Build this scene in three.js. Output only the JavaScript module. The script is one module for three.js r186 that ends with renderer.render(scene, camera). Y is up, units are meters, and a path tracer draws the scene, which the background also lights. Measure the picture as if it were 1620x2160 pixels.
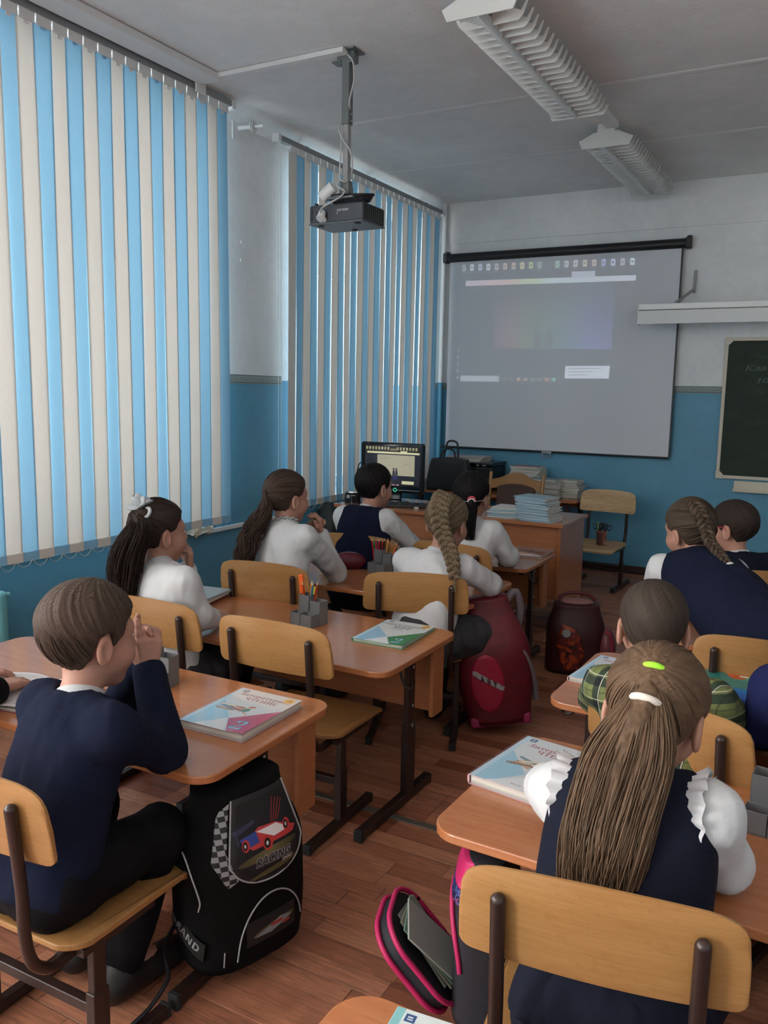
import * as THREE from 'three';
import { RoundedBoxGeometry } from 'three/addons/geometries/RoundedBoxGeometry.js';
import { mergeGeometries } from 'three/addons/utils/BufferGeometryUtils.js';
import { RectAreaLightUniformsLib } from 'three/addons/lights/RectAreaLightUniformsLib.js';

// ---------------------------------------------------------------- camera, sky, daylight, exposure
const scene = new THREE.Scene();
const renderer = new THREE.WebGLRenderer({ antialias: true });
renderer.toneMapping = THREE.LinearToneMapping;
renderer.toneMappingExposure = 1.45;
renderer.shadowMap.enabled = true;
RectAreaLightUniformsLib.init();

const camera = new THREE.PerspectiveCamera(62.87, 1620 / 2160, 0.05, 60);
camera.position.set(0, 1.34, 0);
{
  const m = new THREE.Matrix4().makeBasis(
    new THREE.Vector3(0.87614, 0.01857, -0.48171), new THREE.Vector3(-0.08437, 0.98969, -0.11528), new THREE.Vector3(0.4746, 0.14164, 0.86869));
  camera.quaternion.setFromRotationMatrix(m);
}
scene.background = new THREE.Color(0.9, 0.93, 0.96);      // even overcast sky
const WINDOWS = [                                         // z range, daylight (the far window looks on to a nearby wing of the building)
  { n: 1, z0: -6.2, z1: -4.36, day: 2.6 }, { n: 2, z0: -3.56, z1: -1.6, day: 8 }, { n: 3, z0: -0.9, z1: 1.1, day: 7.5 }, { n: 4, z0: 1.75, z1: 3.75, day: 27 }];
const SILL = 0.645, HEAD = 2.71, WALLX = -3.065, FRONTZ = -6.46, CEIL = 2.86, OUT = 0.42, BACKZ = 4.4;
for (const w of WINDOWS) {
  const l = new THREE.RectAreaLight(new THREE.Color(1.0, 0.985, 0.955), w.day, w.z1 - w.z0 + 0.1, HEAD - SILL + 0.1);
  l.position.set(WALLX - OUT - 0.03, (SILL + HEAD) / 2, (w.z0 + w.z1) / 2);
  l.lookAt(0, (SILL + HEAD) / 2, (w.z0 + w.z1) / 2);
  l.name = 'window_daylight'; scene.add(l);
}

// ---------------------------------------------------------------- helpers
const V = (x, y, z) => new THREE.Vector3(x, y, z);
const PI = Math.PI;
function RNG(s) { return () => { s = (s + 0x6d2b79f5) | 0; let t = Math.imul(s ^ (s >>> 15), 1 | s); t = (t + Math.imul(t ^ (t >>> 7), 61 | t)) ^ t; return ((t ^ (t >>> 14)) >>> 0) / 4294967296; }; }
function hash3(x, y, z) { let h = Math.imul(x, 374761393) ^ Math.imul(y, 668265263) ^ Math.imul(z, 2147483647 ^ 0x5bd1e995); h = Math.imul(h ^ (h >>> 13), 1274126177); return ((h ^ (h >>> 16)) >>> 0) / 4294967296; }
const sm = (t) => t * t * (3 - 2 * t), lerp = (a, b, t) => a + (b - a) * t, clamp = (x, a, b) => Math.min(b, Math.max(a, x));
const sstep = (a, b, x) => sm(clamp((x - a) / (b - a), 0, 1));
function noise3(x, y, z) {
  const X = Math.floor(x), Y = Math.floor(y), Z = Math.floor(z), u = sm(x - X), v = sm(y - Y), w = sm(z - Z);
  const g = (i, j, k) => hash3(X + i, Y + j, Z + k);
  return lerp(lerp(lerp(g(0, 0, 0), g(1, 0, 0), u), lerp(g(0, 1, 0), g(1, 1, 0), u), v), lerp(lerp(g(0, 0, 1), g(1, 0, 1), u), lerp(g(0, 1, 1), g(1, 1, 1), u), v), w);
}
function pnoise2(x, y, px, py, s) {                       // tiling value noise
  const X = Math.floor(x), Y = Math.floor(y), u = sm(x - X), v = sm(y - Y), w = (a, p) => ((a % p) + p) % p;
  const g = (i, j) => hash3(w(X + i, px), w(Y + j, py), s);
  return lerp(lerp(g(0, 0), g(1, 0), u), lerp(g(0, 1), g(1, 1), u), v);
}
function dataTex(w, h, f, srgb = true) {
  const d = new Uint8Array(w * h * 4);
  for (let y = 0; y < h; y++) for (let x = 0; x < w; x++) { const c = f(x / w, y / h); const i = (y * w + x) * 4; d[i] = clamp(c[0], 0, 1) * 255; d[i + 1] = clamp(c[1], 0, 1) * 255; d[i + 2] = clamp(c[2], 0, 1) * 255; d[i + 3] = 255; }
  const t = new THREE.DataTexture(d, w, h); t.wrapS = t.wrapT = THREE.RepeatWrapping; t.magFilter = THREE.LinearFilter; t.minFilter = THREE.LinearMipmapLinearFilter; t.generateMipmaps = true;
  if (srgb) t.colorSpace = THREE.SRGBColorSpace; t.needsUpdate = true; return t;
}
function canvasTex(w, h, draw, srgb = true) {
  const c = document.createElement('canvas'); c.width = w; c.height = h; const g = c.getContext('2d'); draw(g, w, h);
  const t = new THREE.CanvasTexture(c); if (srgb) t.colorSpace = THREE.SRGBColorSpace; t.anisotropy = 8; return t;
}
function reps(t, x, y) { const c = t.clone(); c.repeat.set(x, y); c.needsUpdate = true; return c; }
const mat = (o) => new THREE.MeshStandardMaterial(o), phys = (o) => new THREE.MeshPhysicalMaterial(o);
const L = (r, g, b) => new THREE.Color().setRGB(r, g, b);
const taken = {};
function numbered(n) { if (!(n in taken)) { taken[n] = 0; return n; } return `${n}_${String(++taken[n]).padStart(3, '0')}`; }
function shade(o) { o.traverse((m) => { if (m.isMesh) { m.castShadow = true; m.receiveShadow = true; } }); return o; }
function part(name, geo, material, parent, label) { const m = new THREE.Mesh(geo, material); m.name = name; m.castShadow = m.receiveShadow = true; if (label) m.userData.label = label; parent.add(m); return m; }
function thing(name, label, category, pos = [0, 0, 0], turn = 0, group) { const o = new THREE.Group(); o.name = numbered(name); o.position.set(...pos); o.rotation.y = turn; o.userData = { label, category }; if (group) o.userData.group = group; scene.add(o); return o; }
function struct(name, label) { const o = new THREE.Group(); o.name = name; o.userData = { kind: 'structure' }; if (label) o.userData.label = label; scene.add(o); return o; }
function one(name, geo, material, label, category, pos = [0, 0, 0], turn = 0, group) { const m = new THREE.Mesh(geo, material); m.name = numbered(name); m.castShadow = m.receiveShadow = true; m.position.set(...pos); m.rotation.y = turn; m.userData = { label, category }; if (group) m.userData.group = group; scene.add(m); return m; }
function copyOf(o, pos, turn, label, group) { const c = o.clone(); c.name = numbered(o.name.replace(/_\d{3}$/, '')); c.position.set(...pos); c.rotation.set(0, turn, 0); c.userData = { ...o.userData, label }; if (group) c.userData.group = group; scene.add(c); return c; }
function uvBox(g, s = 1) {                                // uv in metres by the way each vertex faces
  const p = g.attributes.position, n = g.attributes.normal, uv = new Float32Array(p.count * 2);
  for (let i = 0; i < p.count; i++) { const ax = Math.abs(n.getX(i)), ay = Math.abs(n.getY(i)), az = Math.abs(n.getZ(i)); let u, v; if (ax >= ay && ax >= az) { u = p.getZ(i); v = p.getY(i); } else if (ay >= az) { u = p.getX(i); v = p.getZ(i); } else { u = p.getX(i); v = p.getY(i); } uv[2 * i] = u * s; uv[2 * i + 1] = v * s; }
  g.setAttribute('uv', new THREE.BufferAttribute(uv, 2)); return g;
}
function box(x0, x1, y0, y1, z0, z1, r = 0) { const w = x1 - x0, h = y1 - y0, d = z1 - z0; const g = r > 0 ? new RoundedBoxGeometry(w, h, d, 2, Math.min(r, w / 2.01, h / 2.01, d / 2.01)) : new THREE.BoxGeometry(w, h, d); g.translate((x0 + x1) / 2, (y0 + y1) / 2, (z0 + z1) / 2); return uvBox(g); }
function clean(g) { const o = g.index ? g.toNonIndexed() : g; const r = new THREE.BufferGeometry(); for (const k of ['position', 'normal', 'uv']) { if (o.attributes[k]) r.setAttribute(k, o.attributes[k]); else if (k === 'uv') r.setAttribute('uv', new THREE.BufferAttribute(new Float32Array(o.attributes.position.count * 2), 2)); } return r; }
function merge(list) { return mergeGeometries(list.map(clean)); }
function tube(pts, r, seg = 24, sides = 8, closed = false) { const c = new THREE.CatmullRomCurve3(pts.map((p) => (p.isVector3 ? p : V(...p))), closed, 'catmullrom', 0.4); return new THREE.TubeGeometry(c, seg, r, sides, closed); }
function cyl(r0, r1, h, n = 20) { return new THREE.CylinderGeometry(r1, r0, h, n); }
function bar(a, b, w, h) { a = V(...a); b = V(...b); const d = b.clone().sub(a), g = new RoundedBoxGeometry(w, h, d.length(), 1, Math.min(w, h) * 0.12); const q = new THREE.Quaternion().setFromRotationMatrix(new THREE.Matrix4().lookAt(a, b, Math.abs(d.y) > 0.9 * d.length() ? V(0, 0, 1) : V(0, 1, 0))); g.applyQuaternion(q); const m = a.add(b).multiplyScalar(0.5); g.translate(m.x, m.y, m.z); return g; }
function rrect(w, h, r) { const s = new THREE.Shape(), x = -w / 2, y = -h / 2; s.moveTo(x + r, y); s.lineTo(x + w - r, y); s.absarc(x + w - r, y + r, r, -PI / 2, 0); s.lineTo(x + w, y + h - r); s.absarc(x + w - r, y + h - r, r, 0, PI / 2); s.lineTo(x + r, y + h); s.absarc(x + r, y + h - r, r, PI / 2, PI); s.lineTo(x, y + r); s.absarc(x + r, y + r, r, PI, PI * 1.5); return s; }
function slab(w, d, t, r, b = 0.003) { const g = new THREE.ExtrudeGeometry(rrect(w - 2 * b, d - 2 * b, r), { depth: t - 2 * b, bevelEnabled: true, bevelThickness: b, bevelSize: b, bevelSegments: 2, curveSegments: 8 }); g.rotateX(-PI / 2); g.translate(0, b, 0); return g; }

// ---------------------------------------------------------------- materials
function woodTex(a, b, seed, n = 512, rings = 22) {       // grain runs along u
  return dataTex(n, n, (u, v) => {
    const warp = pnoise2(u * 3, v * 5, 3, 5, seed) * 0.06 + pnoise2(u * 7, v * 11, 7, 11, seed + 1) * 0.02;
    const ring = 0.5 + 0.5 * Math.sin((v + warp) * rings * PI * 2), fine = pnoise2(u * 10, v * 190, 10, 190, seed + 2), fleck = pnoise2(u * 44, v * 120, 44, 120, seed + 3), blot = pnoise2(u * 4, v * 3, 4, 3, seed + 4);
    let t = 0.12 * ring + 0.4 * fine + 0.2 * blot + (fleck > 0.8 ? 0.28 : 0.08);
    return [0, 1, 2].map((i) => lerp(a[i], b[i], t));
  });
}
const noiseBump = dataTex(256, 256, (u, v) => { const n = 0.5 * pnoise2(u * 40, v * 40, 40, 40, 5) + 0.3 * pnoise2(u * 90, v * 90, 90, 90, 6) + 0.2 * pnoise2(u * 12, v * 12, 12, 12, 7); return [n, n, n]; }, false);
const knitBump = dataTex(128, 128, (u, v) => { const n = 0.5 + 0.5 * Math.sin(u * 32 * 2 * PI) * Math.sin((v * 32 + Math.abs(((u * 32) % 1) - 0.5)) * 2 * PI); return [n, n, n]; }, false);
const weaveBump = dataTex(128, 128, (u, v) => { const n = 0.5 + 0.25 * Math.sin(u * 40 * 2 * PI) + 0.25 * Math.sin(v * 40 * 2 * PI); return [n, n, n]; }, false);
const deskTex = woodTex([0.725, 0.475, 0.31], [0.64, 0.385, 0.235], 11), chairTex = woodTex([0.67, 0.50, 0.31], [0.57, 0.40, 0.225], 31, 512, 9), floorTexA = [0, 1, 2].map((k) => k);
const M = {
  desk: phys({ map: reps(deskTex, 1.1, 1.1), roughness: 0.26, clearcoat: 0.45, clearcoatRoughness: 0.1, bumpMap: reps(noiseBump, 3, 3), bumpScale: 0.00012 }),
  deskEdge: mat({ map: reps(deskTex, 2, 2), roughness: 0.45 }),
  panel: mat({ map: reps(deskTex, 1.0, 1.0), roughness: 0.45 }),
  chair: phys({ map: reps(chairTex, 2.0, 2.0), roughness: 0.36, clearcoat: 0.2, clearcoatRoughness: 0.3 }),
  chairOld: mat({ map: reps(woodTex([0.86, 0.76, 0.6], [0.62, 0.46, 0.29], 77, 256, 5), 2, 2), roughness: 0.5 }),
  ply: mat({ color: L(0.6, 0.42, 0.2), roughness: 0.6 }),
  metal: mat({ color: L(0.035, 0.02, 0.017), roughness: 0.32, metalness: 0.25 }),
  steel: mat({ color: L(0.5, 0.5, 0.5), roughness: 0.35, metalness: 0.9 }),
  black: mat({ color: L(0.012, 0.012, 0.014), roughness: 0.45 }), blackGloss: mat({ color: L(0.008, 0.008, 0.01), roughness: 0.12 }),
  rubber: mat({ color: L(0.02, 0.02, 0.02), roughness: 0.8 }),
  white: mat({ color: L(0.78, 0.79, 0.78), roughness: 0.5 }), whiteGloss: mat({ color: L(0.8, 0.81, 0.8), roughness: 0.25 }), cream: mat({ color: L(0.68, 0.62, 0.5), roughness: 0.6 }),
  grey: mat({ color: L(0.2, 0.2, 0.205), roughness: 0.5, metalness: 0.1 }), greyLight: mat({ color: L(0.33, 0.34, 0.34), roughness: 0.6 }),
  poleGrey: mat({ color: L(0.17, 0.19, 0.19), roughness: 0.5, metalness: 0.3 }),
  paper: mat({ color: L(0.75, 0.74, 0.7), roughness: 0.8 }), paperEdge: mat({ map: dataTex(8, 128, (u, v) => { const n = 0.62 + 0.3 * hash3(0, Math.floor(v * 128), 3); return [n, n * 0.98, n * 0.93]; }), roughness: 0.9 }),
};
// ---------------------------------------------------------------- the room
const wallNoise = (r, g, b, seed, amp = 0.05) => dataTex(256, 256, (u, v) => { const n = 1 + amp * (pnoise2(u * 4, v * 4, 4, 4, seed) + 0.7 * pnoise2(u * 13, v * 13, 13, 13, seed + 1) + 0.5 * pnoise2(u * 60, v * 60, 60, 60, seed + 2) - 1.1); return [r * n, g * n, b * n]; });
const wallBump = reps(noiseBump, 2.2, 2.2);
const MW = {
  upper: mat({ map: reps(wallNoise(0.91, 0.92, 0.92, 101), 0.5, 0.5), roughness: 0.9, bumpMap: wallBump, bumpScale: 0.0007 }),
  lower: mat({ map: reps(wallNoise(0.36, 0.61, 0.72, 111), 0.5, 0.5), roughness: 0.5, bumpMap: wallBump, bumpScale: 0.0007 }),
  ceil: mat({ map: reps(wallNoise(0.925, 0.935, 0.93, 121, 0.05), 0.35, 0.35), roughness: 0.95, bumpMap: wallBump, bumpScale: 0.0008 }),
  border: mat({ roughness: 0.7, map: canvasTex(1024, 128, (g, w, h) => {
    g.fillStyle = '#8f9c98'; g.fillRect(0, 0, w, h); g.fillStyle = '#4c5b60'; g.fillRect(0, 4, w, 9); g.fillRect(0, h - 22, w, 10); g.fillStyle = '#b9bfb6'; g.fillRect(0, 16, w, 4);
    const r = RNG(9);
    for (let k = 0; k < 8; k++) { const x = k * 128; g.lineWidth = 5; for (let j = 0; j < 7; j++) { g.strokeStyle = ['#c9cdc0', '#5d6b6c', '#77867f', '#3f4b50'][j % 4]; g.beginPath(); g.moveTo(x + j * 18, 100); g.bezierCurveTo(x + j * 18 + 12, 20 + r() * 20, x + j * 18 + 40, 100, x + j * 18 + 46, 30 + r() * 30); g.stroke(); g.fillStyle = j % 2 ? '#d2d3c4' : '#566466'; g.beginPath(); g.ellipse(x + j * 18 + 20, 50 + r() * 30, 10, 5, r() * 3, 0, 7); g.fill(); } }
  }) }),
};
MW.border.map.wrapS = THREE.RepeatWrapping; MW.border.map.repeat.set(2.6, 19.6); MW.border.map.offset.set(0, -1.373 * 19.6); MW.border.map.wrapT = THREE.RepeatWrapping;
const SPLIT = 1.398;
{
  const up = [], lo = [], x0 = WALLX - OUT, x1 = WALLX;
  const ZS = [FRONTZ - 0.3, -6.2, -4.36, -3.56, -1.6, -0.9, 1.1, 1.75, 3.75, BACKZ + 0.2];
  for (let i = 0; i < ZS.length - 1; i++) {
    const a = ZS[i], b = ZS[i + 1];
    if (i % 2 === 0) { lo.push(box(x0, x1, -0.2, SPLIT, a, b)); up.push(box(x0, x1, SPLIT, CEIL + 0.2, a, b)); }
    else { lo.push(box(x0, x1, -0.2, SILL, a, b)); up.push(box(x0, x1, HEAD, CEIL + 0.2, a, b)); }
  }
  const w = struct('wall_left'); part('plaster', merge(up), MW.upper, w, 'off-white plaster'); part('paint', merge(lo), MW.lower, w, 'blue oil paint');
  const f = struct('wall_front'); part('plaster', merge([box(WALLX - OUT, 3.1, SPLIT, 2.545, FRONTZ - 0.25, FRONTZ), box(WALLX - OUT, 3.1, 2.545, CEIL + 0.2, FRONTZ - 0.25, FRONTZ + 0.012)]), MW.upper, f, 'off-white plaster'); part('paint', box(WALLX - OUT, 3.1, -0.2, SPLIT, FRONTZ - 0.25, FRONTZ), MW.lower, f, 'blue oil paint');
  const r = struct('wall_right'); part('plaster', box(2.9, 3.1, SPLIT, CEIL + 0.2, FRONTZ, BACKZ + 0.2), MW.upper, r); part('paint', box(2.9, 3.1, -0.2, SPLIT, FRONTZ, BACKZ + 0.2), MW.lower, r);
  const k = struct('wall_back'); part('plaster', box(WALLX, 2.9, SPLIT, CEIL + 0.2, BACKZ, BACKZ + 0.2), MW.upper, k); part('paint', box(WALLX, 2.9, -0.2, SPLIT, BACKZ, BACKZ + 0.2), MW.lower, k);
  const c = struct('ceiling'); part('slab', box(WALLX, 2.9, CEIL, CEIL + 0.2, FRONTZ, BACKZ), MW.ceil, c);
  const ridge = (z) => { const g = new THREE.CylinderGeometry(0.03, 0.03, 5.96, 10, 1, false); g.scale(1, 1, 0.14); g.rotateX(0); g.rotateZ(PI / 2); g.rotateX(PI / 2); g.translate((WALLX + 2.9) / 2, CEIL + 0.001, z); return g; };
  for (const z of [-5.4, -4.36, -2.2, -1.1, 0.2]) part('joint', ridge(z), MW.ceil, c, 'raised slab joint');
  // plaster cove between window wall and ceiling
  const s = new THREE.Shape(); s.moveTo(0, 0); s.lineTo(0.11, 0); s.quadraticCurveTo(0.03, -0.02, 0, -0.085); s.lineTo(0, 0);
  const g = new THREE.ExtrudeGeometry(s, { depth: BACKZ - FRONTZ, bevelEnabled: false, curveSegments: 8 }); g.translate(WALLX, CEIL, FRONTZ);
  const t1 = struct('trim_1'); part('cove', g, MW.ceil, t1, 'plaster cove under the ceiling');
  const t2 = struct('trim_2', 'patterned grey wallpaper border'); 
  part('border', box(WALLX, WALLX + 0.003, 1.373, 1.424, -4.26, -3.56), MW.border, t2); part('border', box(WALLX, WALLX + 0.003, 1.373, 1.424, FRONTZ, -6.2), MW.border, t2); part('border', box(WALLX, WALLX + 0.003, 1.373, 1.424, -1.6, -0.9), MW.border, t2); part('border', box(WALLX, 2.9, 1.373, 1.424, FRONTZ, FRONTZ + 0.003), MW.border, t2);
  const dark = mat({ color: L(0.06, 0.03, 0.022), roughness: 0.5 });
  const b1 = struct('baseboard_front'); part('board', box(WALLX + 0.02, 2.9, 0.004, 0.055, FRONTZ, FRONTZ + 0.018, 0.004), dark, b1);
  const b2 = struct('baseboard_left'); part('board', box(WALLX, WALLX + 0.018, 0.004, 0.055, FRONTZ, BACKZ, 0.004), dark, b2);
  // heating pipe boxed in the corner
  const t3 = struct('trim_3'); part('pipe', new THREE.CylinderGeometry(0.02, 0.02, CEIL - SPLIT - 0.03, 14).translate(WALLX + 0.075, (CEIL + SPLIT + 0.03) / 2, FRONTZ + 0.055), MW.upper, t3, 'white painted riser pipe'); part('pipe', new THREE.CylinderGeometry(0.02, 0.02, SPLIT + 0.03, 14).translate(WALLX + 0.075, (SPLIT + 0.03) / 2, FRONTZ + 0.055), MW.lower, t3, 'blue painted riser pipe');
}
// windows
for (const w of WINDOWS) {
  const o = struct('window_' + w.n), x = WALLX - 0.33, f = 0.06, zc = (w.z0 + w.z1) / 2, H = [];
  H.push(box(x - 0.03, x + 0.03, SILL, SILL + f, w.z0, w.z1, 0.006), box(x - 0.03, x + 0.03, HEAD - f, HEAD, w.z0, w.z1, 0.006));
  for (const z of [w.z0, w.z1 - f]) H.push(box(x - 0.03, x + 0.03, SILL, HEAD, z, z + f, 0.006));
  part('frame', merge(H), M.white, o, 'white window frame');
  for (const z of [zc - 0.33, zc + 0.33]) part('mullion', box(x - 0.03, x + 0.03, SILL + f, HEAD - f, z - 0.04, z + 0.04, 0.006), M.white, o);
  part('transom', box(x - 0.03, x + 0.03, 2.15, 2.21, zc - 0.29, zc + 0.29, 0.006), M.white, o);
  const glass = phys({ color: 0xffffff, transmission: 1, roughness: 0, thickness: 0, ior: 1.45 });
  for (const [a, b] of [[w.z0 + f, zc - 0.37], [zc - 0.29, zc + 0.29], [zc + 0.37, w.z1 - f]]) part('pane', box(x - 0.002, x + 0.002, SILL + f, HEAD - f, a, b), glass, o);
  const sill = part('sill', box(WALLX - 0.3, WALLX + 0.055, SILL - 0.035, SILL - 0.002, w.z0 - 0.02, w.z1 + 0.02, 0.006), M.whiteGloss, o, 'white window sill board');
}
// floor: laminate boards laid across the room, each with three rows of printed staves
{
  const tones = [[0.62, 0.40, 0.30], [0.70, 0.47, 0.36], [0.65, 0.43, 0.325], [0.73, 0.50, 0.385], [0.54, 0.32, 0.23], [0.68, 0.45, 0.34]];
  const FT = dataTex(1024, 1024, (u, v) => {              // 8 board prints stacked in v, each with 3 stave rows
    const row = Math.floor(v * 24), su = u * 3.3 + hash3(row, 1, 9) * 7, st = Math.floor(su), k = Math.floor(hash3(row, ((st % 97) + 97) % 97, 4) * 6), c = tones[k];
    const g = 0.86 + 0.16 * pnoise2(u * 14 + k * 3, v * 900, 64, 900, 31) + 0.14 * pnoise2(u * 50, v * 380, 50, 380, 33) - 0.09 * (pnoise2(u * 9, v * 200, 9, 200, 35) > 0.72 ? 1 : 0);
    const e = Math.min(su - st, 1 - (su - st)) < 0.004 ? 0.72 : 1, e2 = (v * 24 - row) < 0.03 ? 0.82 : 1;
    return [c[0] * g * e * e2, c[1] * g * e * e2, c[2] * g * e * e2];
  });
  const fm = phys({ map: FT, roughness: 0.42, clearcoat: 0.12, clearcoatRoughness: 0.3 });
  const fl = struct('floor'); part('subfloor', box(WALLX, 2.9, -0.2, -0.002, FRONTZ, BACKZ), mat({ color: L(0.05, 0.03, 0.02), roughness: 0.9 }), fl);
  const LW = 1.29, BW = 0.19, geos = [];
  for (let k = 0; k < 8; k++) { const g = new RoundedBoxGeometry(LW - 0.0015, 0.01, BW - 0.0012, 1, 0.0012); const p = g.attributes.position, uv = g.attributes.uv; for (let i = 0; i < p.count; i++) uv.setXY(i, (p.getX(i) / LW + 0.5) * 0.96 + k * 0.37, (k + (p.getZ(i) / BW + 0.5) * 0.998) / 8); geos.push(g); }
  const r = RNG(3); let n = 0;
  for (let j = 0, z = 0.6 - BW / 2; z > FRONTZ - 0.05; j++, z -= BW) {
    const off = (j * 0.43) % 1;
    for (let x = WALLX - off * LW + LW / 2; x - LW / 2 < 1.3; x += LW) { const m = part('plank', geos[Math.floor(r() * 8)], fm, fl); m.position.set(x, -0.005, z); if (r() < 0.5) m.rotation.y = PI; n++; }
  }
  part('far_boards', box(1.2, 2.9, -0.0102, -0.0002, FRONTZ, 0.6), phys({ map: reps(FT, 0.8, 0.66), roughness: 0.42 }), fl).userData.kind = 'stuff'; part('rear_boards', box(WALLX, 2.9, -0.0102, -0.0002, 0.6, BACKZ), phys({ map: reps(FT, 0.8, 0.66), roughness: 0.42 }), fl).userData.kind = 'stuff';
  const t4 = struct('trim_4'); part('threshold_strip', box(-3.0, 2.9, 0, 0.004, -2.236, -2.208, 0.0018), mat({ color: L(0.2, 0.19, 0.17), roughness: 0.4, metalness: 0.5 }), t4, 'metal joint strip across the floor');
}
// ---------------------------------------------------------------- vertical blinds
{
  const weave = dataTex(64, 256, (u, v) => { const n = 0.965 + 0.02 * pnoise2(u * 64, v * 200, 64, 200, 3) + 0.015 * pnoise2(u * 64, v * 256, 64, 256, 4); return [n, n, n]; });
  const cloth = (c, t) => phys({ color: c, map: reps(weave, 1, 1), roughness: 1, transmission: t, thickness: 0, specularIntensity: 0.1, side: THREE.DoubleSide });
  const cb = cloth(L(0.30, 0.60, 0.84), 0.072), cw = cloth(L(0.79, 0.76, 0.70), 0.06);
  const weightM = mat({ color: L(0.5, 0.49, 0.46), roughness: 0.6 });
  const PITCH = 0.08, W = 0.089;
  function slatGeo(H, seed, curl) {
    const r = RNG(seed), nx = 6, ny = 26, g = new THREE.PlaneGeometry(W, H, nx, ny), p = g.attributes.position, tw = (r() - 0.5) * curl, ph = r() * 6, bow = 0.003 + r() * 0.002;
    for (let i = 0; i < p.count; i++) { const x = p.getX(i), y = p.getY(i), t = 0.5 - y / H; const a = tw * Math.sin(t * 2.4) + 0.02 * Math.sin(t * 5 + ph); const z = bow * (1 - (2 * x / W) ** 2) + 0.003 * Math.sin(t * 3 + ph); p.setXYZ(i, x * Math.cos(a) - z * Math.sin(a), y, x * Math.sin(a) + z * Math.cos(a)); }
    g.translate(0, -H / 2, 0); g.computeVertexNormals(); return g;
  }
  function blind(label, z0, z1, top, bot, theta, jitter, seed) {
    const x = -2.985, o = thing('vertical_blind', label, 'blind', [x, 0, (z0 + z1) / 2], 0, 'striped blinds on the window wall'), zc = (z0 + z1) / 2, r = RNG(seed), H = top - 0.035 - bot;
    const rail = part('rail', merge([box(-0.022, 0.018, top, top + 0.03, z0 - zc - 0.02, z1 - zc + 0.02, 0.003)]), mat({ color: L(0.30, 0.32, 0.33), roughness: 0.5 }), o, 'grey aluminium head rail');
    part('end_cap', box(-0.026, 0.024, top - 0.012, top + 0.034, z1 - zc + 0.02, z1 - zc + 0.05, 0.004), M.white, o); part('end_cap', box(-0.026, 0.024, top - 0.012, top + 0.034, z0 - zc - 0.05, z0 - zc - 0.02, 0.004), M.white, o);
    for (const k of [0.12, 0.5, 0.88]) part('bracket', box(-0.08, 0.012, top + 0.018, top + 0.036, lerp(z0, z1, k) - zc - 0.012, lerp(z0, z1, k) - zc + 0.012), M.steel, o);
    const geos = [0, 1, 2, 3, 4].map((k) => slatGeo(H, seed * 7 + k, jitter)), wg = merge([box(-0.036, 0.036, 0.008, 0.03, -0.0018, 0.0018, 0.0015)]), hem = merge([box(-0.0445, 0.0445, -0.001, 0.042, -0.0032, 0.0032, 0.003)]);
    const carrier = merge([box(-0.011, 0.004, 0, 0.013, -0.036, 0.036, 0.003), box(0.0045, 0.0105, -0.03, 0.012, -0.037, 0.037, 0.002), box(-0.004, 0.004, -0.042, 0.0, -0.012, 0.012, 0.002)]);
    const N = Math.round((z1 - z0 - 0.06) / PITCH), ends = [];
    for (let i = 0; i < N; i++) {
      const z = z0 + 0.045 + i * PITCH - zc, blue = i % 2 === 0, a = PI / 2 + theta + (r() - 0.5) * jitter * 1.2;
      const s = part('slat', geos[Math.floor(r() * 5)], blue ? cb : cw, o, blue ? 'pale blue fabric slat' : 'cream fabric slat'); s.position.set(0.004, top - 0.03, z); s.rotation.y = a;
      const h = part('hem', hem, blue ? cb : cw, s); h.position.set(0, -H - 0.002, 0.003); 
      const c = part('carrier', carrier, M.whiteGloss, s, 'white plastic slat carrier'); c.rotation.y = -a; c.position.set(0.004, 0.02, 0);
      ends.push([z, a]);
    }
    const ch = []; for (const dx of [-1, 1]) for (let i = 0; i < N - 1; i++) { const [za, aa] = ends[i], [zb, ab] = ends[i + 1], y = bot + 0.012, ex = 0.02; const A = V(0.012 * dx + 0.006, y, za + 0.028), B = V(0.012 * dx + 0.006, y, zb - 0.028), C = A.clone().add(B).multiplyScalar(0.5); if (dx < 0) continue; const P = V(0.02, y, za), Q = V(0.02, y, zb), R = P.clone().add(Q).multiplyScalar(0.5); R.y -= 0.026 + r() * 0.008; ch.push(tube([P, P.clone().lerp(R, 0.5).add(V(0.002, -0.008, 0)), R, Q.clone().lerp(R, 0.5).add(V(0.002, -0.008, 0)), Q], 0.0011, 12, 5)); }
    part('bead_chain', merge(ch), M.cream, o, 'thin bead chain linking the slat ends');
    const cz = z1 - zc + 0.035; part('control_chain', merge([tube([[0.012, top, cz], [0.016, 1.6, cz + 0.004], [0.014, 0.75, cz], [0.02, 0.7, cz - 0.014], [0.016, 0.78, cz - 0.024], [0.018, 1.7, cz - 0.02], [0.012, top, cz - 0.018]], 0.0016, 60, 5)]), M.white, o);
    return o;
  }
  blind('pale blue and cream striped blind hanging closed, beside the wall bracket', -3.662, -1.46, 2.81, 0.602, -0.02, 0.055, 5);
  blind('blue and cream striped blind with bright gaps, behind the teacher monitor', -6.30, -4.14, 2.755, 0.605, 0.055, 0.085, 8);
}
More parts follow.
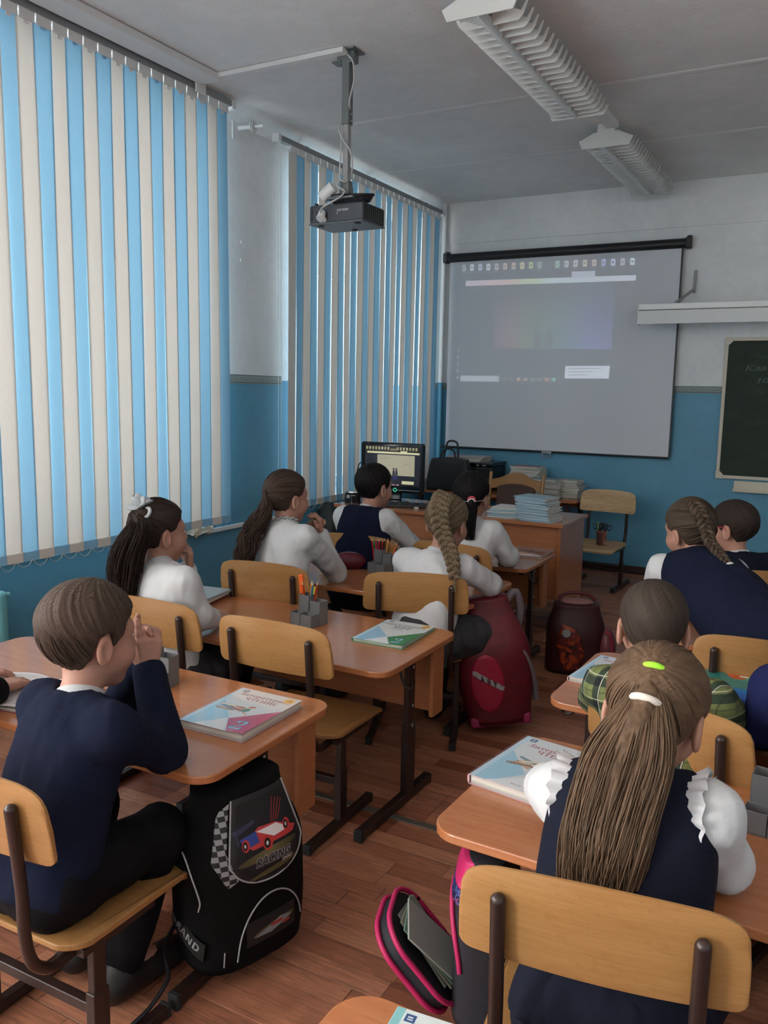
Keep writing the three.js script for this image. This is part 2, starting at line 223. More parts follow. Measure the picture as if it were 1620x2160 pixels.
// ---------------------------------------------------------------- school desks
const DH = 0.52;
function makeDesk() {
  const o = new THREE.Group();
  part('tabletop', slab(1.2, 0.53, 0.019, 0.055).translate(0, DH - 0.019, 0), M.desk, o, 'beech laminate top with rounded corners');
  part('front_panel', box(-0.52, 0.52, 0.235, 0.485, -0.222, -0.206, 0.002), M.panel, o);
  for (const s of [-1, 1]) {
    part('end_board', box(s * 0.55 - 0.008, s * 0.55 + 0.008, 0.235, 0.485, -0.235, -0.155, 0.003), M.panel, o);
    part('leg_column', merge([box(s * 0.545 - 0.013, s * 0.545 + 0.013, 0.03, 0.27, -0.03, 0.024, 0.003), box(s * 0.545 - 0.01, s * 0.545 + 0.01, 0.2, 0.5, -0.025, 0.019, 0.003)]), M.metal, o, 'dark brown metal column');
    part('foot', merge([box(s * 0.545 - 0.014, s * 0.545 + 0.014, 0.006, 0.036, -0.15, 0.31, 0.003)]), M.metal, o, 'dark brown metal foot bar');
    part('foot_cap', box(s * 0.545 - 0.015, s * 0.545 + 0.015, 0, 0.037, -0.156, -0.146, 0.003), M.rubber, o); part('foot_cap', box(s * 0.545 - 0.015, s * 0.545 + 0.015, 0, 0.037, 0.3, 0.314, 0.003), M.rubber, o);
    part('top_bracket', box(s * 0.545 - 0.012, s * 0.545 + 0.012, 0.472, 0.5, -0.18, 0.17, 0.003), M.metal, o);
    const sc = []; for (const [y, z] of [[0.46, -0.003], [0.33, -0.003], [0.262, -0.003]]) sc.push(new THREE.SphereGeometry(0.0055, 10, 6).scale(0.5, 1, 1).translate(s * 0.559, y, z));
    part('screws', merge(sc), M.steel, o);
    part('bag_hook', tube([[s * 0.56, 0.47, 0.09], [s * 0.575, 0.43, 0.09], [s * 0.6, 0.425, 0.09], [s * 0.605, 0.45, 0.09]], 0.0045, 16, 6), M.metal, o);
  }
  return o;
}
const deskProto = makeDesk(); let deskUsed = false;
function placeDesk(x, z, turn, label) {
  const d = deskUsed ? deskProto.clone() : deskProto; deskUsed = true; d.name = numbered('school_desk'); d.position.set(x, 0, z); d.rotation.y = turn; d.userData = { label, category: 'desk', group: 'two-seat school desks' }; scene.add(d); return d;
}
placeDesk(-1.725, -1.545, 0.01, 'school desk where a boy in navy sweater rests his elbows');
placeDesk(-1.72, -2.35, -0.012, 'school desk carrying the green textbook and a pen organiser');
placeDesk(-1.825, -3.205, 0.0, 'school desk with a dark red pencil case on it');
placeDesk(-1.87, -3.985, 0.01, 'school desk directly in front of the teacher desk');
placeDesk(-0.03, -1.605, -0.03, 'school desk of the girl with the very long ponytail');
placeDesk(-0.05, -2.385, -0.02, 'school desk of the boy in a checked shirt');
placeDesk(0.06, -3.15, 0, 'school desk the girl in navy pinafore leans on');
placeDesk(0.1, -4.05, 0, 'school desk of the boy with red glasses');
placeDesk(0.06, -0.655, 0.0, 'school desk with a white and teal book, behind the long-ponytail girl');

// ---------------------------------------------------------------- school chairs (facing -z; origin on the floor between the columns)
function curvedPanel(w, y0, y1, arch, r, t, bow, lean) {   // plywood shell bent round the sitter's back
  const s = new THREE.Shape(), h = y1 - y0, x = w / 2;
  s.moveTo(-x + 0.02, 0); s.lineTo(x - 0.02, 0); s.quadraticCurveTo(x, 0, x, 0.02); s.lineTo(x - 0.002, h - arch - r); s.bezierCurveTo(x - 0.002, h - arch * 0.5, x - r * 0.7, h - arch * 0.42, x - r * 1.8, h - arch * 0.22); s.bezierCurveTo(x * 0.3, h, -x * 0.3, h, -x + r * 1.8, h - arch * 0.22); s.bezierCurveTo(-x + r * 0.7, h - arch * 0.42, -x + 0.002, h - arch * 0.5, -x + 0.002, h - arch - r); s.lineTo(-x, 0.02); s.quadraticCurveTo(-x, 0, -x + 0.02, 0);
  const pts = s.getPoints(10), b = 0.0025;
  // grid fill: rows of points between lower and upper outline
  const nx = 28, ny = 8, up = (xx) => { let best = 0; for (let i = 0; i < pts.length; i++) { const a = pts[i], c = pts[(i + 1) % pts.length]; if ((a.x - xx) * (c.x - xx) <= 0 && a.x !== c.x) best = Math.max(best, a.y + (c.y - a.y) * (xx - a.x) / (c.x - a.x)); } return best; }, lowY = (xx) => { const e = x - Math.abs(xx); return e < 0.02 ? 0.02 - Math.sqrt(Math.max(0, 0.0004 - (0.02 - e) ** 2)) : 0; };
  const pos = [], idx = [], uv = [], fz = (xx, y) => bow * (1 - (xx / x) ** 2) + lean * y;
  for (const side of [0, 1]) for (let j = 0; j <= ny; j++) for (let i = 0; i <= nx; i++) { const u = i / nx, xx = -x + 0.0006 + (w - 0.0012) * (0.5 - 0.5 * Math.cos(u * PI)) , a = lowY(xx), c = Math.max(up(xx), a + 0.002), y = a + (c - a) * j / ny; const e = Math.min(j / ny, 1 - j / ny, i / nx, 1 - i / nx) < 0.001 ? b : 0; pos.push(xx, y + y0, fz(xx, y) + (side ? t / 2 - e : -t / 2 + e)); uv.push(xx, y); }
  const N = (nx + 1) * (ny + 1), id = (s, i, j) => s * N + j * (nx + 1) + i;
  for (let j = 0; j < ny; j++) for (let i = 0; i < nx; i++) { idx.push(id(1, i, j), id(1, i + 1, j), id(1, i + 1, j + 1), id(1, i, j), id(1, i + 1, j + 1), id(1, i, j + 1)); idx.push(id(0, i, j), id(0, i + 1, j + 1), id(0, i + 1, j), id(0, i, j), id(0, i, j + 1), id(0, i + 1, j + 1)); }
  const edge = (a, b2, c, d) => idx.push(a, b2, c, a, c, d);
  const pos2 = pos.slice(), n0 = pos.length / 3; for (let k = 0; k < n0; k++) { pos.push(pos2[3 * k], pos2[3 * k + 1], pos2[3 * k + 2]); uv.push(uv[2 * k], uv[2 * k + 1]); }
  const e = (s, i, j) => n0 + id(s, i, j);
  for (let i = 0; i < nx; i++) { edge(e(0, i, 0), e(0, i + 1, 0), e(1, i + 1, 0), e(1, i, 0)); edge(e(1, i, ny), e(1, i + 1, ny), e(0, i + 1, ny), e(0, i, ny)); }
  for (let j = 0; j < ny; j++) { edge(e(1, 0, j), e(1, 0, j + 1), e(0, 0, j + 1), e(0, 0, j)); edge(e(0, nx, j), e(0, nx, j + 1), e(1, nx, j + 1), e(1, nx, j)); }
  const g = new THREE.BufferGeometry(); g.setAttribute('position', new THREE.Float32BufferAttribute(pos, 3)); g.setAttribute('uv', new THREE.Float32BufferAttribute(uv, 2)); g.setIndex(idx); g.computeVertexNormals(); return g;
}
function seatGeo() {
  const g = new THREE.ExtrudeGeometry(rrect(0.352, 0.345, 0.05), { depth: 0.008, bevelEnabled: true, bevelThickness: 0.0025, bevelSize: 0.0025, bevelSegments: 2, curveSegments: 6, steps: 1 });
  g.rotateX(-PI / 2); const p = g.attributes.position; for (let i = 0; i < p.count; i++) { const z = p.getZ(i); p.setY(i, p.getY(i) - 0.02 * sstep(-0.11, -0.175, z) + 0.006 * sstep(0.1, 0.17, z)); }
  g.translate(0, 0.303, -0.1); g.computeVertexNormals(); return g;
}
function makeChair(wood) {
  const o = new THREE.Group();
  part('seat', seatGeo(), wood, o, 'bent plywood seat'); 
  part('backrest', curvedPanel(0.405, 0.515, 0.678, 0.052, 0.03, 0.01, 0.018, 0.13).translate(0, 0, 0.118), wood, o, 'bent plywood backrest with arched top');
  for (const s of [-1, 1]) {
    part('back_post', merge([tube([[s * 0.135, 0.288, -0.15], [s * 0.135, 0.288, -0.02], [s * 0.135, 0.28, 0.05], [s * 0.136, 0.282, 0.088], [s * 0.137, 0.315, 0.125], [s * 0.138, 0.38, 0.14], [s * 0.138, 0.46, 0.142], [s * 0.138, 0.53, 0.148], [s * 0.138, 0.622, 0.157]], 0.0115, 48, 10), new THREE.SphereGeometry(0.0113, 10, 8).translate(s * 0.138, 0.622, 0.157)]), M.metal, o, 'bent steel tube');
    part('column', merge([box(s * 0.16 - 0.012, s * 0.16 + 0.012, 0.02, 0.19, -0.02, 0.02, 0.003), box(s * 0.16 - 0.0095, s * 0.16 + 0.0095, 0.16, 0.298, -0.016, 0.016, 0.003)]), M.metal, o);
    part('foot', box(s * 0.16 - 0.0125, s * 0.16 + 0.0125, 0.004, 0.03, -0.185, 0.19, 0.003), M.metal, o);
    part('foot_cap', box(s * 0.16 - 0.0132, s * 0.16 + 0.0132, 0, 0.031, -0.19, -0.178, 0.003), M.rubber, o); part('foot_cap', box(s * 0.16 - 0.0132, s * 0.16 + 0.0132, 0, 0.031, 0.183, 0.195, 0.003), M.rubber, o);
    part('seat_rail', box(s * 0.16 - 0.01, s * 0.16 + 0.01, 0.28, 0.297, -0.15, 0.04, 0.002), M.metal, o);
  }
  part('cross_bar', box(-0.15, 0.15, 0.135, 0.158, -0.011, 0.011, 0.003), M.metal, o);
  return o;
}
const chairProto = makeChair(M.chair); let chairUsed = false;
function placeChair(x, z, turn, label, group) {
  const d = chairUsed ? chairProto.clone() : chairProto; chairUsed = true; d.name = numbered('school_chair'); d.position.set(x, 0, z); d.rotation.y = turn; d.userData = { label, category: 'chair', group: 'plywood school chairs' }; scene.add(d); return d;
}
placeChair(-1.335, -1.03, 0.02, 'plywood school chair the boy in navy sweater sits on');
placeChair(-1.97, -1.0, 0, 'plywood school chair of the pupil with an open book');
placeChair(-1.435, -2.085, 0.02, 'empty plywood chair pushed against the desk with the green textbook');
placeChair(-1.925, -2.085, 0.03, 'plywood chair under the girl with the grey hair bow');
placeChair(-1.42, -2.897, 0.36, 'plywood chair turned askew under the girl with the blonde braid');
placeChair(-1.976, -2.744, 0.12, 'plywood chair under the girl with wavy brown ponytail');
placeChair(-1.515, -3.56, -0.05, 'plywood chair under the girl with dark low ponytail');
placeChair(-1.99, -3.51, 0.03, 'plywood chair under the boy in navy knitted vest');
placeChair(-0.267, -1.2335, 0.15, 'plywood chair behind the girl with the very long ponytail');
placeChair(-0.262, -2.024, -0.3, 'plywood chair turned askew under the boy in checked shirt');
placeChair(0.24, -2.05, 0.05, 'plywood chair under the pupil in bright navy jersey');
placeChair(-0.14, -2.66, 0.0, 'plywood chair beyond the blue and teal exercise books');
placeChair(-0.14, -3.71, 0.0, 'plywood chair under the boy with red glasses');
{ const c = makeChair(M.chairOld); c.name = numbered('school_chair'); c.position.set(-1.462, 0, -5.885); c.rotation.y = PI - 0.06; c.userData = { label: 'worn plywood chair by the blue wall holding a pencil cup', category: 'chair', group: 'plywood school chairs' }; scene.add(c); }

// ---------------------------------------------------------------- teacher's desk and chair
{
  const o = thing('teacher_desk', 'long teacher desk of orange laminate with closed front panel', 'desk', [-2.065, 0, -4.755]), T = 0.63;
  part('tabletop', box(-0.76, 0.74, T - 0.022, T, -0.255, 0.255, 0.003), M.desk, o);
  part('front_panel', box(-0.71, 0.71, 0.19, T - 0.022, 0.19, 0.206, 0.002), M.panel, o);
  for (const s of [-1, 1]) part('side_panel', box(s * 0.715 - 0.009, s * 0.715 + 0.009, 0, T - 0.022, -0.24, 0.24, 0.002), phys({ map: reps(deskTex, 1, 1), roughness: 0.25, clearcoat: 0.3, clearcoatRoughness: 0.12 }), o);
  for (const y of [0.2, 0.33, 0.46]) { const d = part('drawer', box(0.35, 0.69, y, y + 0.12, -0.245, -0.229, 0.002), M.panel, o); part('handle', tube([[0.47, y + 0.06, -0.246], [0.48, y + 0.06, -0.265], [0.56, y + 0.06, -0.265], [0.57, y + 0.06, -0.246]], 0.004, 16, 6), M.steel, d); }
  part('drawer_case', box(0.34, 0.7, 0.19, T - 0.03, -0.228, 0.15, 0.002), M.panel, o);
}
{
  const o = thing('padded_chair', 'wooden armchair style chair with brown padded back behind teacher desk', 'chair', [-1.99, 0, -5.33], 0.0), wood = mat({ map: reps(chairTex, 2, 2), roughness: 0.4 }), pad = mat({ color: L(0.075, 0.042, 0.032), roughness: 0.85, bumpMap: reps(weaveBump, 5, 5), bumpScale: 0.0006 });
  for (const s of [-1, 1]) {
    part('back_leg', tube([[s * 0.19, 0, -0.235], [s * 0.19, 0.22, -0.2], [s * 0.19, 0.38, -0.19], [s * 0.192, 0.6, -0.215], [s * 0.193, 0.795, -0.25]], 0.0125, 24, 10), wood, o); part('front_leg', box(s * 0.175 - 0.015, s * 0.175 + 0.015, 0, 0.33, 0.17, 0.2, 0.005), wood, o);
    part('side_rail', box(s * 0.18 - 0.01, s * 0.18 + 0.01, 0.28, 0.33, -0.19, 0.18, 0.004), wood, o);
  }
  const s = new THREE.Shape(); s.moveTo(-0.185, 0.68); s.quadraticCurveTo(-0.1, 0.7, 0, 0.715); s.quadraticCurveTo(0.1, 0.7, 0.185, 0.68); s.lineTo(0.185, 0.74); s.quadraticCurveTo(0.1, 0.755, 0.07, 0.78); s.quadraticCurveTo(0, 0.81, -0.07, 0.78); s.quadraticCurveTo(-0.1, 0.755, -0.185, 0.74); s.closePath();
  part('top_rail', new THREE.ExtrudeGeometry(s, { depth: 0.018, bevelEnabled: true, bevelSize: 0.004, bevelThickness: 0.004, bevelSegments: 2, curveSegments: 10 }).translate(0, 0, -0.252), wood, o);
  const b = new THREE.Shape(); b.moveTo(-0.12, 0.42); b.lineTo(0.12, 0.42); b.lineTo(0.125, 0.69); b.quadraticCurveTo(0.0, 0.74, -0.125, 0.69); b.closePath();
  const bg = new THREE.ExtrudeGeometry(b, { depth: 0.02, bevelEnabled: true, bevelSize: 0.012, bevelThickness: 0.012, bevelSegments: 3, curveSegments: 10 }); const bp = bg.attributes.position; for (let i = 0; i < bp.count; i++) bp.setZ(i, bp.getZ(i) - 0.215 - 0.16 * (bp.getY(i) - 0.45)); bg.computeVertexNormals();
  part('back_pad', bg, pad, o, 'dark brown upholstered back'); part('lower_rail', box(-0.18, 0.18, 0.4, 0.425, -0.205, -0.185, 0.004), wood, o);
  part('seat_pad', new RoundedBoxGeometry(0.38, 0.06, 0.38, 3, 0.02).translate(0, 0.36, 0), pad, o);
}

// ---------------------------------------------------------------- projection screen
{
  const zf = FRONTZ + 0.05, x0 = -2.93, x1 = -1.128, yb = 0.905, yt = 2.41;
  const o = thing('projection_screen', 'pull-down projection screen with faint projected desktop on front wall', 'screen', [(x0 + x1) / 2, 0, zf]), cx = (x0 + x1) / 2;
  const draw = (g, w, h) => {                              // light thrown by the projector
    const X = (x) => (x - x0) / (x1 - x0) * w, Y = (y) => (yt - y) / (yt - yb) * h;
    g.fillStyle = '#000'; g.fillRect(0, 0, w, h);
    const poly = (c, ...p) => { g.fillStyle = c; g.beginPath(); p.forEach(([x, y], i) => (i ? g.lineTo(X(x), Y(y)) : g.moveTo(X(x), Y(y)))); g.closePath(); g.fill(); };
    poly('#15161a', [-2.84, 2.385], [-1.43, 2.34], [-1.5, 1.45], [-2.835, 1.435]);
    const gr = g.createLinearGradient(X(-2.545), 0, X(-1.585), 0); for (const [t, c] of [[0, '#39283a'], [0.16, '#49352f'], [0.3, '#3d452d'], [0.48, '#26463a'], [0.66, '#2c414d'], [0.82, '#363a66'], [1, '#332f5a']]) gr.addColorStop(t, c);
    poly(gr, [-2.546, 2.18], [-1.581, 2.18], [-1.588, 1.69], [-2.535, 1.703]);
    const dk = g.createLinearGradient(0, Y(2.18), 0, Y(1.7)); dk.addColorStop(0, 'rgba(20,22,26,0.75)'); dk.addColorStop(0.55, 'rgba(20,22,26,0.25)'); dk.addColorStop(1, 'rgba(20,22,26,0)'); poly(dk, [-2.546, 2.18], [-1.581, 2.18], [-1.588, 1.69], [-2.535, 1.703]);
    for (const k of [0, 1]) { const x = -2.17 + k * 0.1; poly('rgba(14,20,20,0.75)', [x - 0.03, 1.705], [x - 0.034, 1.78], [x - 0.014, 1.83], [x, 1.85], [x + 0.016, 1.83], [x + 0.034, 1.77], [x + 0.03, 1.705]); }
    const bg = g.createLinearGradient(X(-2.79), 0, X(-1.44), 0); for (const [t, c] of [[0, '#7d7480'], [0.25, '#85706c'], [0.4, '#74805e'], [0.55, '#78848a'], [1, '#82848f']]) bg.addColorStop(t, c);
    poly(bg, [-2.79, 2.242], [-1.438, 2.222], [-1.438, 2.182], [-2.79, 2.2]); poly('#6f7480', [-1.92, 2.27], [-1.74, 2.268], [-1.74, 2.22], [-1.92, 2.22]);
    const r = RNG(4), cols = ['#5e626a', '#7a7f86', '#707680', '#81858c', '#6c6a66', '#7a6c5c', '#7b6a5c', '#80784e', '#6f804a', '#56645a', '#47655c', '#5d7a6c', '#70787e', '#7a7c80', '#7e7460', '#7a6c62', '#6a6a8a', '#7a7a92', '#6f6c78', '#7a8a90'];
    for (let k = 0; k < 20; k++) { const x = -2.81 + k * 0.0705, y = 2.345 - k * 0.0013; if (k === 10) continue; poly(cols[k], [x - 0.017, y + 0.024], [x + 0.012, y + 0.026], [x + 0.018, y + 0.012], [x + 0.017, y - 0.026], [x - 0.016, y - 0.026]); poly('#32343a', [x - 0.006, y + 0.008], [x + 0.008, y + 0.006], [x + 0.006, y - 0.008], [x - 0.008, y - 0.006]); poly('#4b4e55', [x - 0.022, y - 0.036], [x + 0.022, y - 0.036], [x + 0.022, y - 0.041], [x - 0.022, y - 0.041]); }
    for (let k = 0; k < 5; k++) poly('#6d7278', [-2.846, 1.7 - k * 0.055], [-2.832, 1.7 - k * 0.055], [-2.832, 1.68 - k * 0.055], [-2.846, 1.68 - k * 0.055]);
    poly('#6b7076', [-2.81, 1.487], [-2.475, 1.487], [-2.475, 1.44], [-2.81, 1.44]); poly('#3c4046', [-2.497, 1.48], [-2.49, 1.48], [-2.49, 1.45], [-2.497, 1.45]);
    poly('#8a8f98', [-1.935, 1.565], [-1.592, 1.568], [-1.594, 1.472], [-1.935, 1.47]); for (let k = 0; k < 3; k++) poly('#565b66', [-1.91, 1.548 - k * 0.024], [-1.66 - k * 0.05, 1.55 - k * 0.024], [-1.66 - k * 0.05, 1.544 - k * 0.024], [-1.91, 1.542 - k * 0.024]);
    ['#4c4c40', '#3c4a46', '#7a5a38', '#6a5a48', '#4a5c40', '#3c504c', '#74483a', '#2f7a58'].forEach((c, k) => poly(c, [-2.44 + k * 0.058, 1.475], [-2.412 + k * 0.058, 1.475], [-2.412 + k * 0.058, 1.448], [-2.44 + k * 0.058, 1.448]));
  };
  const et = canvasTex(1024, 856, draw);
  const fg = new THREE.PlaneGeometry(x1 - x0, yt - yb, 20, 20), fp = fg.attributes.position; for (let i = 0; i < fp.count; i++) fp.setZ(i, 0.004 * Math.sin(fp.getX(i) * 3.1) * (0.5 - fp.getY(i) / 2)); fg.translate(0, (yt + yb) / 2, 0); fg.computeVertexNormals();
  part('screen_fabric', fg, mat({ color: L(0.7, 0.72, 0.76), roughness: 0.95, emissive: 0xffffff, emissiveMap: et, emissiveIntensity: 0.75, side: THREE.DoubleSide }), o, 'matt grey-white fabric lit by the projector');
  part('back_sheet', box(x0 - cx, x1 - cx, yb, yt, -0.006, -0.004), M.black, o);
  part('side_border', box(x1 - cx - 0.001, x1 - cx + 0.011, yb, yt, -0.005, 0.003), M.black, o);
  const cg = new THREE.CylinderGeometry(0.032, 0.032, 1.87, 18); cg.rotateZ(PI / 2); cg.scale(1, 1.08, 1); part('case_tube', cg.translate(-2.022 - cx, 2.425, 0), M.black, o, 'black roller case');
  for (const x of [-2.965, -1.083]) part('case_cap', merge([box(x - cx - 0.02, x - cx + 0.02, 2.386, 2.466, -0.036, 0.036, 0.012), box(x - cx - 0.012, x - cx + 0.016, 2.45, 2.478, -0.045, 0.01, 0.004)]), M.black, o);
  const bgm = new THREE.CylinderGeometry(0.0085, 0.0085, 1.85, 10); bgm.rotateZ(PI / 2); part('bottom_bar', bgm.translate(-2.05 - cx, 0.898, 0), M.black, o);
  part('pull_handle', merge([tube([[-2.085 - cx, 0.89, 0.004], [-2.08 - cx, 0.86, 0.01], [-2.05 - cx, 0.852, 0.012], [-2.02 - cx, 0.86, 0.01], [-2.015 - cx, 0.89, 0.004]], 0.003, 20, 6), box(-2.09 - cx, -2.01 - cx, 0.884, 0.903, -0.004, 0.012, 0.003)]), M.greyLight, o);
}
// blackboard, its tray and lamp
{
  const o = thing('blackboard', 'dark green chalkboard in white frame on front wall', 'blackboard', [0.7, 0, FRONTZ]), x0 = -0.795 - 0.7, x1 = 1.5, y0 = 0.772, y1 = 1.765;
  const chalk = canvasTex(1024, 512, (g, w, h) => {
    g.fillStyle = '#1c2b20'; g.fillRect(0, 0, w, h); const r = RNG(21);
    for (let k = 0; k < 500; k++) { g.fillStyle = `rgba(${150 + r() * 60},${165 + r() * 50},${150 + r() * 50},${r() * 0.035})`; g.beginPath(); g.ellipse(r() * w, r() * h, 10 + r() * 60, 4 + r() * 14, r() * 3, 0, 7); g.fill(); }
    g.font = 'italic 26px serif'; g.fillStyle = 'rgba(190,198,190,0.4)'; g.save(); g.translate(40, 112); g.rotate(-0.01); g.fillText('Клас', 0, 0); g.fillText('сная', 82, 2); g.fillText('работа', 170, 2); g.restore(); g.fillText('10 а', 66, 158); g.fillText('преля', 142, 158);
  });
  const bm = mat({ map: chalk, roughness: 0.7, bumpMap: reps(noiseBump, 6, 4), bumpScale: 0.0003 }), bg = new THREE.PlaneGeometry(x1 - x0 - 0.04, y1 - y0 - 0.04).translate((x0 + x1) / 2, (y0 + y1) / 2, 0.022);
  part('writing_surface', bg, bm, o, 'green board with faint chalk writing'); part('backing', box(x0 + 0.01, x1 - 0.01, y0 + 0.01, y1 - 0.01, 0.001, 0.021), M.greyLight, o);
  part('frame', merge([box(x0, x1, y0, y0 + 0.024, 0, 0.03, 0.004), box(x0, x1, y1 - 0.024, y1, 0, 0.03, 0.004), box(x0, x0 + 0.024, y0, y1, 0, 0.03, 0.004), box(x1 - 0.024, x1, y0, y1, 0, 0.03, 0.004)]), M.cream, o, 'off-white frame');
  for (const [sx, sy, x, y] of [[1, 1, x0, y0], [1, -1, x0, y1], [-1, 1, x1, y0], [-1, -1, x1, y1]]) { const s = new THREE.Shape(); s.moveTo(0, 0); s.lineTo(0.052 * sx, 0); s.lineTo(0.05 * sx, 0.026 * sy); s.lineTo(0.026 * sx, 0.05 * sy); s.lineTo(0, 0.052 * sy); s.closePath(); part('corner_cap', new THREE.ExtrudeGeometry(s, { depth: 0.032, bevelEnabled: true, bevelSize: 0.001, bevelThickness: 0.002, bevelSegments: 1 }).translate(x, y, 0), M.cream, o, 'plastic corner cap'); }
  const t = thing('chalk_tray', 'off-white chalk tray under the green board', 'tray', [0.75, 0.685, FRONTZ]); part('back_plate', box(-1.42, 1.3, 0, 0.074, 0, 0.012, 0.003), M.cream, t); part('shelf', box(-1.42, 1.3, 0, 0.012, 0.012, 0.075, 0.003), M.cream, t); part('lip', box(-1.42, 1.3, 0.01, 0.022, 0.067, 0.075, 0.002), M.cream, t);
}
{
  const z = FRONTZ + 0.34, o = thing('board_lamp', 'long white board lamp on wall arms above the chalkboard', 'lamp', [0, 1.91, z]);
  part('housing', box(-1.335, 1.9, 0.028, 0.07, -0.045, 0.03, 0.005), M.whiteGloss, o); part('reflector', merge([box(-1.338, 1.9, -0.068, 0.024, 0.022, 0.03, 0.003), box(-1.338, 1.9, -0.02, 0.024, -0.05, -0.042, 0.003)]), M.white, o, 'white sheet reflector'); part('end_plate', box(-1.342, -1.334, -0.068, 0.068, -0.05, 0.031, 0.003), M.white, o);
  const tb = new THREE.CylinderGeometry(0.013, 0.013, 1.2, 12); tb.rotateZ(PI / 2); part('tube', merge([tb.clone().translate(-0.7, -0.005, -0.01), tb.clone().translate(0.6, -0.005, -0.01)]), M.whiteGloss, o);
  for (const x of [-1.03, 0.6]) { part('wall_arm', merge([bar([x - 0.07, 0.07, -0.0], [x, 0.19, -0.29], 0.016, 0.016), bar([x, 0.17, -0.31], [x, 0.33, -0.33], 0.018, 0.012)]), M.greyLight, o, 'grey metal arm'); }
}
// ---------------------------------------------------------------- ceiling lamps (switched off), cable runs, projector
function ceilingLamp(z0, z1, label) {
  const zc = (z0 + z1) / 2, Ln = z1 - z0, o = thing('ceiling_lamp', label, 'ceiling lamp', [-1.325, 2.765, zc], 0, 'switched-off louvred lamps on the ceiling'), sheet = mat({ color: L(0.62, 0.64, 0.62), roughness: 0.5 }), sheetM = new THREE.Group();
  const s = new THREE.Shape(); [[-0.152, 0.012], [-0.132, -0.03], [0.132, -0.03], [0.152, 0.012], [0.07, 0.05], [0.048, 0.05], [0.048, 0.094], [-0.048, 0.094], [-0.048, 0.05], [-0.07, 0.05]].forEach(([x, y], i) => (i ? s.lineTo(x, y) : s.moveTo(x, y))); s.closePath();
  for (const z of [-Ln / 2, Ln / 2 - 0.006]) part('end_plate', new THREE.ExtrudeGeometry(s, { depth: 0.006, bevelEnabled: true, bevelSize: 0.0015, bevelThickness: 0.001, bevelSegments: 1 }).translate(0, 0, z), sheet, o, 'pale enamelled end plate with chipped rim');
  part('spine', box(-0.046, 0.046, 0.05, 0.092, -Ln / 2, Ln / 2, 0.003), sheet, o);
  const sp = new THREE.Shape(); [[-0.14, 0.02], [-0.004, -0.034], [0.005, 0.0], [0.002, 0.001], [-0.006, -0.03], [-0.139, 0.023]].forEach(([x, y], i) => (i ? sp.lineTo(x, y) : sp.moveTo(x, y))); sp.closePath();
  part('side_tray', new THREE.ExtrudeGeometry(sp, { depth: Ln - 0.012, bevelEnabled: false }).translate(0, 0, -Ln / 2 + 0.006), mat({ color: L(0.76, 0.8, 0.79), roughness: 0.45 }), o, 'smooth sheet under one half of the louvre');
  const bl = (q) => { const b = new THREE.Shape(); [[0.004 * q, 0.004], [0.01 * q, -0.026], [0.115 * q, -0.026], [0.135 * q, -0.006], [0.152 * q, 0.034], [0.144 * q, 0.036], [0.124 * q, 0.006], [0.06 * q, 0.03], [0.02 * q, 0.04]].forEach(([x, y], i) => (i ? b.lineTo(x, y) : b.moveTo(x, y))); b.closePath(); const g = new THREE.ExtrudeGeometry(b, { depth: 0.0016, bevelEnabled: false }); g.rotateX(0.12); return g; };
  const gr = bl(1), gl = bl(-1), n = Math.floor((Ln - 0.06) / 0.064);
  for (let k = 0; k < n; k++) for (const g of [gr, gl]) { const m = part('louvre_blade', g, sheet, o); m.position.z = -Ln / 2 + 0.045 + k * 0.064; m.rotation.y = (hash3(k, 2, 3) - 0.5) * 0.06; }
  for (const x of [-0.075, 0.075]) { const t = new THREE.CylinderGeometry(0.013, 0.013, Ln - 0.04, 12); t.rotateX(PI / 2); part('fluorescent_tube', t.translate(x, 0.022, 0), M.whiteGloss, o); }
  for (const z of [-Ln * 0.3, Ln * 0.3]) part('hanger', box(-0.02, 0.02, 0.09, 0.097, z - 0.03, z + 0.03, 0.002), sheet, o);
}
ceilingLamp(-4.4, -3.09, 'louvred fluorescent ceiling lamp nearer the projector, unlit'); ceilingLamp(-6.24, -4.95, 'louvred fluorescent ceiling lamp close to the front wall, unlit');
one('cable_channel', merge([box(-0.035, 0.035, -0.03, 0, -0.275, 0.275, 0.003)]), M.white, 'short white cable channel joining the two ceiling lamps', 'cable channel', [-1.29, CEIL, -4.675]);
{
  const o = thing('cable_trunking', 'white cable trunking crossing the ceiling to the projector mount', 'trunking', [-2.5, CEIL - 0.002, -3.4]); part('long_run', box(-0.43, -0.31, -0.035, 0, 0, 4.0, 0.004), M.white, o); part('cross_run', box(-0.43, 0.4, -0.022, 0, -0.028, 0.02, 0.003), M.white, o); part('end_cap', box(-0.435, -0.425, -0.075, 0, -0.03, 0.04, 0.002), M.white, o);
}
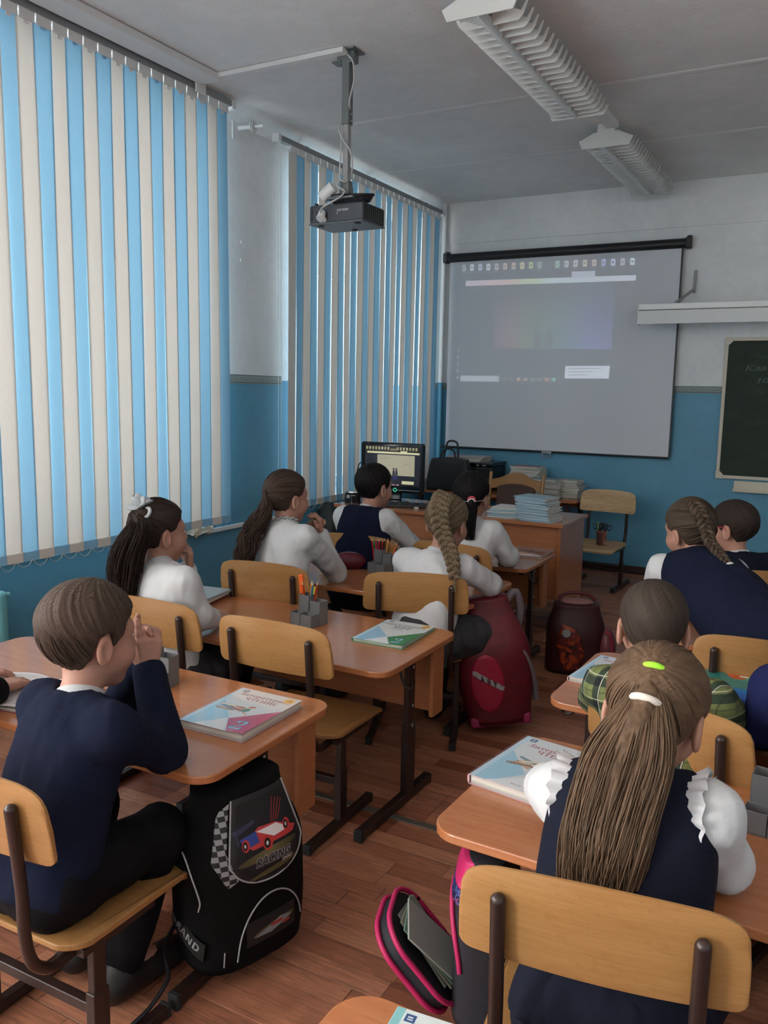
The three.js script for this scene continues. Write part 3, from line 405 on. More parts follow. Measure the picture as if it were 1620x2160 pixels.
{
  const o = thing('projector_mount', 'grey telescopic pole hanging from the ceiling with wound white cable', 'mount', [-2.115, 0, -3.45]);
  part('ceiling_plate', merge([box(-0.06, 0.06, CEIL - 0.008, CEIL, -0.05, 0.05, 0.002), box(-0.045, 0.045, CEIL - 0.055, CEIL - 0.008, -0.02, 0.02, 0.002), box(-0.065, -0.02, CEIL - 0.05, CEIL - 0.04, -0.02, 0.03)]), M.poleGrey, o);
  part('upper_pole', box(-0.019, 0.019, 2.545, CEIL - 0.03, -0.019, 0.019, 0.003), M.poleGrey, o); part('lower_pole', box(-0.014, 0.014, 2.29, 2.56, -0.014, 0.014, 0.003), M.greyLight, o);
  part('screws', merge([0.03, 0.0].map((d) => new THREE.CylinderGeometry(0.004, 0.004, 0.012, 8).rotateZ(PI / 2).translate(0.024, 2.56 + d, 0))), M.steel, o);
  part('swivel', merge([box(-0.022, 0.022, 2.235, 2.3, -0.02, 0.02, 0.004), new THREE.CylinderGeometry(0.02, 0.02, 0.05, 12).rotateZ(PI / 2).translate(0, 2.262, 0), box(-0.07, 0.07, 2.212, 2.222, -0.06, 0.06, 0.003), bar([-0.06, 2.215, 0.05], [0.06, 2.215, -0.05], 0.02, 0.008)]), M.poleGrey, o);
  const cable = mat({ color: L(0.5, 0.51, 0.5), roughness: 0.5 });
  part('power_cable', merge([tube([[0.012, CEIL - 0.02, 0.03], [0.045, 2.8, 0.03], [0.052, 2.72, 0.03], [0.03, 2.64, 0.03], [0.0, 2.585, -0.02], [-0.03, 2.56, 0.0], [-0.025, 2.52, 0.03], [0.0, 2.47, 0.03], [0.028, 2.43, 0.02], [0.03, 2.38, 0.0], [0.01, 2.32, -0.02], [-0.02, 2.3, 0.02], [-0.02, 2.27, 0.045], [0.02, 2.245, 0.05], [0.01, 2.215, 0.07], [-0.07, 2.17, 0.095], [-0.1, 2.145, 0.06]], 0.0042, 120, 7), tube([[-0.018, 2.545, 0.02], [-0.02, 2.4, 0.022], [-0.018, 2.31, 0.03], [0.01, 2.29, 0.03], [0.02, 2.3, 0.02]], 0.0035, 40, 6)]), cable, o, 'grey power cable');
  part('adapter', new THREE.CylinderGeometry(0.026, 0.028, 0.075, 18).rotateZ(-0.95).translate(-0.078, 2.252, 0.035), M.white, o, 'white plug socket');
  part('plug', merge([new THREE.CylinderGeometry(0.017, 0.02, 0.035, 14).rotateX(-0.5).translate(-0.095, 2.145, 0.062), new THREE.TorusGeometry(0.02, 0.006, 8, 16).rotateX(1.0).translate(-0.1, 2.132, 0.055)]), M.white, o, 'white plug');
  const loops = []; for (let k = 0; k < 4; k++) loops.push(tube(Array.from({ length: 14 }, (_, i) => { const a = i / 14 * 2 * PI; return V(Math.cos(a) * (0.1 + k * 0.006) + 0.02, 2.213 + k * 0.006 + 0.004 * Math.sin(a * 2 + k), Math.sin(a) * (0.05 + k * 0.004) - 0.01); }), 0.0042, 60, 6, true)); part('cable_coil', merge(loops), M.black, o, 'coiled black video cable');
}
{
  const o = thing('projector', 'dark grey projector hanging upside down under the ceiling pole', 'projector', [-2.145, 2.155, -3.51]), body = mat({ color: L(0.06, 0.065, 0.075), roughness: 0.4 });
  part('body', new RoundedBoxGeometry(0.29, 0.082, 0.21, 3, 0.01), body, o); part('base_rim', box(-0.146, 0.146, -0.047, -0.038, -0.106, 0.106, 0.004), mat({ color: L(0.13, 0.14, 0.15), roughness: 0.4 }), o);
  part('port_recess', box(-0.105, -0.045, -0.03, 0.012, 0.1052, 0.1062), M.black, o);
  part('vent_grille', merge(Array.from({ length: 9 }, (_, i) => box(-0.135, -0.123, 0.028 - i * 0.007, 0.031 - i * 0.007, 0.1045, 0.107))), M.black, o);
  part('side_vent', merge([box(0.1445, 0.1462, -0.034, 0.034, -0.09, 0.092), ...Array.from({ length: 10 }, (_, i) => box(0.1455, 0.1475, -0.03, 0.03, -0.085 + i * 0.018, -0.082 + i * 0.018))]), M.blackGloss, o);
  part('lens', new THREE.CylinderGeometry(0.032, 0.036, 0.03, 24).rotateX(PI / 2).translate(0.06, 0, -0.115), M.blackGloss, o); part('knob', new THREE.CylinderGeometry(0.009, 0.009, 0.014, 14).translate(-0.12, 0.046, 0.08), M.black, o); part('feet', merge([[-0.1, 0.07], [0.1, 0.07], [0, -0.07]].map(([x, z]) => new THREE.CylinderGeometry(0.014, 0.014, 0.006, 14).translate(x, -0.049, z))), M.black, o);
  part('lettering', new THREE.PlaneGeometry(0.105, 0.032).translate(0.03, 0.006, 0.1063), mat({ roughness: 0.5, map: canvasTex(256, 80, (g, w, h) => { g.fillStyle = '#474a50'; g.fillRect(0, 0, w, h); g.translate(w, h); g.rotate(PI); g.fillStyle = '#c9ccd0'; g.font = 'bold 34px sans-serif'; g.fillText('SENS-EYE', 30, 62); g.strokeStyle = '#b7babf'; g.lineWidth = 4; g.beginPath(); g.ellipse(180, 16, 12, 8, 0, 0.4, 5.6); g.stroke(); }) }), o, 'upside-down pale lettering');
}
{ // flag socket on the pier
  const o = thing('wall_bracket', 'white wall bracket with peg and disc between the two blinds', 'bracket', [WALLX, 2.75, -3.85]);
  part('plate', box(0, 0.006, -0.055, 0.055, -0.052, 0.05, 0.002), MW.upper, o); part('plate_edge', merge([box(0.004, 0.009, -0.055, 0.055, 0.044, 0.05, 0.001), box(0.004, 0.009, -0.058, -0.052, -0.052, 0.05, 0.001)]), M.white, o); part('peg', new THREE.CylinderGeometry(0.011, 0.013, 0.09, 14).rotateZ(-PI / 2).rotateY(0.15).translate(0.05, 0.01, -0.01), M.white, o); part('disc', merge([new THREE.CylinderGeometry(0.034, 0.034, 0.003, 24).rotateZ(PI / 2).rotateY(0.15).translate(0.092, 0.01, -0.018), new THREE.CylinderGeometry(0.03, 0.03, 0.003, 24).rotateZ(PI / 2).rotateY(0.15).translate(0.1, 0.01, -0.019)]), M.white, o); part('tip', new THREE.CylinderGeometry(0.007, 0.007, 0.05, 12).rotateZ(-PI / 2).rotateY(0.15).translate(0.13, 0.01, -0.024), M.white, o);
  for (const [y, z] of [[2.16, -3.88], [2.06, -3.875]]) one('wall_anchor', new THREE.CylinderGeometry(0.009, 0.009, 0.006, 12).rotateZ(PI / 2), M.whiteGloss, 'small white plug in the grey pier between the blinds', 'wall plug', [WALLX + 0.003, y, z], 0, 'wall plugs in the pier');
  one('wall_conduit', box(0, 0.016, -0.012, 0.012, -0.45, 0.42, 0.003), M.whiteGloss, 'thin white cable conduit along the blue wall below the blinds', 'conduit', [WALLX, 0.555, -3.95]);
  const e = thing('sill_end_trim', 'chipped cream end bracket under the window sill', 'bracket', [WALLX, 0.56, -3.46]); const gg = new THREE.BoxGeometry(0.06, 0.035, 0.16, 6, 4, 14), pp = gg.attributes.position; for (let i = 0; i < pp.count; i++) { const n = noise3(pp.getX(i) * 60, pp.getY(i) * 60, pp.getZ(i) * 60) - 0.5; pp.setXYZ(i, pp.getX(i) + n * 0.008, pp.getY(i) + n * 0.016, pp.getZ(i) + n * 0.01); } gg.computeVertexNormals(); part('foam', gg.translate(0.035, 0.02, 0), M.cream, e); part('drips', merge([new THREE.SphereGeometry(0.008, 8, 6).translate(0.05, -0.008, 0.045), new THREE.SphereGeometry(0.008, 8, 6).translate(0.05, -0.006, -0.06)]), M.cream, e);
}
{ // radiator under the near window
  const rm = mat({ color: L(0.16, 0.45, 0.5), roughness: 0.4 }), o = thing('radiator', 'turquoise painted cast iron radiator below the tightly closed striped blind', 'radiator', [WALLX + 0.08, 0.08, -1.95]);
  for (let k = 0; k < 7; k++) part('section', merge([new RoundedBoxGeometry(0.1, 0.43, 0.05, 3, 0.02).translate(0, 0.215, -0.22 + k * 0.075), box(-0.015, 0.015, 0.03, 0.4, -0.25 + k * 0.075, -0.19 + k * 0.075, 0.006)]), rm, o);
  part('pipe', merge([tube([[0, 0.4, -0.28], [0, 0.4, 0.35]], 0.012, 4, 10), tube([[0, 0.04, -0.28], [0, 0.04, 0.35]], 0.012, 4, 10)]), rm, o);
}

// ---------------------------------------------------------------- things on the teacher's desk
const TD = 0.63;
{
  const o = thing('monitor', 'black desktop monitor showing a video window on teacher desk', 'monitor', [-2.565, TD, -4.8], 0.06);
  const scr = canvasTex(768, 512, (g, w, h) => {
    g.fillStyle = '#1c1a26'; g.fillRect(0, 0, w, h); g.fillStyle = '#14120f'; g.fillRect(0, 0, w, 92); const r = RNG(8);
    for (let k = 0; k < 17; k++) { g.fillStyle = ['#cfc89a', '#d8d2ac', '#bdb588', '#c9c093'][k % 4]; if (k === 8 || k === 9) { g.fillStyle = '#7e7a55'; g.fillRect(14 + k * 43, 34, 44, 26); } else { g.fillRect(16 + k * 43, 16, 24, 32); g.fillStyle = '#3b372a'; g.fillRect(22 + k * 43, 24, 10, 12); } g.fillStyle = '#8d8766'; g.fillRect(14 + k * 43, 56, 28, 5); }
    g.fillStyle = '#e0dab0'; g.fillRect(30, 78, 730, 24); g.fillRect(500, 62, 90, 18);
    g.fillStyle = '#b1ac92'; g.fillRect(176, 116, 520, 264); for (let k = 0; k < 240; k++) { g.fillStyle = `rgba(${150 + r() * 40},${145 + r() * 40},${120 + r() * 40},0.12)`; g.beginPath(); g.ellipse(190 + r() * 490, 130 + r() * 230, 8 + r() * 40, 3 + r() * 8, 0, 0, 7); g.fill(); }
    g.fillStyle = '#8d877a'; for (let k = 0; k < 3; k++) g.fillRect(210, 150 + k * 14, 150 - k * 30, 3); g.strokeStyle = '#7f7890'; g.lineWidth = 3; g.beginPath(); g.arc(590, 300, 70, 3.6, 5.6); g.stroke();
    for (const x of [408, 446]) { g.fillStyle = '#262236'; g.beginPath(); g.moveTo(x - 18, 378); g.lineTo(x - 14, 330); g.lineTo(x - 6, 300); g.lineTo(x + 8, 300); g.lineTo(x + 16, 330); g.lineTo(x + 20, 378); g.fill(); g.beginPath(); g.arc(x, 292, 11, 0, 7); g.fill(); }
    g.fillStyle = '#2a2566'; g.fillRect(400, 392, 60, 40); g.fillStyle = '#d3d0a6'; g.fillRect(524, 444, 166, 42); g.fillStyle = '#0f0d12'; g.fillRect(0, 490, w, 22); ['#c9c4c0', '#b8b2a0', '#bdb5b5', '#c4b8c8', '#c06a5a', '#d8d4d8'].forEach((c, k) => { g.fillStyle = c; g.fillRect(300 + k * 32, 494, 22, 13); });
    g.fillStyle = '#4a4a3e'; for (let k = 0; k < 6; k++) g.fillRect(8, 120 + k * 34, 12, 14);
  });
  part('bezel', merge([new RoundedBoxGeometry(0.45, 0.325, 0.04, 3, 0.016).translate(0, 0.225, 0), new RoundedBoxGeometry(0.36, 0.24, 0.04, 3, 0.015).translate(0, 0.22, -0.035)]), M.blackGloss, o);
  part('display', new THREE.PlaneGeometry(0.392, 0.258).translate(0.005, 0.238, 0.0205), mat({ color: 0x050505, roughness: 0.3, emissive: 0xffffff, emissiveMap: scr, emissiveIntensity: 0.55 }), o, 'lit screen');
  part('badge', new THREE.PlaneGeometry(0.036, 0.012).translate(-0.165, 0.377, 0.0206), mat({ roughness: 0.5, map: canvasTex(96, 32, (g, w, h) => { g.fillStyle = '#0a0a0c'; g.fillRect(0, 0, w, h); g.fillStyle = '#8e8e90'; g.font = 'bold 28px sans-serif'; g.fillText('acer', 10, 26); }) }), o);
  part('power_light', new THREE.TorusGeometry(0.011, 0.0028, 8, 20).translate(0.03, 0.083, 0.022), mat({ color: 0x031a12, emissive: L(0.05, 0.5, 0.32), emissiveIntensity: 0.7 }), o, 'green ring light'); part('trim_line', merge([box(-0.2, 0.015, 0.082, 0.084, 0.0198, 0.0212), box(0.045, 0.2, 0.082, 0.084, 0.0198, 0.0212)]), M.steel, o);
  part('stand', merge([new THREE.CylinderGeometry(0.11, 0.12, 0.012, 32).scale(1, 1, 0.75).translate(0, 0.006, 0), box(-0.05, 0.05, 0.01, 0.14, -0.05, -0.025, 0.008)]), M.blackGloss, o);
  part('cable', tube([[-0.2, 0.25, -0.02], [-0.245, 0.24, -0.01], [-0.26, 0.17, 0.0], [-0.25, 0.08, 0.01], [-0.22, 0.01, 0]], 0.004, 24, 6), M.black, o);
  one('keyboard', merge([new RoundedBoxGeometry(0.36, 0.018, 0.13, 2, 0.006).translate(0, 0.009, 0), ...Array.from({ length: 36 }, (_, i) => box(-0.16 + (i % 12) * 0.0275, -0.138 + (i % 12) * 0.0275, 0.017, 0.022, -0.045 + Math.floor(i / 12) * 0.03, -0.022 + Math.floor(i / 12) * 0.03, 0.002))]), M.black, 'black keyboard in front of the teacher monitor', 'keyboard', [-2.33, TD, -4.67], 0.35);
  const sp = thing('loudspeaker', 'tall grey desktop loudspeaker left of the teacher monitor', 'speaker', [-2.765, TD, -4.93], 0.2); part('cabinet', new RoundedBoxGeometry(0.085, 0.21, 0.09, 3, 0.008).translate(0, 0.105, 0), mat({ color: L(0.3, 0.31, 0.33), roughness: 0.6 }), sp); part('grille', box(-0.036, 0.036, 0.02, 0.2, 0.044, 0.047, 0.002), mat({ color: L(0.24, 0.25, 0.27), roughness: 0.9, bumpMap: reps(weaveBump, 20, 20), bumpScale: 0.001 }), sp);
  const rd = thing('radio', 'small black and silver radio at the corner of teacher desk', 'radio', [-2.745, TD, -4.6], 0.25); part('case', new THREE.CylinderGeometry(0.048, 0.05, 0.07, 28).scale(1.05, 1, 0.8).translate(0, 0.035, 0), M.blackGloss, rd); part('top_ring', new THREE.CylinderGeometry(0.046, 0.0485, 0.008, 28).scale(1.05, 1, 0.8).translate(0, 0.073, 0), M.steel, rd); part('dial', merge([new THREE.CylinderGeometry(0.012, 0.012, 0.006, 16).rotateX(PI / 2).translate(-0.018, 0.045, 0.039), box(0.0, 0.028, 0.05, 0.054, 0.036, 0.041)]), M.greyLight, rd);
}
// exercise books: loose pages between thin covers, some sagging
function softBook(w, d, t, seed, sag = 0.004) {
  const r = RNG(seed), g = new THREE.BoxGeometry(w, t, d, 10, 1, 8), p = g.attributes.position, a = r() * 6;
  for (let i = 0; i < p.count; i++) { const x = p.getX(i), z = p.getZ(i); p.setY(i, p.getY(i) + t / 2 + sag * (Math.sin(x / w * 3 + a) * 0.5 + 0.5) * (0.4 + z / d) * (p.getY(i) > 0 ? 1 : 0.85)); }
  g.computeVertexNormals(); return g;
}
{
  const r = RNG(55), bl = [[0.33, 0.47, 0.55], [0.4, 0.53, 0.6], [0.26, 0.42, 0.52], [0.46, 0.56, 0.61]].map((c) => mat({ color: L(...c), roughness: 0.75 })), wh = M.paper, edge = M.paperEdge;
  let y = TD; for (let k = 0; k < 17; k++) { const t = 0.0065 + r() * 0.002, ang = -0.1 + (r() - 0.5) * 0.18 - k * 0.005; const m = [edge, bl[k % 4], bl[k % 4], bl[(k + 1) % 4], bl[(k + 2) % 4], edge]; one('exercise_book', softBook(0.2, 0.165, t, k + 3, 0.0025), m, 'pale blue exercise book in the thick stack on teacher desk', 'exercise book', [-1.495 + (r() - 0.5) * 0.024 - k * 0.0022, y, -4.605 + (r() - 0.5) * 0.014 - k * 0.003], ang, 'stack of blue exercise books'); y += t + 0.0004; }
  y = TD; for (let k = 0; k < 7; k++) { const t = 0.0055 + r() * 0.003; one('exercise_book', softBook(0.2, 0.16, t, k + 40, 0.003), [edge, edge, k > 3 ? wh : bl[k % 4], wh, k % 3 ? bl[k % 4] : edge, edge], 'white exercise book in the thin messy pile on teacher desk', 'exercise book', [-1.695 + (r() - 0.5) * 0.03, y, -4.62 - k * 0.006], 0.1 + (r() - 0.5) * 0.35, 'pile of white exercise books'); y += t + 0.0008; }
  for (const [x, z, a, c, lab] of [[-2.18, -4.62, 0.3, 0xa33a44, 'small dark red eraser at the edge of teacher desk'], [-2.28, -4.59, 0.9, 0xd9d6c9, 'stub of white chalk on teacher desk edge']]) one('desk_stub', new RoundedBoxGeometry(0.03, 0.012, 0.018, 2, 0.005).translate(0, 0.006, 0), mat({ color: c, roughness: 0.7 }), lab, 'eraser', [x, TD, z], a);
  one('paper_sheet', softBook(0.15, 0.1, 0.0012, 12, 0.004), mat({ color: L(0.35, 0.5, 0.6), roughness: 0.8 }), 'pale blue slip of paper beside the keyboard', 'paper', [-2.13, TD, -4.68], 0.5);
}
// side table along the front wall with printer, bag and piles
{
  const o = thing('side_table', 'low wooden side table along the blue front wall', 'table', [-2.34, 0, -6.17]), T = 0.585; part('tabletop', slab(1.34, 0.47, 0.022, 0.06).translate(0, T - 0.022, 0), M.desk, o); for (const x of [-0.6, 0.6]) for (const z of [-0.18, 0.18]) part('leg', box(x - 0.018, x + 0.018, 0, T - 0.022, z - 0.018, z + 0.018, 0.003), M.metal, o); part('apron', box(-0.6, 0.6, T - 0.1, T - 0.022, -0.2, -0.185, 0.002), M.panel, o);
  const p = thing('printer', 'black printer half hidden behind the black handbag', 'printer', [-2.6, T, -6.27]); part('body', new RoundedBoxGeometry(0.42, 0.19, 0.3, 3, 0.014).translate(0, 0.095, 0), M.black, p); part('lid', new RoundedBoxGeometry(0.43, 0.03, 0.31, 2, 0.01).translate(0, 0.205, 0), M.blackGloss, p); part('paper_tray', box(-0.12, 0.12, 0.05, 0.06, 0.15, 0.24, 0.003), M.black, p); part('buttons', merge([box(0.08, 0.1, 0.196, 0.204, 0.15, 0.157), box(0.13, 0.16, 0.196, 0.204, 0.15, 0.157)]), M.greyLight, p);
  const pc = [mat({ color: L(0.42, 0.4, 0.46), roughness: 0.8 }), M.paper, mat({ color: L(0.3, 0.28, 0.36), roughness: 0.8 })]; let y = T + 0.22; for (let k = 0; k < 4; k++) { one('folder', softBook(0.3, 0.22, 0.008, k + 60, 0.002), [M.paperEdge, M.paperEdge, pc[k % 3], pc[k % 3], M.paperEdge, M.paperEdge], 'paper folder lying on the black printer', 'folder', [-2.66 + k * 0.006, y, -6.28], 0.05 * (k - 1.5), 'folders on the printer'); y += 0.0102; }
  const b = thing('handbag', 'black handbag with two upright handles on the side table', 'bag', [-2.69, T, -5.985], 0.12), lm = mat({ color: L(0.012, 0.011, 0.012), roughness: 0.4 }); const bs = new THREE.Shape(); bs.moveTo(-0.165, 0); bs.lineTo(0.165, 0); bs.quadraticCurveTo(0.17, 0.1, 0.13, 0.225); bs.quadraticCurveTo(0, 0.25, -0.13, 0.225); bs.quadraticCurveTo(-0.17, 0.1, -0.165, 0); part('body', new THREE.ExtrudeGeometry(bs, { depth: 0.07, bevelEnabled: true, bevelSize: 0.012, bevelThickness: 0.02, bevelSegments: 4, curveSegments: 8 }).translate(0, 0.012, -0.035), lm, b); for (const z of [-0.035, 0.045]) part('handle', tube([[-0.075, 0.2, z], [-0.06, 0.27, z], [-0.035, 0.35 - z * 0.7, z], [0.01, 0.362 - z * 0.7, z], [0.045, 0.342 - z * 0.7, z], [0.055, 0.26, z], [0.06, 0.2, z]], 0.0075, 32, 8), lm, b); part('seam', tube([[-0.13, 0.2, 0.058], [0, 0.21, 0.058], [0.13, 0.2, 0.058]], 0.003, 16, 6), lm, b);
  const r = RNG(77), pal = [[0.3, 0.36, 0.36], [0.42, 0.42, 0.36], [0.22, 0.3, 0.32], [0.38, 0.33, 0.3], [0.34, 0.42, 0.42]].map((c) => mat({ color: L(...c), roughness: 0.8 }));
  const pile = (x, z, y0, n, w, d, t, lab, grp, top) => { let y = y0; for (let k = 0; k < n; k++) { const tt = t * (0.7 + 0.6 * r()), m = k === n - 1 && top ? top : pal[Math.floor(r() * 5)]; one('workbook', softBook(w * (0.92 + 0.1 * r()), d * (0.92 + 0.1 * r()), tt, k + 90, 0.003), [M.paperEdge, m, m, m, M.paperEdge, M.paperEdge], lab, 'workbook', [x + (r() - 0.5) * 0.02, y, z + (r() - 0.5) * 0.02], (r() - 0.5) * 0.3, grp); y += tt + 0.0004; } return y; };
  const red = mat({ color: L(0.34, 0.2, 0.22), roughness: 0.7 });
  pile(-2.14, -6.26, T, 15, 0.24, 0.19, 0.014, 'worn workbook in the tall pile behind the padded chair', 'tall pile of workbooks', red); pile(-1.93, -6.06, T, 12, 0.25, 0.2, 0.0105, 'greenish workbook in the wide low pile by the worn chair', 'low pile of workbooks'); pile(-1.79, -6.16, T, 10, 0.2, 0.18, 0.012, 'crumpled workbook in the pile at the table end', 'end pile of workbooks');
  one('class_card', new THREE.BoxGeometry(0.095, 0.07, 0.002), [M.paper, M.paper, M.paper, M.paper, mat({ roughness: 0.8, map: canvasTex(128, 96, (g, w, h) => { g.fillStyle = '#b9c4c4'; g.fillRect(0, 0, w, h); g.fillStyle = '#2a2c30'; g.font = 'bold 34px sans-serif'; g.fillText('1 «Б»', 18, 70); }) }), M.paper], 'white card with a class number leaning on the tall pile', 'card', [-2.19, T + 0.12, -6.125], 0.05);
}
// pencil cup on the worn chair
{
  const o = thing('pencil_cup', 'printed pencil cup with scissors on the worn chair', 'pencil cup', [-1.43, 0.315, -5.79]); const pr = canvasTex(256, 128, (g, w, h) => { g.fillStyle = '#5a3a34'; g.fillRect(0, 0, w, h); g.fillStyle = '#8d5a48'; g.fillRect(20, 10, 90, 118); g.fillStyle = '#c49a80'; g.beginPath(); g.ellipse(70, 105, 36, 22, 0, 0, 7); g.fill(); g.fillStyle = '#2e2430'; g.fillRect(120, 0, 60, 128); g.fillStyle = '#a8685a'; g.fillRect(0, 8, w, 8); });
  part('cup', new THREE.CylinderGeometry(0.036, 0.034, 0.1, 24, 1, true).translate(0, 0.05, 0), mat({ map: pr, roughness: 0.5, side: THREE.DoubleSide }), o); part('base', new THREE.CylinderGeometry(0.034, 0.034, 0.004, 24).translate(0, 0.002, 0), M.black, o);
  for (const [x, z, a, c] of [[-0.02, 0.01, 0.12, 0], [0.0, -0.015, -0.1, 1], [0.018, 0.01, -0.22, 0], [0.01, 0.0, 0.05, 1]]) { const s = new THREE.Group(); s.name = numbered('scissors'); s.userData = { label: 'black-handled scissors standing in the printed cup on the worn chair', category: 'scissors', group: 'scissors in the cup' }; s.position.set(-1.43 + x, 0.33, -5.79 + z); s.rotation.z = a; scene.add(s); part('blades', box(-0.005, 0.005, 0, 0.09, -0.001, 0.001), M.steel, s); part('handles', merge([new THREE.TorusGeometry(0.014, 0.0045, 8, 18).scale(0.8, 1.3, 1).translate(-0.012, 0.115, 0), new THREE.TorusGeometry(0.014, 0.0045, 8, 18).scale(0.8, 1.3, 1).translate(0.012, 0.112, 0)]), c ? M.black : mat({ color: L(0.02, 0.06, 0.08), roughness: 0.4 }), s); }
  one('pencil', new THREE.CylinderGeometry(0.0035, 0.0035, 0.15, 6).translate(0, 0.075, 0), mat({ color: L(0.45, 0.5, 0.08), roughness: 0.5 }), 'yellow-green pencil in the printed cup on the worn chair', 'pencil', [-1.455, 0.325, -5.775]);
}

// ---------------------------------------------------------------- books, organisers and other small things on the pupils' desks
const DY = DH + 0.0005;
function cover(title, o) {
  return canvasTex(512, 680, (g, w, h) => {
    g.fillStyle = o.bg || '#cfd3d6'; g.fillRect(0, 0, w, h);
    g.fillStyle = o.tint || '#9cc3d6'; g.beginPath(); g.moveTo(0, h * 0.3); g.lineTo(w * 0.5, h * 0.72); g.lineTo(w * 0.24, h); g.lineTo(0, h); g.fill(); g.fillStyle = o.strip || '#b6d2df'; g.fillRect(0, 0, 34, h);
    if (o.corner) { g.fillStyle = o.corner; g.beginPath(); g.moveTo(w, h * 0.36); g.lineTo(w * 0.52, h * 0.74); g.lineTo(w * 0.74, h); g.lineTo(w, h); g.fill(); g.fillStyle = '#d9dcdd'; g.beginPath(); g.moveTo(w * 0.5, h * 0.74); g.lineTo(w * 0.22, h); g.lineTo(w * 0.72, h); g.fill(); }
    if (o.flag) { g.fillStyle = o.flag; g.beginPath(); g.moveTo(w, h * 0.44); g.lineTo(w * 0.62, h * 0.6); g.lineTo(w, h * 0.74); g.fill(); g.beginPath(); g.moveTo(w * 0.66, h * 0.72); g.lineTo(w, h * 0.9); g.lineTo(w, h * 0.72); g.fill(); g.fillStyle = '#dfe1e2'; g.beginPath(); g.moveTo(w * 0.62, h * 0.72); g.lineTo(w * 0.2, h); g.lineTo(w, h); g.lineTo(w, h * 0.92); g.fill(); }
    const r = RNG(o.seed || 1);
    if (o.pic !== false) { // a heap of books with a small reader
      const cs = ['#c9a27a', '#8f6f58', '#d7c3a4', '#b0564e', '#6f8fa0', '#e3d6bf'];
      for (let k = 0; k < 12; k++) { g.save(); g.translate(w * 0.34 + (r() - 0.5) * 120, h * 0.52 + (r() - 0.5) * 90); g.rotate((r() - 0.5) * 0.9); g.fillStyle = cs[k % 6]; g.fillRect(-62, -11, 124, 22); g.strokeStyle = '#7a5a4a'; g.lineWidth = 2; g.strokeRect(-62, -11, 124, 22); g.restore(); }
      g.fillStyle = '#4b7f77'; g.beginPath(); g.ellipse(w * 0.55, h * 0.5, 26, 36, 0.3, 0, 7); g.fill(); g.fillStyle = '#d9ab8c'; g.beginPath(); g.arc(w * 0.56, h * 0.42, 20, 0, 7); g.fill(); g.fillStyle = '#b5473c'; g.beginPath(); g.ellipse(w * 0.57, h * 0.405, 26, 12, -0.3, 0, 7); g.fill(); g.strokeStyle = '#c8806a'; g.lineWidth = 10; g.beginPath(); g.moveTo(w * 0.55, h * 0.55); g.lineTo(w * 0.66, h * 0.6); g.stroke();
    }
    g.fillStyle = o.ink || '#8a3a5a'; g.textAlign = 'center'; title.forEach(([t, size, y, x]) => { g.font = `bold ${size}px serif`; g.fillText(t, w * (x || 0.5), h * y); });
    g.fillStyle = '#36517a'; g.fillRect(44, 22, 44, 44); g.fillStyle = '#cfd3d6'; g.fillRect(54, 34, 22, 8); g.fillRect(54, 48, 24, 6);
    if (o.medal) { g.fillStyle = '#d9a94c'; g.beginPath(); g.arc(w * 0.87, h * 0.09, 44, 0, 7); g.fill(); g.fillStyle = '#c0702a'; g.beginPath(); g.moveTo(w * 0.83, h * 0.1); g.lineTo(w * 0.9, h * 0.06); g.lineTo(w * 0.92, h * 0.11); g.fill(); g.strokeStyle = '#f0d08a'; g.lineWidth = 4; g.beginPath(); g.arc(w * 0.87, h * 0.09, 36, 0, 7); g.stroke(); }
    if (o.num) { g.font = 'bold 190px serif'; g.fillStyle = '#9cc6de'; g.strokeStyle = '#35618a'; g.lineWidth = 5; g.fillText(o.num, w * 0.78, h * 0.93); g.strokeText(o.num, w * 0.78, h * 0.93); }
    if (o.foot) { g.font = '26px serif'; g.fillStyle = '#6d5560'; g.fillText(o.foot, w * 0.56, h * 0.94); }
  });
}
function book(name, label, x, z, turn, w, d, t, coverTex, spineCol, film, cat = 'book', y = DY) {
  const o = thing(name, label, cat, [x, y, z], turn), cm = phys({ map: coverTex, roughness: film ? 0.22 : 0.4, clearcoat: film ? 0.6 : 0.2, clearcoatRoughness: film ? 0.1 : 0.3 }), sp = mat({ color: spineCol, roughness: 0.5 });
  const tg = new THREE.BoxGeometry(w, 0.0016, d, 8, 1, 8), p = tg.attributes.position; for (let i = 0; i < p.count; i++) p.setY(i, p.getY(i) + 0.003 * sstep(0.2, 0.5, p.getX(i) / w) * (0.5 + 0.5 * Math.sin(p.getZ(i) / d * 3))); tg.computeVertexNormals(); tg.translate(0, t - 0.0008, 0);
  part('front_cover', tg, [sp, sp, cm, sp, sp, sp], o, 'printed cover'); part('back_cover', box(-w / 2, w / 2, 0, 0.0016, -d / 2, d / 2), sp, o); part('pages', box(-w / 2 + 0.002, w / 2 - 0.003, 0.0016, t - 0.0016, -d / 2 + 0.003, d / 2 - 0.003), M.paperEdge, o);
  const sg = new THREE.CylinderGeometry(t / 2, t / 2, d, 12, 1, false, PI, PI); sg.rotateX(PI / 2); sg.scale(0.5, 1, 1); part('spine', sg.translate(-w / 2, t / 2, 0), sp, o);
  if (film) part('plastic_cover', box(-w / 2 - 0.006, w / 2 + 0.003, -0.0003, t + 0.0012, -d / 2 - 0.003, d / 2 + 0.003, 0.0015), phys({ color: 0xffffff, transmission: 1, thickness: 0, roughness: 0.06, ior: 1.35 }), o, 'clear plastic wrapper'); return o;
}
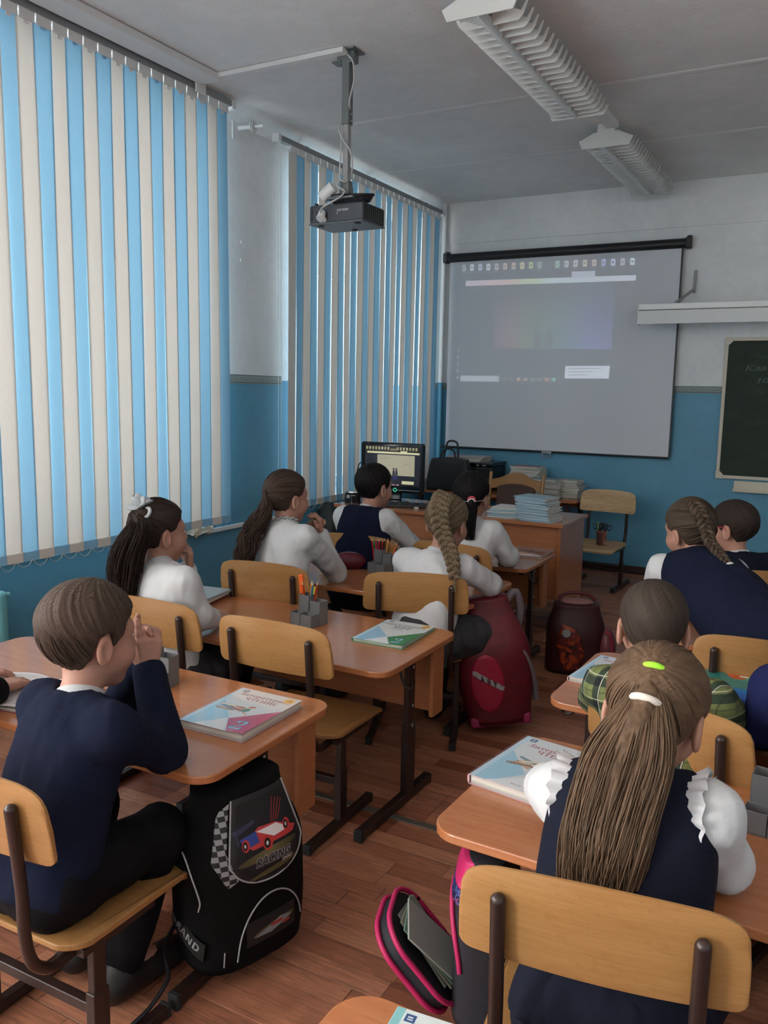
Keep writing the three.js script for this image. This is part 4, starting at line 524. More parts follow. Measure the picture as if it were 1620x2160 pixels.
const lit2 = cover([['Литературное', 58, 0.17, 0.52], ['ЧТЕНИЕ', 62, 0.265, 0.54]], { corner: '#b8436c', num: '2', medal: true, seed: 3, ink: '#7d4660' }), mir2 = cover([['Окружающий', 62, 0.2, 0.46], ['МИР', 80, 0.32, 0.5], ['Учебник', 30, 0.385, 0.44]], { corner: '#1c7a48', num: '2', medal: true, pic: false, bg: '#c9cdcd', tint: '#8fb9d3', ink: '#46525c' }), lit1 = cover([['Литературное', 58, 0.2, 0.56], ['ЧТЕНИЕ', 62, 0.29, 0.58]], { flag: '#b5414e', seed: 9, foot: 'Часть 1', ink: '#a84852' });
book('textbook', 'pink and white literature textbook with figure 2 in clear wrapper', -1.272, -1.605, 0.02, 0.19, 0.255, 0.021, lit2, L(0.45, 0.25, 0.27), true);
book('textbook', 'green and white nature textbook with a large figure 2', -1.288, -2.45, 0.03, 0.185, 0.265, 0.011, mir2, L(0.07, 0.3, 0.17), false);
book('textbook', 'white and pale blue textbook with red title beside the long-ponytail girl', -0.525, -1.68, -0.16, 0.185, 0.26, 0.022, lit1, L(0.5, 0.3, 0.33), true);
book('textbook', 'pale blue textbook by the elbow of the checked-shirt boy', -0.545, -2.43, -0.12, 0.17, 0.255, 0.014, lit1, L(0.55, 0.35, 0.36), false);
book('textbook', 'washed-out pink book in clear wrapper on the front desk', -1.395, -4.15, 0.04, 0.19, 0.25, 0.009, cover([['', 10, 0.1]], { bg: '#c79f92', tint: '#d9b8ad', strip: '#dcc8c0', flag: '#a8674f', seed: 6 }), L(0.5, 0.35, 0.33), true);
{ // books by the bow girl
  for (const [k, c] of [[0, 0x6c3238], [1, 0xc9c4bb], [2, 0x97a3a8]]) one('closed_book', merge([box(-0.09, 0.09, 0, 0.0105, -0.12, 0.12, 0.002)]), mat({ color: c, roughness: 0.6 }), ['dark red book at the bottom of the small pile by the window-side girl', 'cream book in the middle of the small pile by the window-side girl', 'pale grey book on top of the small pile by the window-side girl'][k], 'book', [-2.17 + k * 0.004, DY + k * 0.0108, -2.44], 0.25 - k * 0.05);
  // blue and teal books
  const teal = canvasTex(256, 128, (g, w, h) => { g.fillStyle = '#2f7f76'; g.fillRect(0, 0, w, h); g.fillStyle = '#4a9a7c'; g.fillRect(110, 10, 140, 80); g.fillStyle = '#c0572e'; g.beginPath(); g.ellipse(110, 60, 40, 28, 0.2, 0, 7); g.fill(); g.fillStyle = '#d5e0d8'; g.font = 'bold 24px serif'; g.fillText('2 класс', 20, 40); g.fillRect(120, 70, 30, 6); });
  const mk = (k, c, top) => one('workbook', new THREE.BoxGeometry(0.2, 0.012, 0.25).translate(0, 0.006, 0), [M.paperEdge, mat({ color: c }), top || mat({ color: c, roughness: 0.4 }), mat({ color: c }), mat({ color: c, roughness: 0.5 }), M.paperEdge], ['navy blue workbook under the teal one on checked-shirt boy desk', 'bright blue workbook between the navy and teal ones', 'teal workbook with orange print on top of the blue ones'][k], 'workbook', [-0.215 + k * 0.008, DY + k * 0.0124, -2.5 - k * 0.012], -0.1 + k * 0.05);
  mk(0, 0x27407c); mk(1, 0x3f66a8); mk(2, 0x3a78a8, mat({ map: teal, roughness: 0.4 }));
  // open book in front of the pupil at the frame edge
  const ob = thing('open_book', 'open book with printed pages under a child hand', 'book', [-1.86, DY, -1.43], 0.15), pg = canvasTex(256, 340, (g, w, h) => { g.fillStyle = '#cfc9c8'; g.fillRect(0, 0, w, h); g.fillStyle = '#8a8688'; for (let k = 0; k < 26; k++) g.fillRect(24, 20 + k * 11.5, 200 - (k * 37 % 60), 3); g.fillStyle = '#b98a8c'; g.fillRect(40, 120, 90, 60); });
  for (const s of [-1, 1]) { const g = new THREE.PlaneGeometry(0.16, 0.22, 14, 1), p = g.attributes.position; for (let i = 0; i < p.count; i++) { const t = 0.5 + s * p.getX(i) / 0.16; p.setZ(i, 0.004 + 0.012 * Math.sin(clamp(t, 0, 1) * PI) * (1 - t * 0.6)); } g.rotateX(-PI / 2); g.translate(s * 0.08, 0.003, 0); g.computeVertexNormals(); part('page', g, mat({ map: pg, roughness: 0.8, side: THREE.DoubleSide }), ob); part('page_block', box(Math.min(0, s * 0.158), Math.max(0, s * 0.158), 0, 0.0055, -0.109, 0.109, 0.001), M.paperEdge, ob); }
  part('cover', box(-0.165, 0.165, -0.0003, 0.0012, -0.114, 0.114), mat({ color: 0x8a4a50 }), ob);
  // pencil cases
  const pcs = thing('pencil_case', 'dark red pencil case beside the elbow of the wavy-ponytail girl', 'pencil case', [-1.985, DY, -3.3], 0.5), sg = new THREE.SphereGeometry(0.5, 24, 16); sg.scale(0.17, 0.085, 0.08); const q = sg.attributes.position; for (let i = 0; i < q.count; i++) q.setY(i, Math.max(-0.034, q.getY(i)) + 0.034); sg.computeVertexNormals(); part('pouch', sg, mat({ color: L(0.11, 0.008, 0.018), roughness: 0.5 }), pcs); part('zip', tube([[-0.08, 0.04, 0.004], [-0.04, 0.071, 0.004], [0, 0.0775, 0.003], [0.04, 0.071, 0.004], [0.08, 0.04, 0.004]], 0.0022, 24, 6), M.grey, pcs);
  const pc2 = thing('pencil_case', 'small navy case on the front desk near the dark-haired girl', 'pencil case', [-1.62, DY, -3.9], 0.1); part('shell', new RoundedBoxGeometry(0.14, 0.035, 0.06, 3, 0.014).translate(0, 0.0175, 0), mat({ color: L(0.02, 0.035, 0.1), roughness: 0.4 }), pc2); part('zip', box(-0.071, 0.071, 0.016, 0.02, -0.031, 0.031, 0.002), M.grey, pc2);
  one('tape_strip', new RoundedBoxGeometry(0.055, 0.006, 0.012, 2, 0.003).translate(0, 0.003, 0), M.black, 'small black eraser stub on the checked-shirt boy desk', 'eraser', [-0.19, DY, -2.24], 0.3);
}
function organiser(x, z, turn, label) {
  const o = thing('pen_organiser', label, 'organiser', [x, DY, z], turn, 'grey four-compartment pen organisers'), gm = mat({ color: L(0.17, 0.17, 0.175), roughness: 0.5, metalness: 0.15 }), C = (x0, z0, w, d, h) => { const t = 0.0016, g = merge([box(x0, x0 + w, 0, 0.002, z0, z0 + d), box(x0, x0 + t, 0, h, z0, z0 + d, 0.0007), box(x0 + w - t, x0 + w, 0, h, z0, z0 + d, 0.0007), box(x0, x0 + w, 0, h, z0, z0 + t, 0.0007), box(x0, x0 + w, 0, h, z0 + d - t, z0 + d, 0.0007)]); part('compartment', g, gm, o); };
  C(-0.048, -0.044, 0.046, 0.046, 0.102); C(-0.0005, -0.046, 0.047, 0.046, 0.085); C(-0.052, 0.0035, 0.044, 0.04, 0.046); C(-0.007, 0.0015, 0.05, 0.042, 0.044); return o;
}
organiser(-1.61, -2.41, -0.1, 'grey pen organiser with orange marker beside the green textbook'); organiser(-1.815, -3.315, -0.15, 'grey pen organiser full of coloured pencils near the red case'); organiser(-0.055, -1.69, -0.1, 'grey pen organiser beside the white sleeve of the long-ponytail girl'); organiser(-0.085, -2.59, 0.05, 'grey pen organiser behind the blue and teal workbooks'); organiser(-1.62, -1.66, 0.1, 'grey pen organiser half hidden by the navy sleeves');
{
  const pg = merge([new THREE.CylinderGeometry(0.0038, 0.0038, 0.135, 6).translate(0, 0.0675, 0)]), tipW = new THREE.CylinderGeometry(0.0008, 0.0038, 0.014, 8).translate(0, 0.142, 0), lead = new THREE.ConeGeometry(0.0012, 0.005, 6).translate(0, 0.1505, 0), wood = mat({ color: L(0.55, 0.36, 0.2), roughness: 0.7 });
  function pencil(col, x, y, z, ax, az, lab, grp) { const o = new THREE.Group(); o.name = numbered('pencil'); o.userData = { label: lab, category: 'pencil', group: grp }; const m = mat({ color: col, roughness: 0.35 }); part('shaft', pg, m, o); const t = part('sharpened_tip', tipW, wood, o); part('lead', lead, m, t); o.position.set(x, y, z); o.rotation.set(ax, 0, az); scene.add(o); }
  const r = RNG(17), cx = -1.84, cz = -3.333; [[0x2f8f5a, 'green'], [0x2a6fb0, 'blue'], [0x5a3420, 'brown'], [0x3b2a22, 'dark brown'], [0xd9984a, 'light orange'], [0xb5161c, 'red'], [0xc01f24, 'bright red'], [0xa0141a, 'crimson'], [0x8a1830, 'maroon']].forEach(([c, n], k) => pencil(c, cx - 0.02 + (k % 5) * 0.009, DY + 0.003, cz - 0.012 + Math.floor(k / 5) * 0.016, (r() - 0.5) * 0.12, (k % 5 - 2) * -0.06, `${n} pencil standing in the organiser near the red case`, 'coloured pencils in the organiser'));
  pencil(0xd9861e, -1.795, DY + 0.004, -3.335, 0.05, -0.33, 'yellow-orange pencil leaning out beyond the others near the red case', 'coloured pencils in the organiser'); pencil(0xb8424e, -1.788, DY + 0.003, -3.33, 0.0, -0.28, 'pinkish red pencil leaning low near the red case', 'coloured pencils in the organiser');
  const ox = -1.635, oz = -2.43; [[0xa81c1c, 'red', -0.012], [0xc24a1a, 'rust red', -0.004], [0xd98a2a, 'yellow', 0.006], [0x2f6a8a, 'blue', 0.012], [0xb03418, 'brick red', 0.016]].forEach(([c, n, dx], k) => pencil(c, ox + dx, DY + 0.003, oz + (k % 2) * 0.014 - 0.006, (r() - 0.5) * 0.15, -dx * 9, `${n} pencil in the organiser beside the green textbook`, 'pencils beside the green textbook'));
  const mk = thing('marker', 'bright orange marker leaning in the organiser beside green textbook', 'marker', [-1.645, DY + 0.004, -2.435]); mk.rotation.z = 0.12; part('barrel', box(-0.007, 0.007, 0, 0.11, -0.005, 0.005, 0.003), mat({ color: L(0.55, 0.08, 0.02), roughness: 0.4 }), mk); part('cap', box(-0.0085, 0.0085, 0.09, 0.165, -0.006, 0.006, 0.003), mat({ color: L(0.85, 0.13, 0.015), roughness: 0.4 }), mk);
  one('sticky_notes', box(-0.012, 0.012, 0, 0.125, -0.002, 0.002, 0.0008), mat({ color: L(0.6, 0.62, 0.08), roughness: 0.6 }), 'yellow-green paper strip in the organiser beside green textbook', 'paper', [-1.618, DY + 0.003, -2.448], 0.2);
}
// book on the desk at the lower edge of the frame
book('textbook', 'white and teal book on the desk behind the long-ponytail girl', -0.36, -0.8, 0.1, 0.17, 0.22, 0.012, cover([['', 10, 0.1]], { bg: '#c8d0ce', tint: '#4f9aa0', strip: '#7fb5b5', pic: false, seed: 6 }), L(0.2, 0.4, 0.42), false);
// ---------------------------------------------------------------- signed-distance modelling
function meshField(f, lo, hi, cell, slack = 0.012) {       // surface nets
  const nx = Math.ceil((hi[0] - lo[0]) / cell) + 1, ny = Math.ceil((hi[1] - lo[1]) / cell) + 1, nz = Math.ceil((hi[2] - lo[2]) / cell) + 1, F = new Float32Array(nx * ny * nz), B = 4, far = cell * B * 0.9 + slack;
  for (let bz = 0; bz < nz; bz += B) for (let by = 0; by < ny; by += B) for (let bx = 0; bx < nx; bx += B) {
    const c = f(lo[0] + (bx + 1.5) * cell, lo[1] + (by + 1.5) * cell, lo[2] + (bz + 1.5) * cell), skip = Math.abs(c) > far * 1.35;
    for (let z = bz; z < Math.min(bz + B, nz); z++) for (let y = by; y < Math.min(by + B, ny); y++) for (let x = bx; x < Math.min(bx + B, nx); x++) F[(z * ny + y) * nx + x] = skip ? c : f(lo[0] + x * cell, lo[1] + y * cell, lo[2] + z * cell);
  }
  const id = new Int32Array(nx * ny * nz).fill(-1), pos = [], idx = [], at = (x, y, z) => (z * ny + y) * nx + x;
  for (let z = 0; z < nz - 1; z++) for (let y = 0; y < ny - 1; y++) for (let x = 0; x < nx - 1; x++) {
    let m = 0, px = 0, py = 0, pz = 0, n = 0; const v = [];
    for (let k = 0; k < 8; k++) { const q = F[at(x + (k & 1), y + ((k >> 1) & 1), z + (k >> 2))]; v.push(q); if (q < 0) m |= 1 << k; }
    if (m === 0 || m === 255) continue;
    for (const [a, b] of EDGES) { if ((v[a] < 0) === (v[b] < 0)) continue; const t = v[a] / (v[a] - v[b]); px += lerp(a & 1, b & 1, t); py += lerp((a >> 1) & 1, (b >> 1) & 1, t); pz += lerp(a >> 2, b >> 2, t); n++; }
    id[at(x, y, z)] = pos.length / 3; pos.push(lo[0] + (x + px / n) * cell, lo[1] + (y + py / n) * cell, lo[2] + (z + pz / n) * cell);
  }
  const quad = (a, b, c, d, flip) => { if (a < 0 || b < 0 || c < 0 || d < 0) return; if (flip) idx.push(a, c, b, a, d, c); else idx.push(a, b, c, a, c, d); };
  for (let z = 1; z < nz - 1; z++) for (let y = 1; y < ny - 1; y++) for (let x = 1; x < nx - 1; x++) {
    const s = F[at(x, y, z)] < 0;
    if (s !== F[at(x + 1, y, z)] < 0) quad(id[at(x, y - 1, z - 1)], id[at(x, y, z - 1)], id[at(x, y, z)], id[at(x, y - 1, z)], !s);
    if (s !== F[at(x, y + 1, z)] < 0) quad(id[at(x - 1, y, z - 1)], id[at(x - 1, y, z)], id[at(x, y, z)], id[at(x, y, z - 1)], !s);
    if (s !== F[at(x, y, z + 1)] < 0) quad(id[at(x - 1, y - 1, z)], id[at(x, y - 1, z)], id[at(x, y, z)], id[at(x - 1, y, z)], !s);
  }
  const g = new THREE.BufferGeometry(), N = new Float32Array(pos.length), e = cell * 0.5, uv = new Float32Array(pos.length / 3 * 2);
  for (let i = 0; i < pos.length; i += 3) { const [x, y, z] = [pos[i], pos[i + 1], pos[i + 2]]; let a = f(x + e, y, z) - f(x - e, y, z), b = f(x, y + e, z) - f(x, y - e, z), c = f(x, y, z + e) - f(x, y, z - e); const l = Math.hypot(a, b, c) || 1; N[i] = a / l; N[i + 1] = b / l; N[i + 2] = c / l; uv[i / 3 * 2] = x + 0.6 * z; uv[i / 3 * 2 + 1] = y; }
  g.setAttribute('position', new THREE.Float32BufferAttribute(pos, 3)); g.setAttribute('normal', new THREE.BufferAttribute(N, 3)); g.setAttribute('uv', new THREE.BufferAttribute(uv, 2)); g.setIndex(idx); return g;
}
const EDGES = [[0, 1], [2, 3], [4, 5], [6, 7], [0, 2], [1, 3], [4, 6], [5, 7], [0, 4], [1, 5], [2, 6], [3, 7]];
const smin = (a, b, k) => { const h = Math.max(k - Math.abs(a - b), 0) / k; return Math.min(a, b) - h * h * k * 0.25; }, smax = (a, b, k) => -smin(-a, -b, k);
function cap(x, y, z, P) {                                 // P = [a.x a.y a.z b.x b.y b.z ra rb]
  const bx = P[3] - P[0], by = P[4] - P[1], bz = P[5] - P[2], px = x - P[0], py = y - P[1], pz = z - P[2], t = clamp((px * bx + py * by + pz * bz) / (bx * bx + by * by + bz * bz + 1e-9), 0, 1), dx = px - bx * t, dy = py - by * t, dz = pz - bz * t;
  return Math.sqrt(dx * dx + dy * dy + dz * dz) - (P[6] + (P[7] - P[6]) * t);
}
const C = (a, b, ra, rb = ra) => [a.x, a.y, a.z, b.x, b.y, b.z, ra, rb];
function caps(list, k, off = 0) { return (x, y, z) => { let d = 1e3; for (const P of list) d = smin(d, cap(x, y, z, P), k); return d - off; }; }
function ell(x, y, z, cx, cy, cz, rx, ry, rz) { const a = (x - cx) / rx, b = (y - cy) / ry, c = (z - cz) / rz, k0 = Math.hypot(a, b, c), k1 = Math.hypot(a / rx, b / ry, c / rz); return k1 < 1e-6 ? -Math.min(rx, ry, rz) : k0 * (k0 - 1) / k1; }
function boundsOf(list, pad) { const lo = [1e3, 1e3, 1e3], hi = [-1e3, -1e3, -1e3]; for (const P of list) for (let i = 0; i < 3; i++) { const r = Math.max(P[6], P[7]) + pad; lo[i] = Math.min(lo[i], P[i] - r, P[i + 3] - r); hi[i] = Math.max(hi[i], P[i] + r, P[i + 3] + r); } return [lo, hi]; }
function mergeIndexed(list) { return mergeGeometries(list.map((g) => { const o = new THREE.BufferGeometry(); for (const k of ['position', 'normal', 'uv']) o.setAttribute(k, g.attributes[k]); o.setIndex(g.index); return o; })); }

// head in its own axes: x right, y up, face towards -z; origin in the middle of the skull
function skull(x, y, z) { let d = ell(x, y, z, 0, 0.024, 0.012, 0.0715, 0.08, 0.088); d = smin(d, ell(x, y, z, 0, -0.036, -0.02, 0.054, 0.07, 0.06), 0.03); return d; }
function headField(x, y, z) {
  let d = skull(x, y, z); const ax = Math.abs(x);
  d = smin(d, Math.hypot(x, y + 0.092, z + 0.05) - 0.022, 0.03); d = smin(d, Math.hypot(ax - 0.033, y + 0.042, z + 0.05) - 0.024, 0.03);
  d = smin(d, cap(ax, y, z, [0, 0.016, -0.07, 0.034, 0.012, -0.062, 0.014, 0.013]), 0.02);
  d = smax(d, -(Math.hypot(ax - 0.029, y + 0.006, z + 0.093) - 0.015), 0.014);
  d = smin(d, cap(x, y, z, [0, 0.002, -0.078, 0, -0.034, -0.095, 0.007, 0.0105]), 0.014); d = smin(d, Math.hypot(ax - 0.009, y + 0.037, z + 0.087) - 0.007, 0.008);
  d = smin(d, cap(ax, y, z, [0, -0.062, -0.085, 0.016, -0.063, -0.076, 0.0065, 0.004]), 0.008); d = smin(d, cap(ax, y, z, [0, -0.072, -0.082, 0.013, -0.071, -0.075, 0.006, 0.004]), 0.008);
  const ex = ax - 0.0735 - 0.12 * (z - 0.012), ey = y + 0.018, ez = z - 0.014; let ear = ell(ex, ey, ez, 0, 0, 0, 0.009, 0.031, 0.0195); ear = smax(ear, -ell(ex, ey, ez, 0.009, 0.002, -0.002, 0.007, 0.019, 0.011), 0.006);
  return smin(d, ear, 0.008);
}
const HAIRLINE = {
  boy: [[0, 0.055], [35, 0.05], [58, 0.036], [72, 0.0], [84, -0.014], [92, 0.018], [108, 0.012], [122, -0.04], [150, -0.07], [180, -0.078]],
  girl: [[0, 0.064], [35, 0.056], [60, 0.034], [75, 0.008], [88, 0.004], [96, 0.018], [110, 0.006], [124, -0.045], [150, -0.078], [180, -0.085]],
};
function hairlineAt(tab, deg) { for (let i = 1; i < tab.length; i++) if (deg <= tab[i][0]) return lerp(tab[i - 1][1], tab[i][1], sm((deg - tab[i - 1][0]) / (tab[i][0] - tab[i - 1][0]))); return tab[tab.length - 1][1]; }
function capHair(style, thick, sideThick, streak, tieDir) {
  const tab = HAIRLINE[style];
  return (x, y, z) => {
    const deg = Math.abs(Math.atan2(x, -z)) * 180 / PI, line = hairlineAt(tab, deg), th = lerp(sideThick, thick, sstep(-0.02, 0.06, y));
    let a; if (tieDir) { const l = Math.hypot(x, y, z) || 1, c = (x * tieDir.x + y * tieDir.y + z * tieDir.z) / l, u = x / l - c * tieDir.x, v = y / l - c * tieDir.y, w = z / l - c * tieDir.z; a = Math.atan2(u * tieDir.z - w * tieDir.x, v); } else a = Math.atan2(x, z + 0.02) + y * 4;
    const n = noise3(a * 16, y * 14, z * 14) * 0.7 + noise3(a * 40, y * 20, z * 20) * 0.5 - 0.6;
    return smax(skull(x, y, z) - th - streak * n, (line + 0.006 * n - y) * 0.8, 0.006);
  };
}
const hairMatCache = {};
function hairMat() { return hairMatCache.m || (hairMatCache.m = phys({ vertexColors: true, roughness: 0.6, specularIntensity: 0.22 })); }
function tintHair(g, col, fn, k = 0.5) { const p = g.attributes.position, c = new Float32Array(p.count * 3); for (let i = 0; i < p.count; i++) { const t = (1 - k / 2) + k * fn(p.getX(i), p.getY(i), p.getZ(i)); c[3 * i] = col[0] * t; c[3 * i + 1] = col[1] * t; c[3 * i + 2] = col[2] * t; } g.setAttribute('color', new THREE.BufferAttribute(c, 3)); return g; }
class Strands {
  constructor(col, seed) { this.p = []; this.n = []; this.c = []; this.i = []; this.col = col; this.r = RNG(seed); }
  add(pts, rad, sides = 5, vary = 0.5, flat = 1) {
    const n = pts.length, base = this.p.length / 3, t = 1 - vary / 2 + vary * this.r(), warm = 1 + (this.r() - 0.5) * 0.15; let up = V(0.31, 0.2, 0.93);
    for (let k = 0; k < n; k++) {
      const d = pts[Math.min(k + 1, n - 1)].clone().sub(pts[Math.max(k - 1, 0)]).normalize(), s = d.clone().cross(up).normalize(), b = s.clone().cross(d).normalize(); up = b;
      const R = rad(k / (n - 1));
      for (let j = 0; j < sides; j++) { const a = j / sides * 2 * PI, x = Math.cos(a), y = Math.sin(a) * flat; this.p.push(pts[k].x + (s.x * x + b.x * y) * R, pts[k].y + (s.y * x + b.y * y) * R, pts[k].z + (s.z * x + b.z * y) * R); this.n.push(s.x * x + b.x * y, s.y * x + b.y * y, s.z * x + b.z * y); this.c.push(this.col[0] * t * warm, this.col[1] * t, this.col[2] * t); }
      if (k) for (let j = 0; j < sides; j++) { const a = base + (k - 1) * sides + j, b2 = base + (k - 1) * sides + (j + 1) % sides, c = a + sides, e = b2 + sides; this.i.push(a, c, b2, b2, c, e); }
    }
  }
  geo() { const g = new THREE.BufferGeometry(); g.setAttribute('position', new THREE.Float32BufferAttribute(this.p, 3)); g.setAttribute('normal', new THREE.Float32BufferAttribute(this.n, 3)); g.setAttribute('color', new THREE.Float32BufferAttribute(this.c, 3)); g.setAttribute('uv', new THREE.Float32BufferAttribute(new Float32Array(this.p.length / 3 * 2), 2)); g.setIndex(this.i); return g; }
}
function handCaps(w, d, n, side, curl, thumb = 0.5, spread = 0.1) {
  d = d.clone().normalize(); n = n.clone().sub(d.clone().multiplyScalar(n.dot(d))).normalize(); const t = side > 0 ? d.clone().cross(n) : n.clone().cross(d), out = [], P = (a, b, c) => w.clone().addScaledVector(d, a).addScaledVector(t, b).addScaledVector(n, c), len = [0.05, 0.056, 0.052, 0.041];
  for (let i = 0; i < 4; i++) {
    const k = P(0.064 - Math.abs(i - 1) * 0.003, 0.0215 - 0.0142 * i, 0); out.push(C(P(0.004, 0.011 - 0.007 * i, 0), k, 0.0135, 0.0105));
    let q = k, a = 0; const f = [0.44, 0.31, 0.25], sp = (1.5 - i) * spread;
    for (let j = 0; j < 3; j++) { a += curl[i] * [0.75, 1.0, 0.7][j]; const v = d.clone().multiplyScalar(Math.cos(a)).addScaledVector(n, Math.sin(a)).addScaledVector(t, sp * Math.cos(a)).normalize(), e = q.clone().addScaledVector(v, len[i] * f[j]); out.push(C(q, e, 0.0082 - j * 0.0007, 0.0076 - j * 0.0008)); q = e; }
  }
  const b = P(0.016, 0.019, 0.003), v1 = d.clone().multiplyScalar(0.62).addScaledVector(t, 0.62 * (1 - thumb * 0.6)).addScaledVector(n, 0.25 + thumb * 0.5).normalize(), m = b.clone().addScaledVector(v1, 0.03), v2 = d.clone().multiplyScalar(0.85).addScaledVector(t, 0.3 - thumb * 0.5).addScaledVector(n, 0.15 + thumb * 0.4).normalize(); out.push(C(b, m, 0.0125, 0.0095), C(m, m.clone().addScaledVector(v2, 0.027), 0.009, 0.0072));
  return out;
}
const SKIN = phys({ color: L(0.42, 0.215, 0.155), roughness: 0.5, bumpMap: reps(noiseBump, 30, 30), bumpScale: 0.0003, specularIntensity: 0.5 });
const cloth = (c, bump, s, k, r = 0.85) => phys({ color: c, roughness: r, bumpMap: reps(bump, s, s), bumpScale: k, specularIntensity: 0.3 });
const FAB = {
  white: cloth(L(0.55, 0.55, 0.555), weaveBump, 12, 0.0003), navyKnit: cloth(L(0.0065, 0.0095, 0.026), knitBump, 9, 0.0018, 0.95), navy: cloth(L(0.0065, 0.008, 0.018), weaveBump, 10, 0.0005), navyDress: cloth(L(0.006, 0.009, 0.025), weaveBump, 10, 0.0005), blueKnit: cloth(L(0.013, 0.016, 0.07), knitBump, 9, 0.0015, 0.95), dark: cloth(L(0.0035, 0.0035, 0.005), weaveBump, 10, 0.0005), greySkirt: cloth(L(0.045, 0.045, 0.05), weaveBump, 8, 0.0007), tights: cloth(L(0.006, 0.006, 0.007), weaveBump, 14, 0.0003), lace: cloth(L(0.64, 0.63, 0.63), knitBump, 14, 0.002),
  shoe: mat({ color: L(0.014, 0.01, 0.01), roughness: 0.5 }),
  plaid: mat({ roughness: 0.85, map: (() => { const t = dataTex(256, 256, (u, v) => { const s = (a) => (a % 0.5) / 0.5, d1 = s(u) < 0.34 ? 1 : 0, d2 = s(v) < 0.34 ? 1 : 0, w = s(u + 0.36) < 0.035 || s(v + 0.3) < 0.035 ? 1 : 0, thin = s(u + 0.18) < 0.05 || s(v + 0.14) < 0.05 ? 1 : 0; let c = [0.42, 0.45, 0.26]; if (d1 || d2) c = [0.17, 0.22, 0.16]; if (d1 && d2) c = [0.05, 0.07, 0.07]; if (thin) c = c.map((q) => q * 0.6 + 0.05); if (w) c = [0.7, 0.7, 0.62]; return c; }); return reps(t, 9, 9); })() }),
};
const ruffleMat = phys({ color: L(0.62, 0.61, 0.62), roughness: 0.9, bumpMap: reps(knitBump, 14, 14), bumpScale: 0.001, side: THREE.DoubleSide });
let personNo = 0;
function person(o) {
  const seed = 500 + 13 * personNo++, v = (a) => (a.isVector3 ? a : V(...a)), q = new THREE.Quaternion().setFromEuler(new THREE.Euler(o.pitch || 0, o.yaw || 0, o.roll || 0, 'YXZ')), qi = q.clone().invert(), hc = v(o.head), hs = o.hs || 1, S = v(o.S), hip = v(o.hip);
  const G = thing('person', o.label, 'person', [hip.x, 0, hip.z], 0), off = V(-hip.x, 0, -hip.z), fin = (g) => { g.translate(off.x, off.y, off.z); return g; };
  const lat = V(Math.cos(o.syaw || 0), o.sroll || 0, -Math.sin(o.syaw || 0)).normalize(), hlat = V(Math.cos(o.hyaw || 0), 0, -Math.sin(o.hyaw || 0)), sw = o.sw || 0.118, at = (p, d, k) => p.clone().addScaledVector(d, k);
  const shR = at(S, lat, sw), shL = at(S, lat, -sw), elR = v(o.elR), elL = v(o.elL), wrR = v(o.wrR), wrL = v(o.wrL), up = S.clone().sub(hip).normalize();
  const hipR = at(hip, hlat, 0.062), hipL = at(hip, hlat, -0.062), kn = o.kn ? o.kn.map(v) : [V(hipR.x + 0.03, 0.375, hip.z - 0.28), V(hipL.x - 0.03, 0.375, hip.z - 0.28)], an = o.an ? o.an.map(v) : kn.map((k) => V(k.x, 0.085, k.z + 0.05));
  const toe = an.map((a, i) => V(a.x + (i ? -0.02 : 0.02), a.y - 0.05, a.z - (o.kneel ? -0.12 : 0.12)));
  const neckTop = V(0, -0.07, 0.018).multiplyScalar(hs).applyQuaternion(q).add(hc), neckBase = at(S, up, 0.0);
  const inner = at(S, up, -0.055), torso = [C(at(hip, hlat, 0.045), at(inner, lat, 0.05), 0.068, 0.066), C(at(hip, hlat, -0.045), at(inner, lat, -0.05), 0.068, 0.066), C(at(S, lat, sw - 0.02), at(S, lat, -sw + 0.02), 0.038), C(hipR, hipL, 0.066)];
  const armR = [C(shR, elR, 0.04, 0.031), C(elR, wrR, 0.031, 0.0215)], armL = [C(shL, elL, 0.04, 0.031), C(elL, wrL, 0.031, 0.0215)], legs = [C(hipR, kn[0], 0.064, 0.046), C(kn[0], an[0], 0.046, 0.03), C(hipL, kn[1], 0.064, 0.046), C(kn[1], an[1], 0.046, 0.03)], neck = [C(neckBase, neckTop, 0.042, 0.038)];
  // skin: one continuous body
  const skinList = [...torso, ...armR, ...armL, ...legs, ...neck, C(an[0], toe[0], 0.026, 0.022), C(an[1], toe[1], 0.026, 0.022)], gs = [];
  { const [lo, hi] = boundsOf(skinList, 0.03); gs.push(meshField(caps(skinList, 0.03, 0.0), lo, hi, 0.013)); }
  const tmp = V(0, 0, 0), local = (x, y, z) => tmp.set(x - hc.x, y - hc.y, z - hc.z).applyQuaternion(qi).divideScalar(hs), nk = caps(neck, 0.01);
  { const hf = (x, y, z) => { const p = local(x, y, z); return smin(headField(p.x, p.y, p.z) * hs, nk(x, y, z), 0.03); }; const R = 0.135 * hs; gs.push(meshField(hf, [hc.x - R, hc.y - R - 0.03, hc.z - R], [hc.x + R, hc.y + R, hc.z + R], 0.0042)); }
  for (const [s, w, e, h] of [[1, wrR, elR, o.handR], [-1, wrL, elL, o.handL]]) { if (h === null) continue; const d = h && h.d ? V(...h.d) : w.clone().sub(e), n = h && h.n ? V(...h.n) : V(0, -1, 0), L2 = handCaps(w, d, n, s, (h && h.curl) || [0.25, 0.28, 0.32, 0.36], h && h.thumb !== undefined ? h.thumb : 0.3, h && h.spread); L2.push(C(at(w, w.clone().sub(e).normalize(), -0.03), w, 0.0215, 0.0195)); const [lo, hi] = boundsOf(L2, 0.012); gs.push(meshField(caps(L2, 0.007), lo, hi, 0.003)); }
  part('body', fin(mergeIndexed(gs)), SKIN, G, 'bare skin');
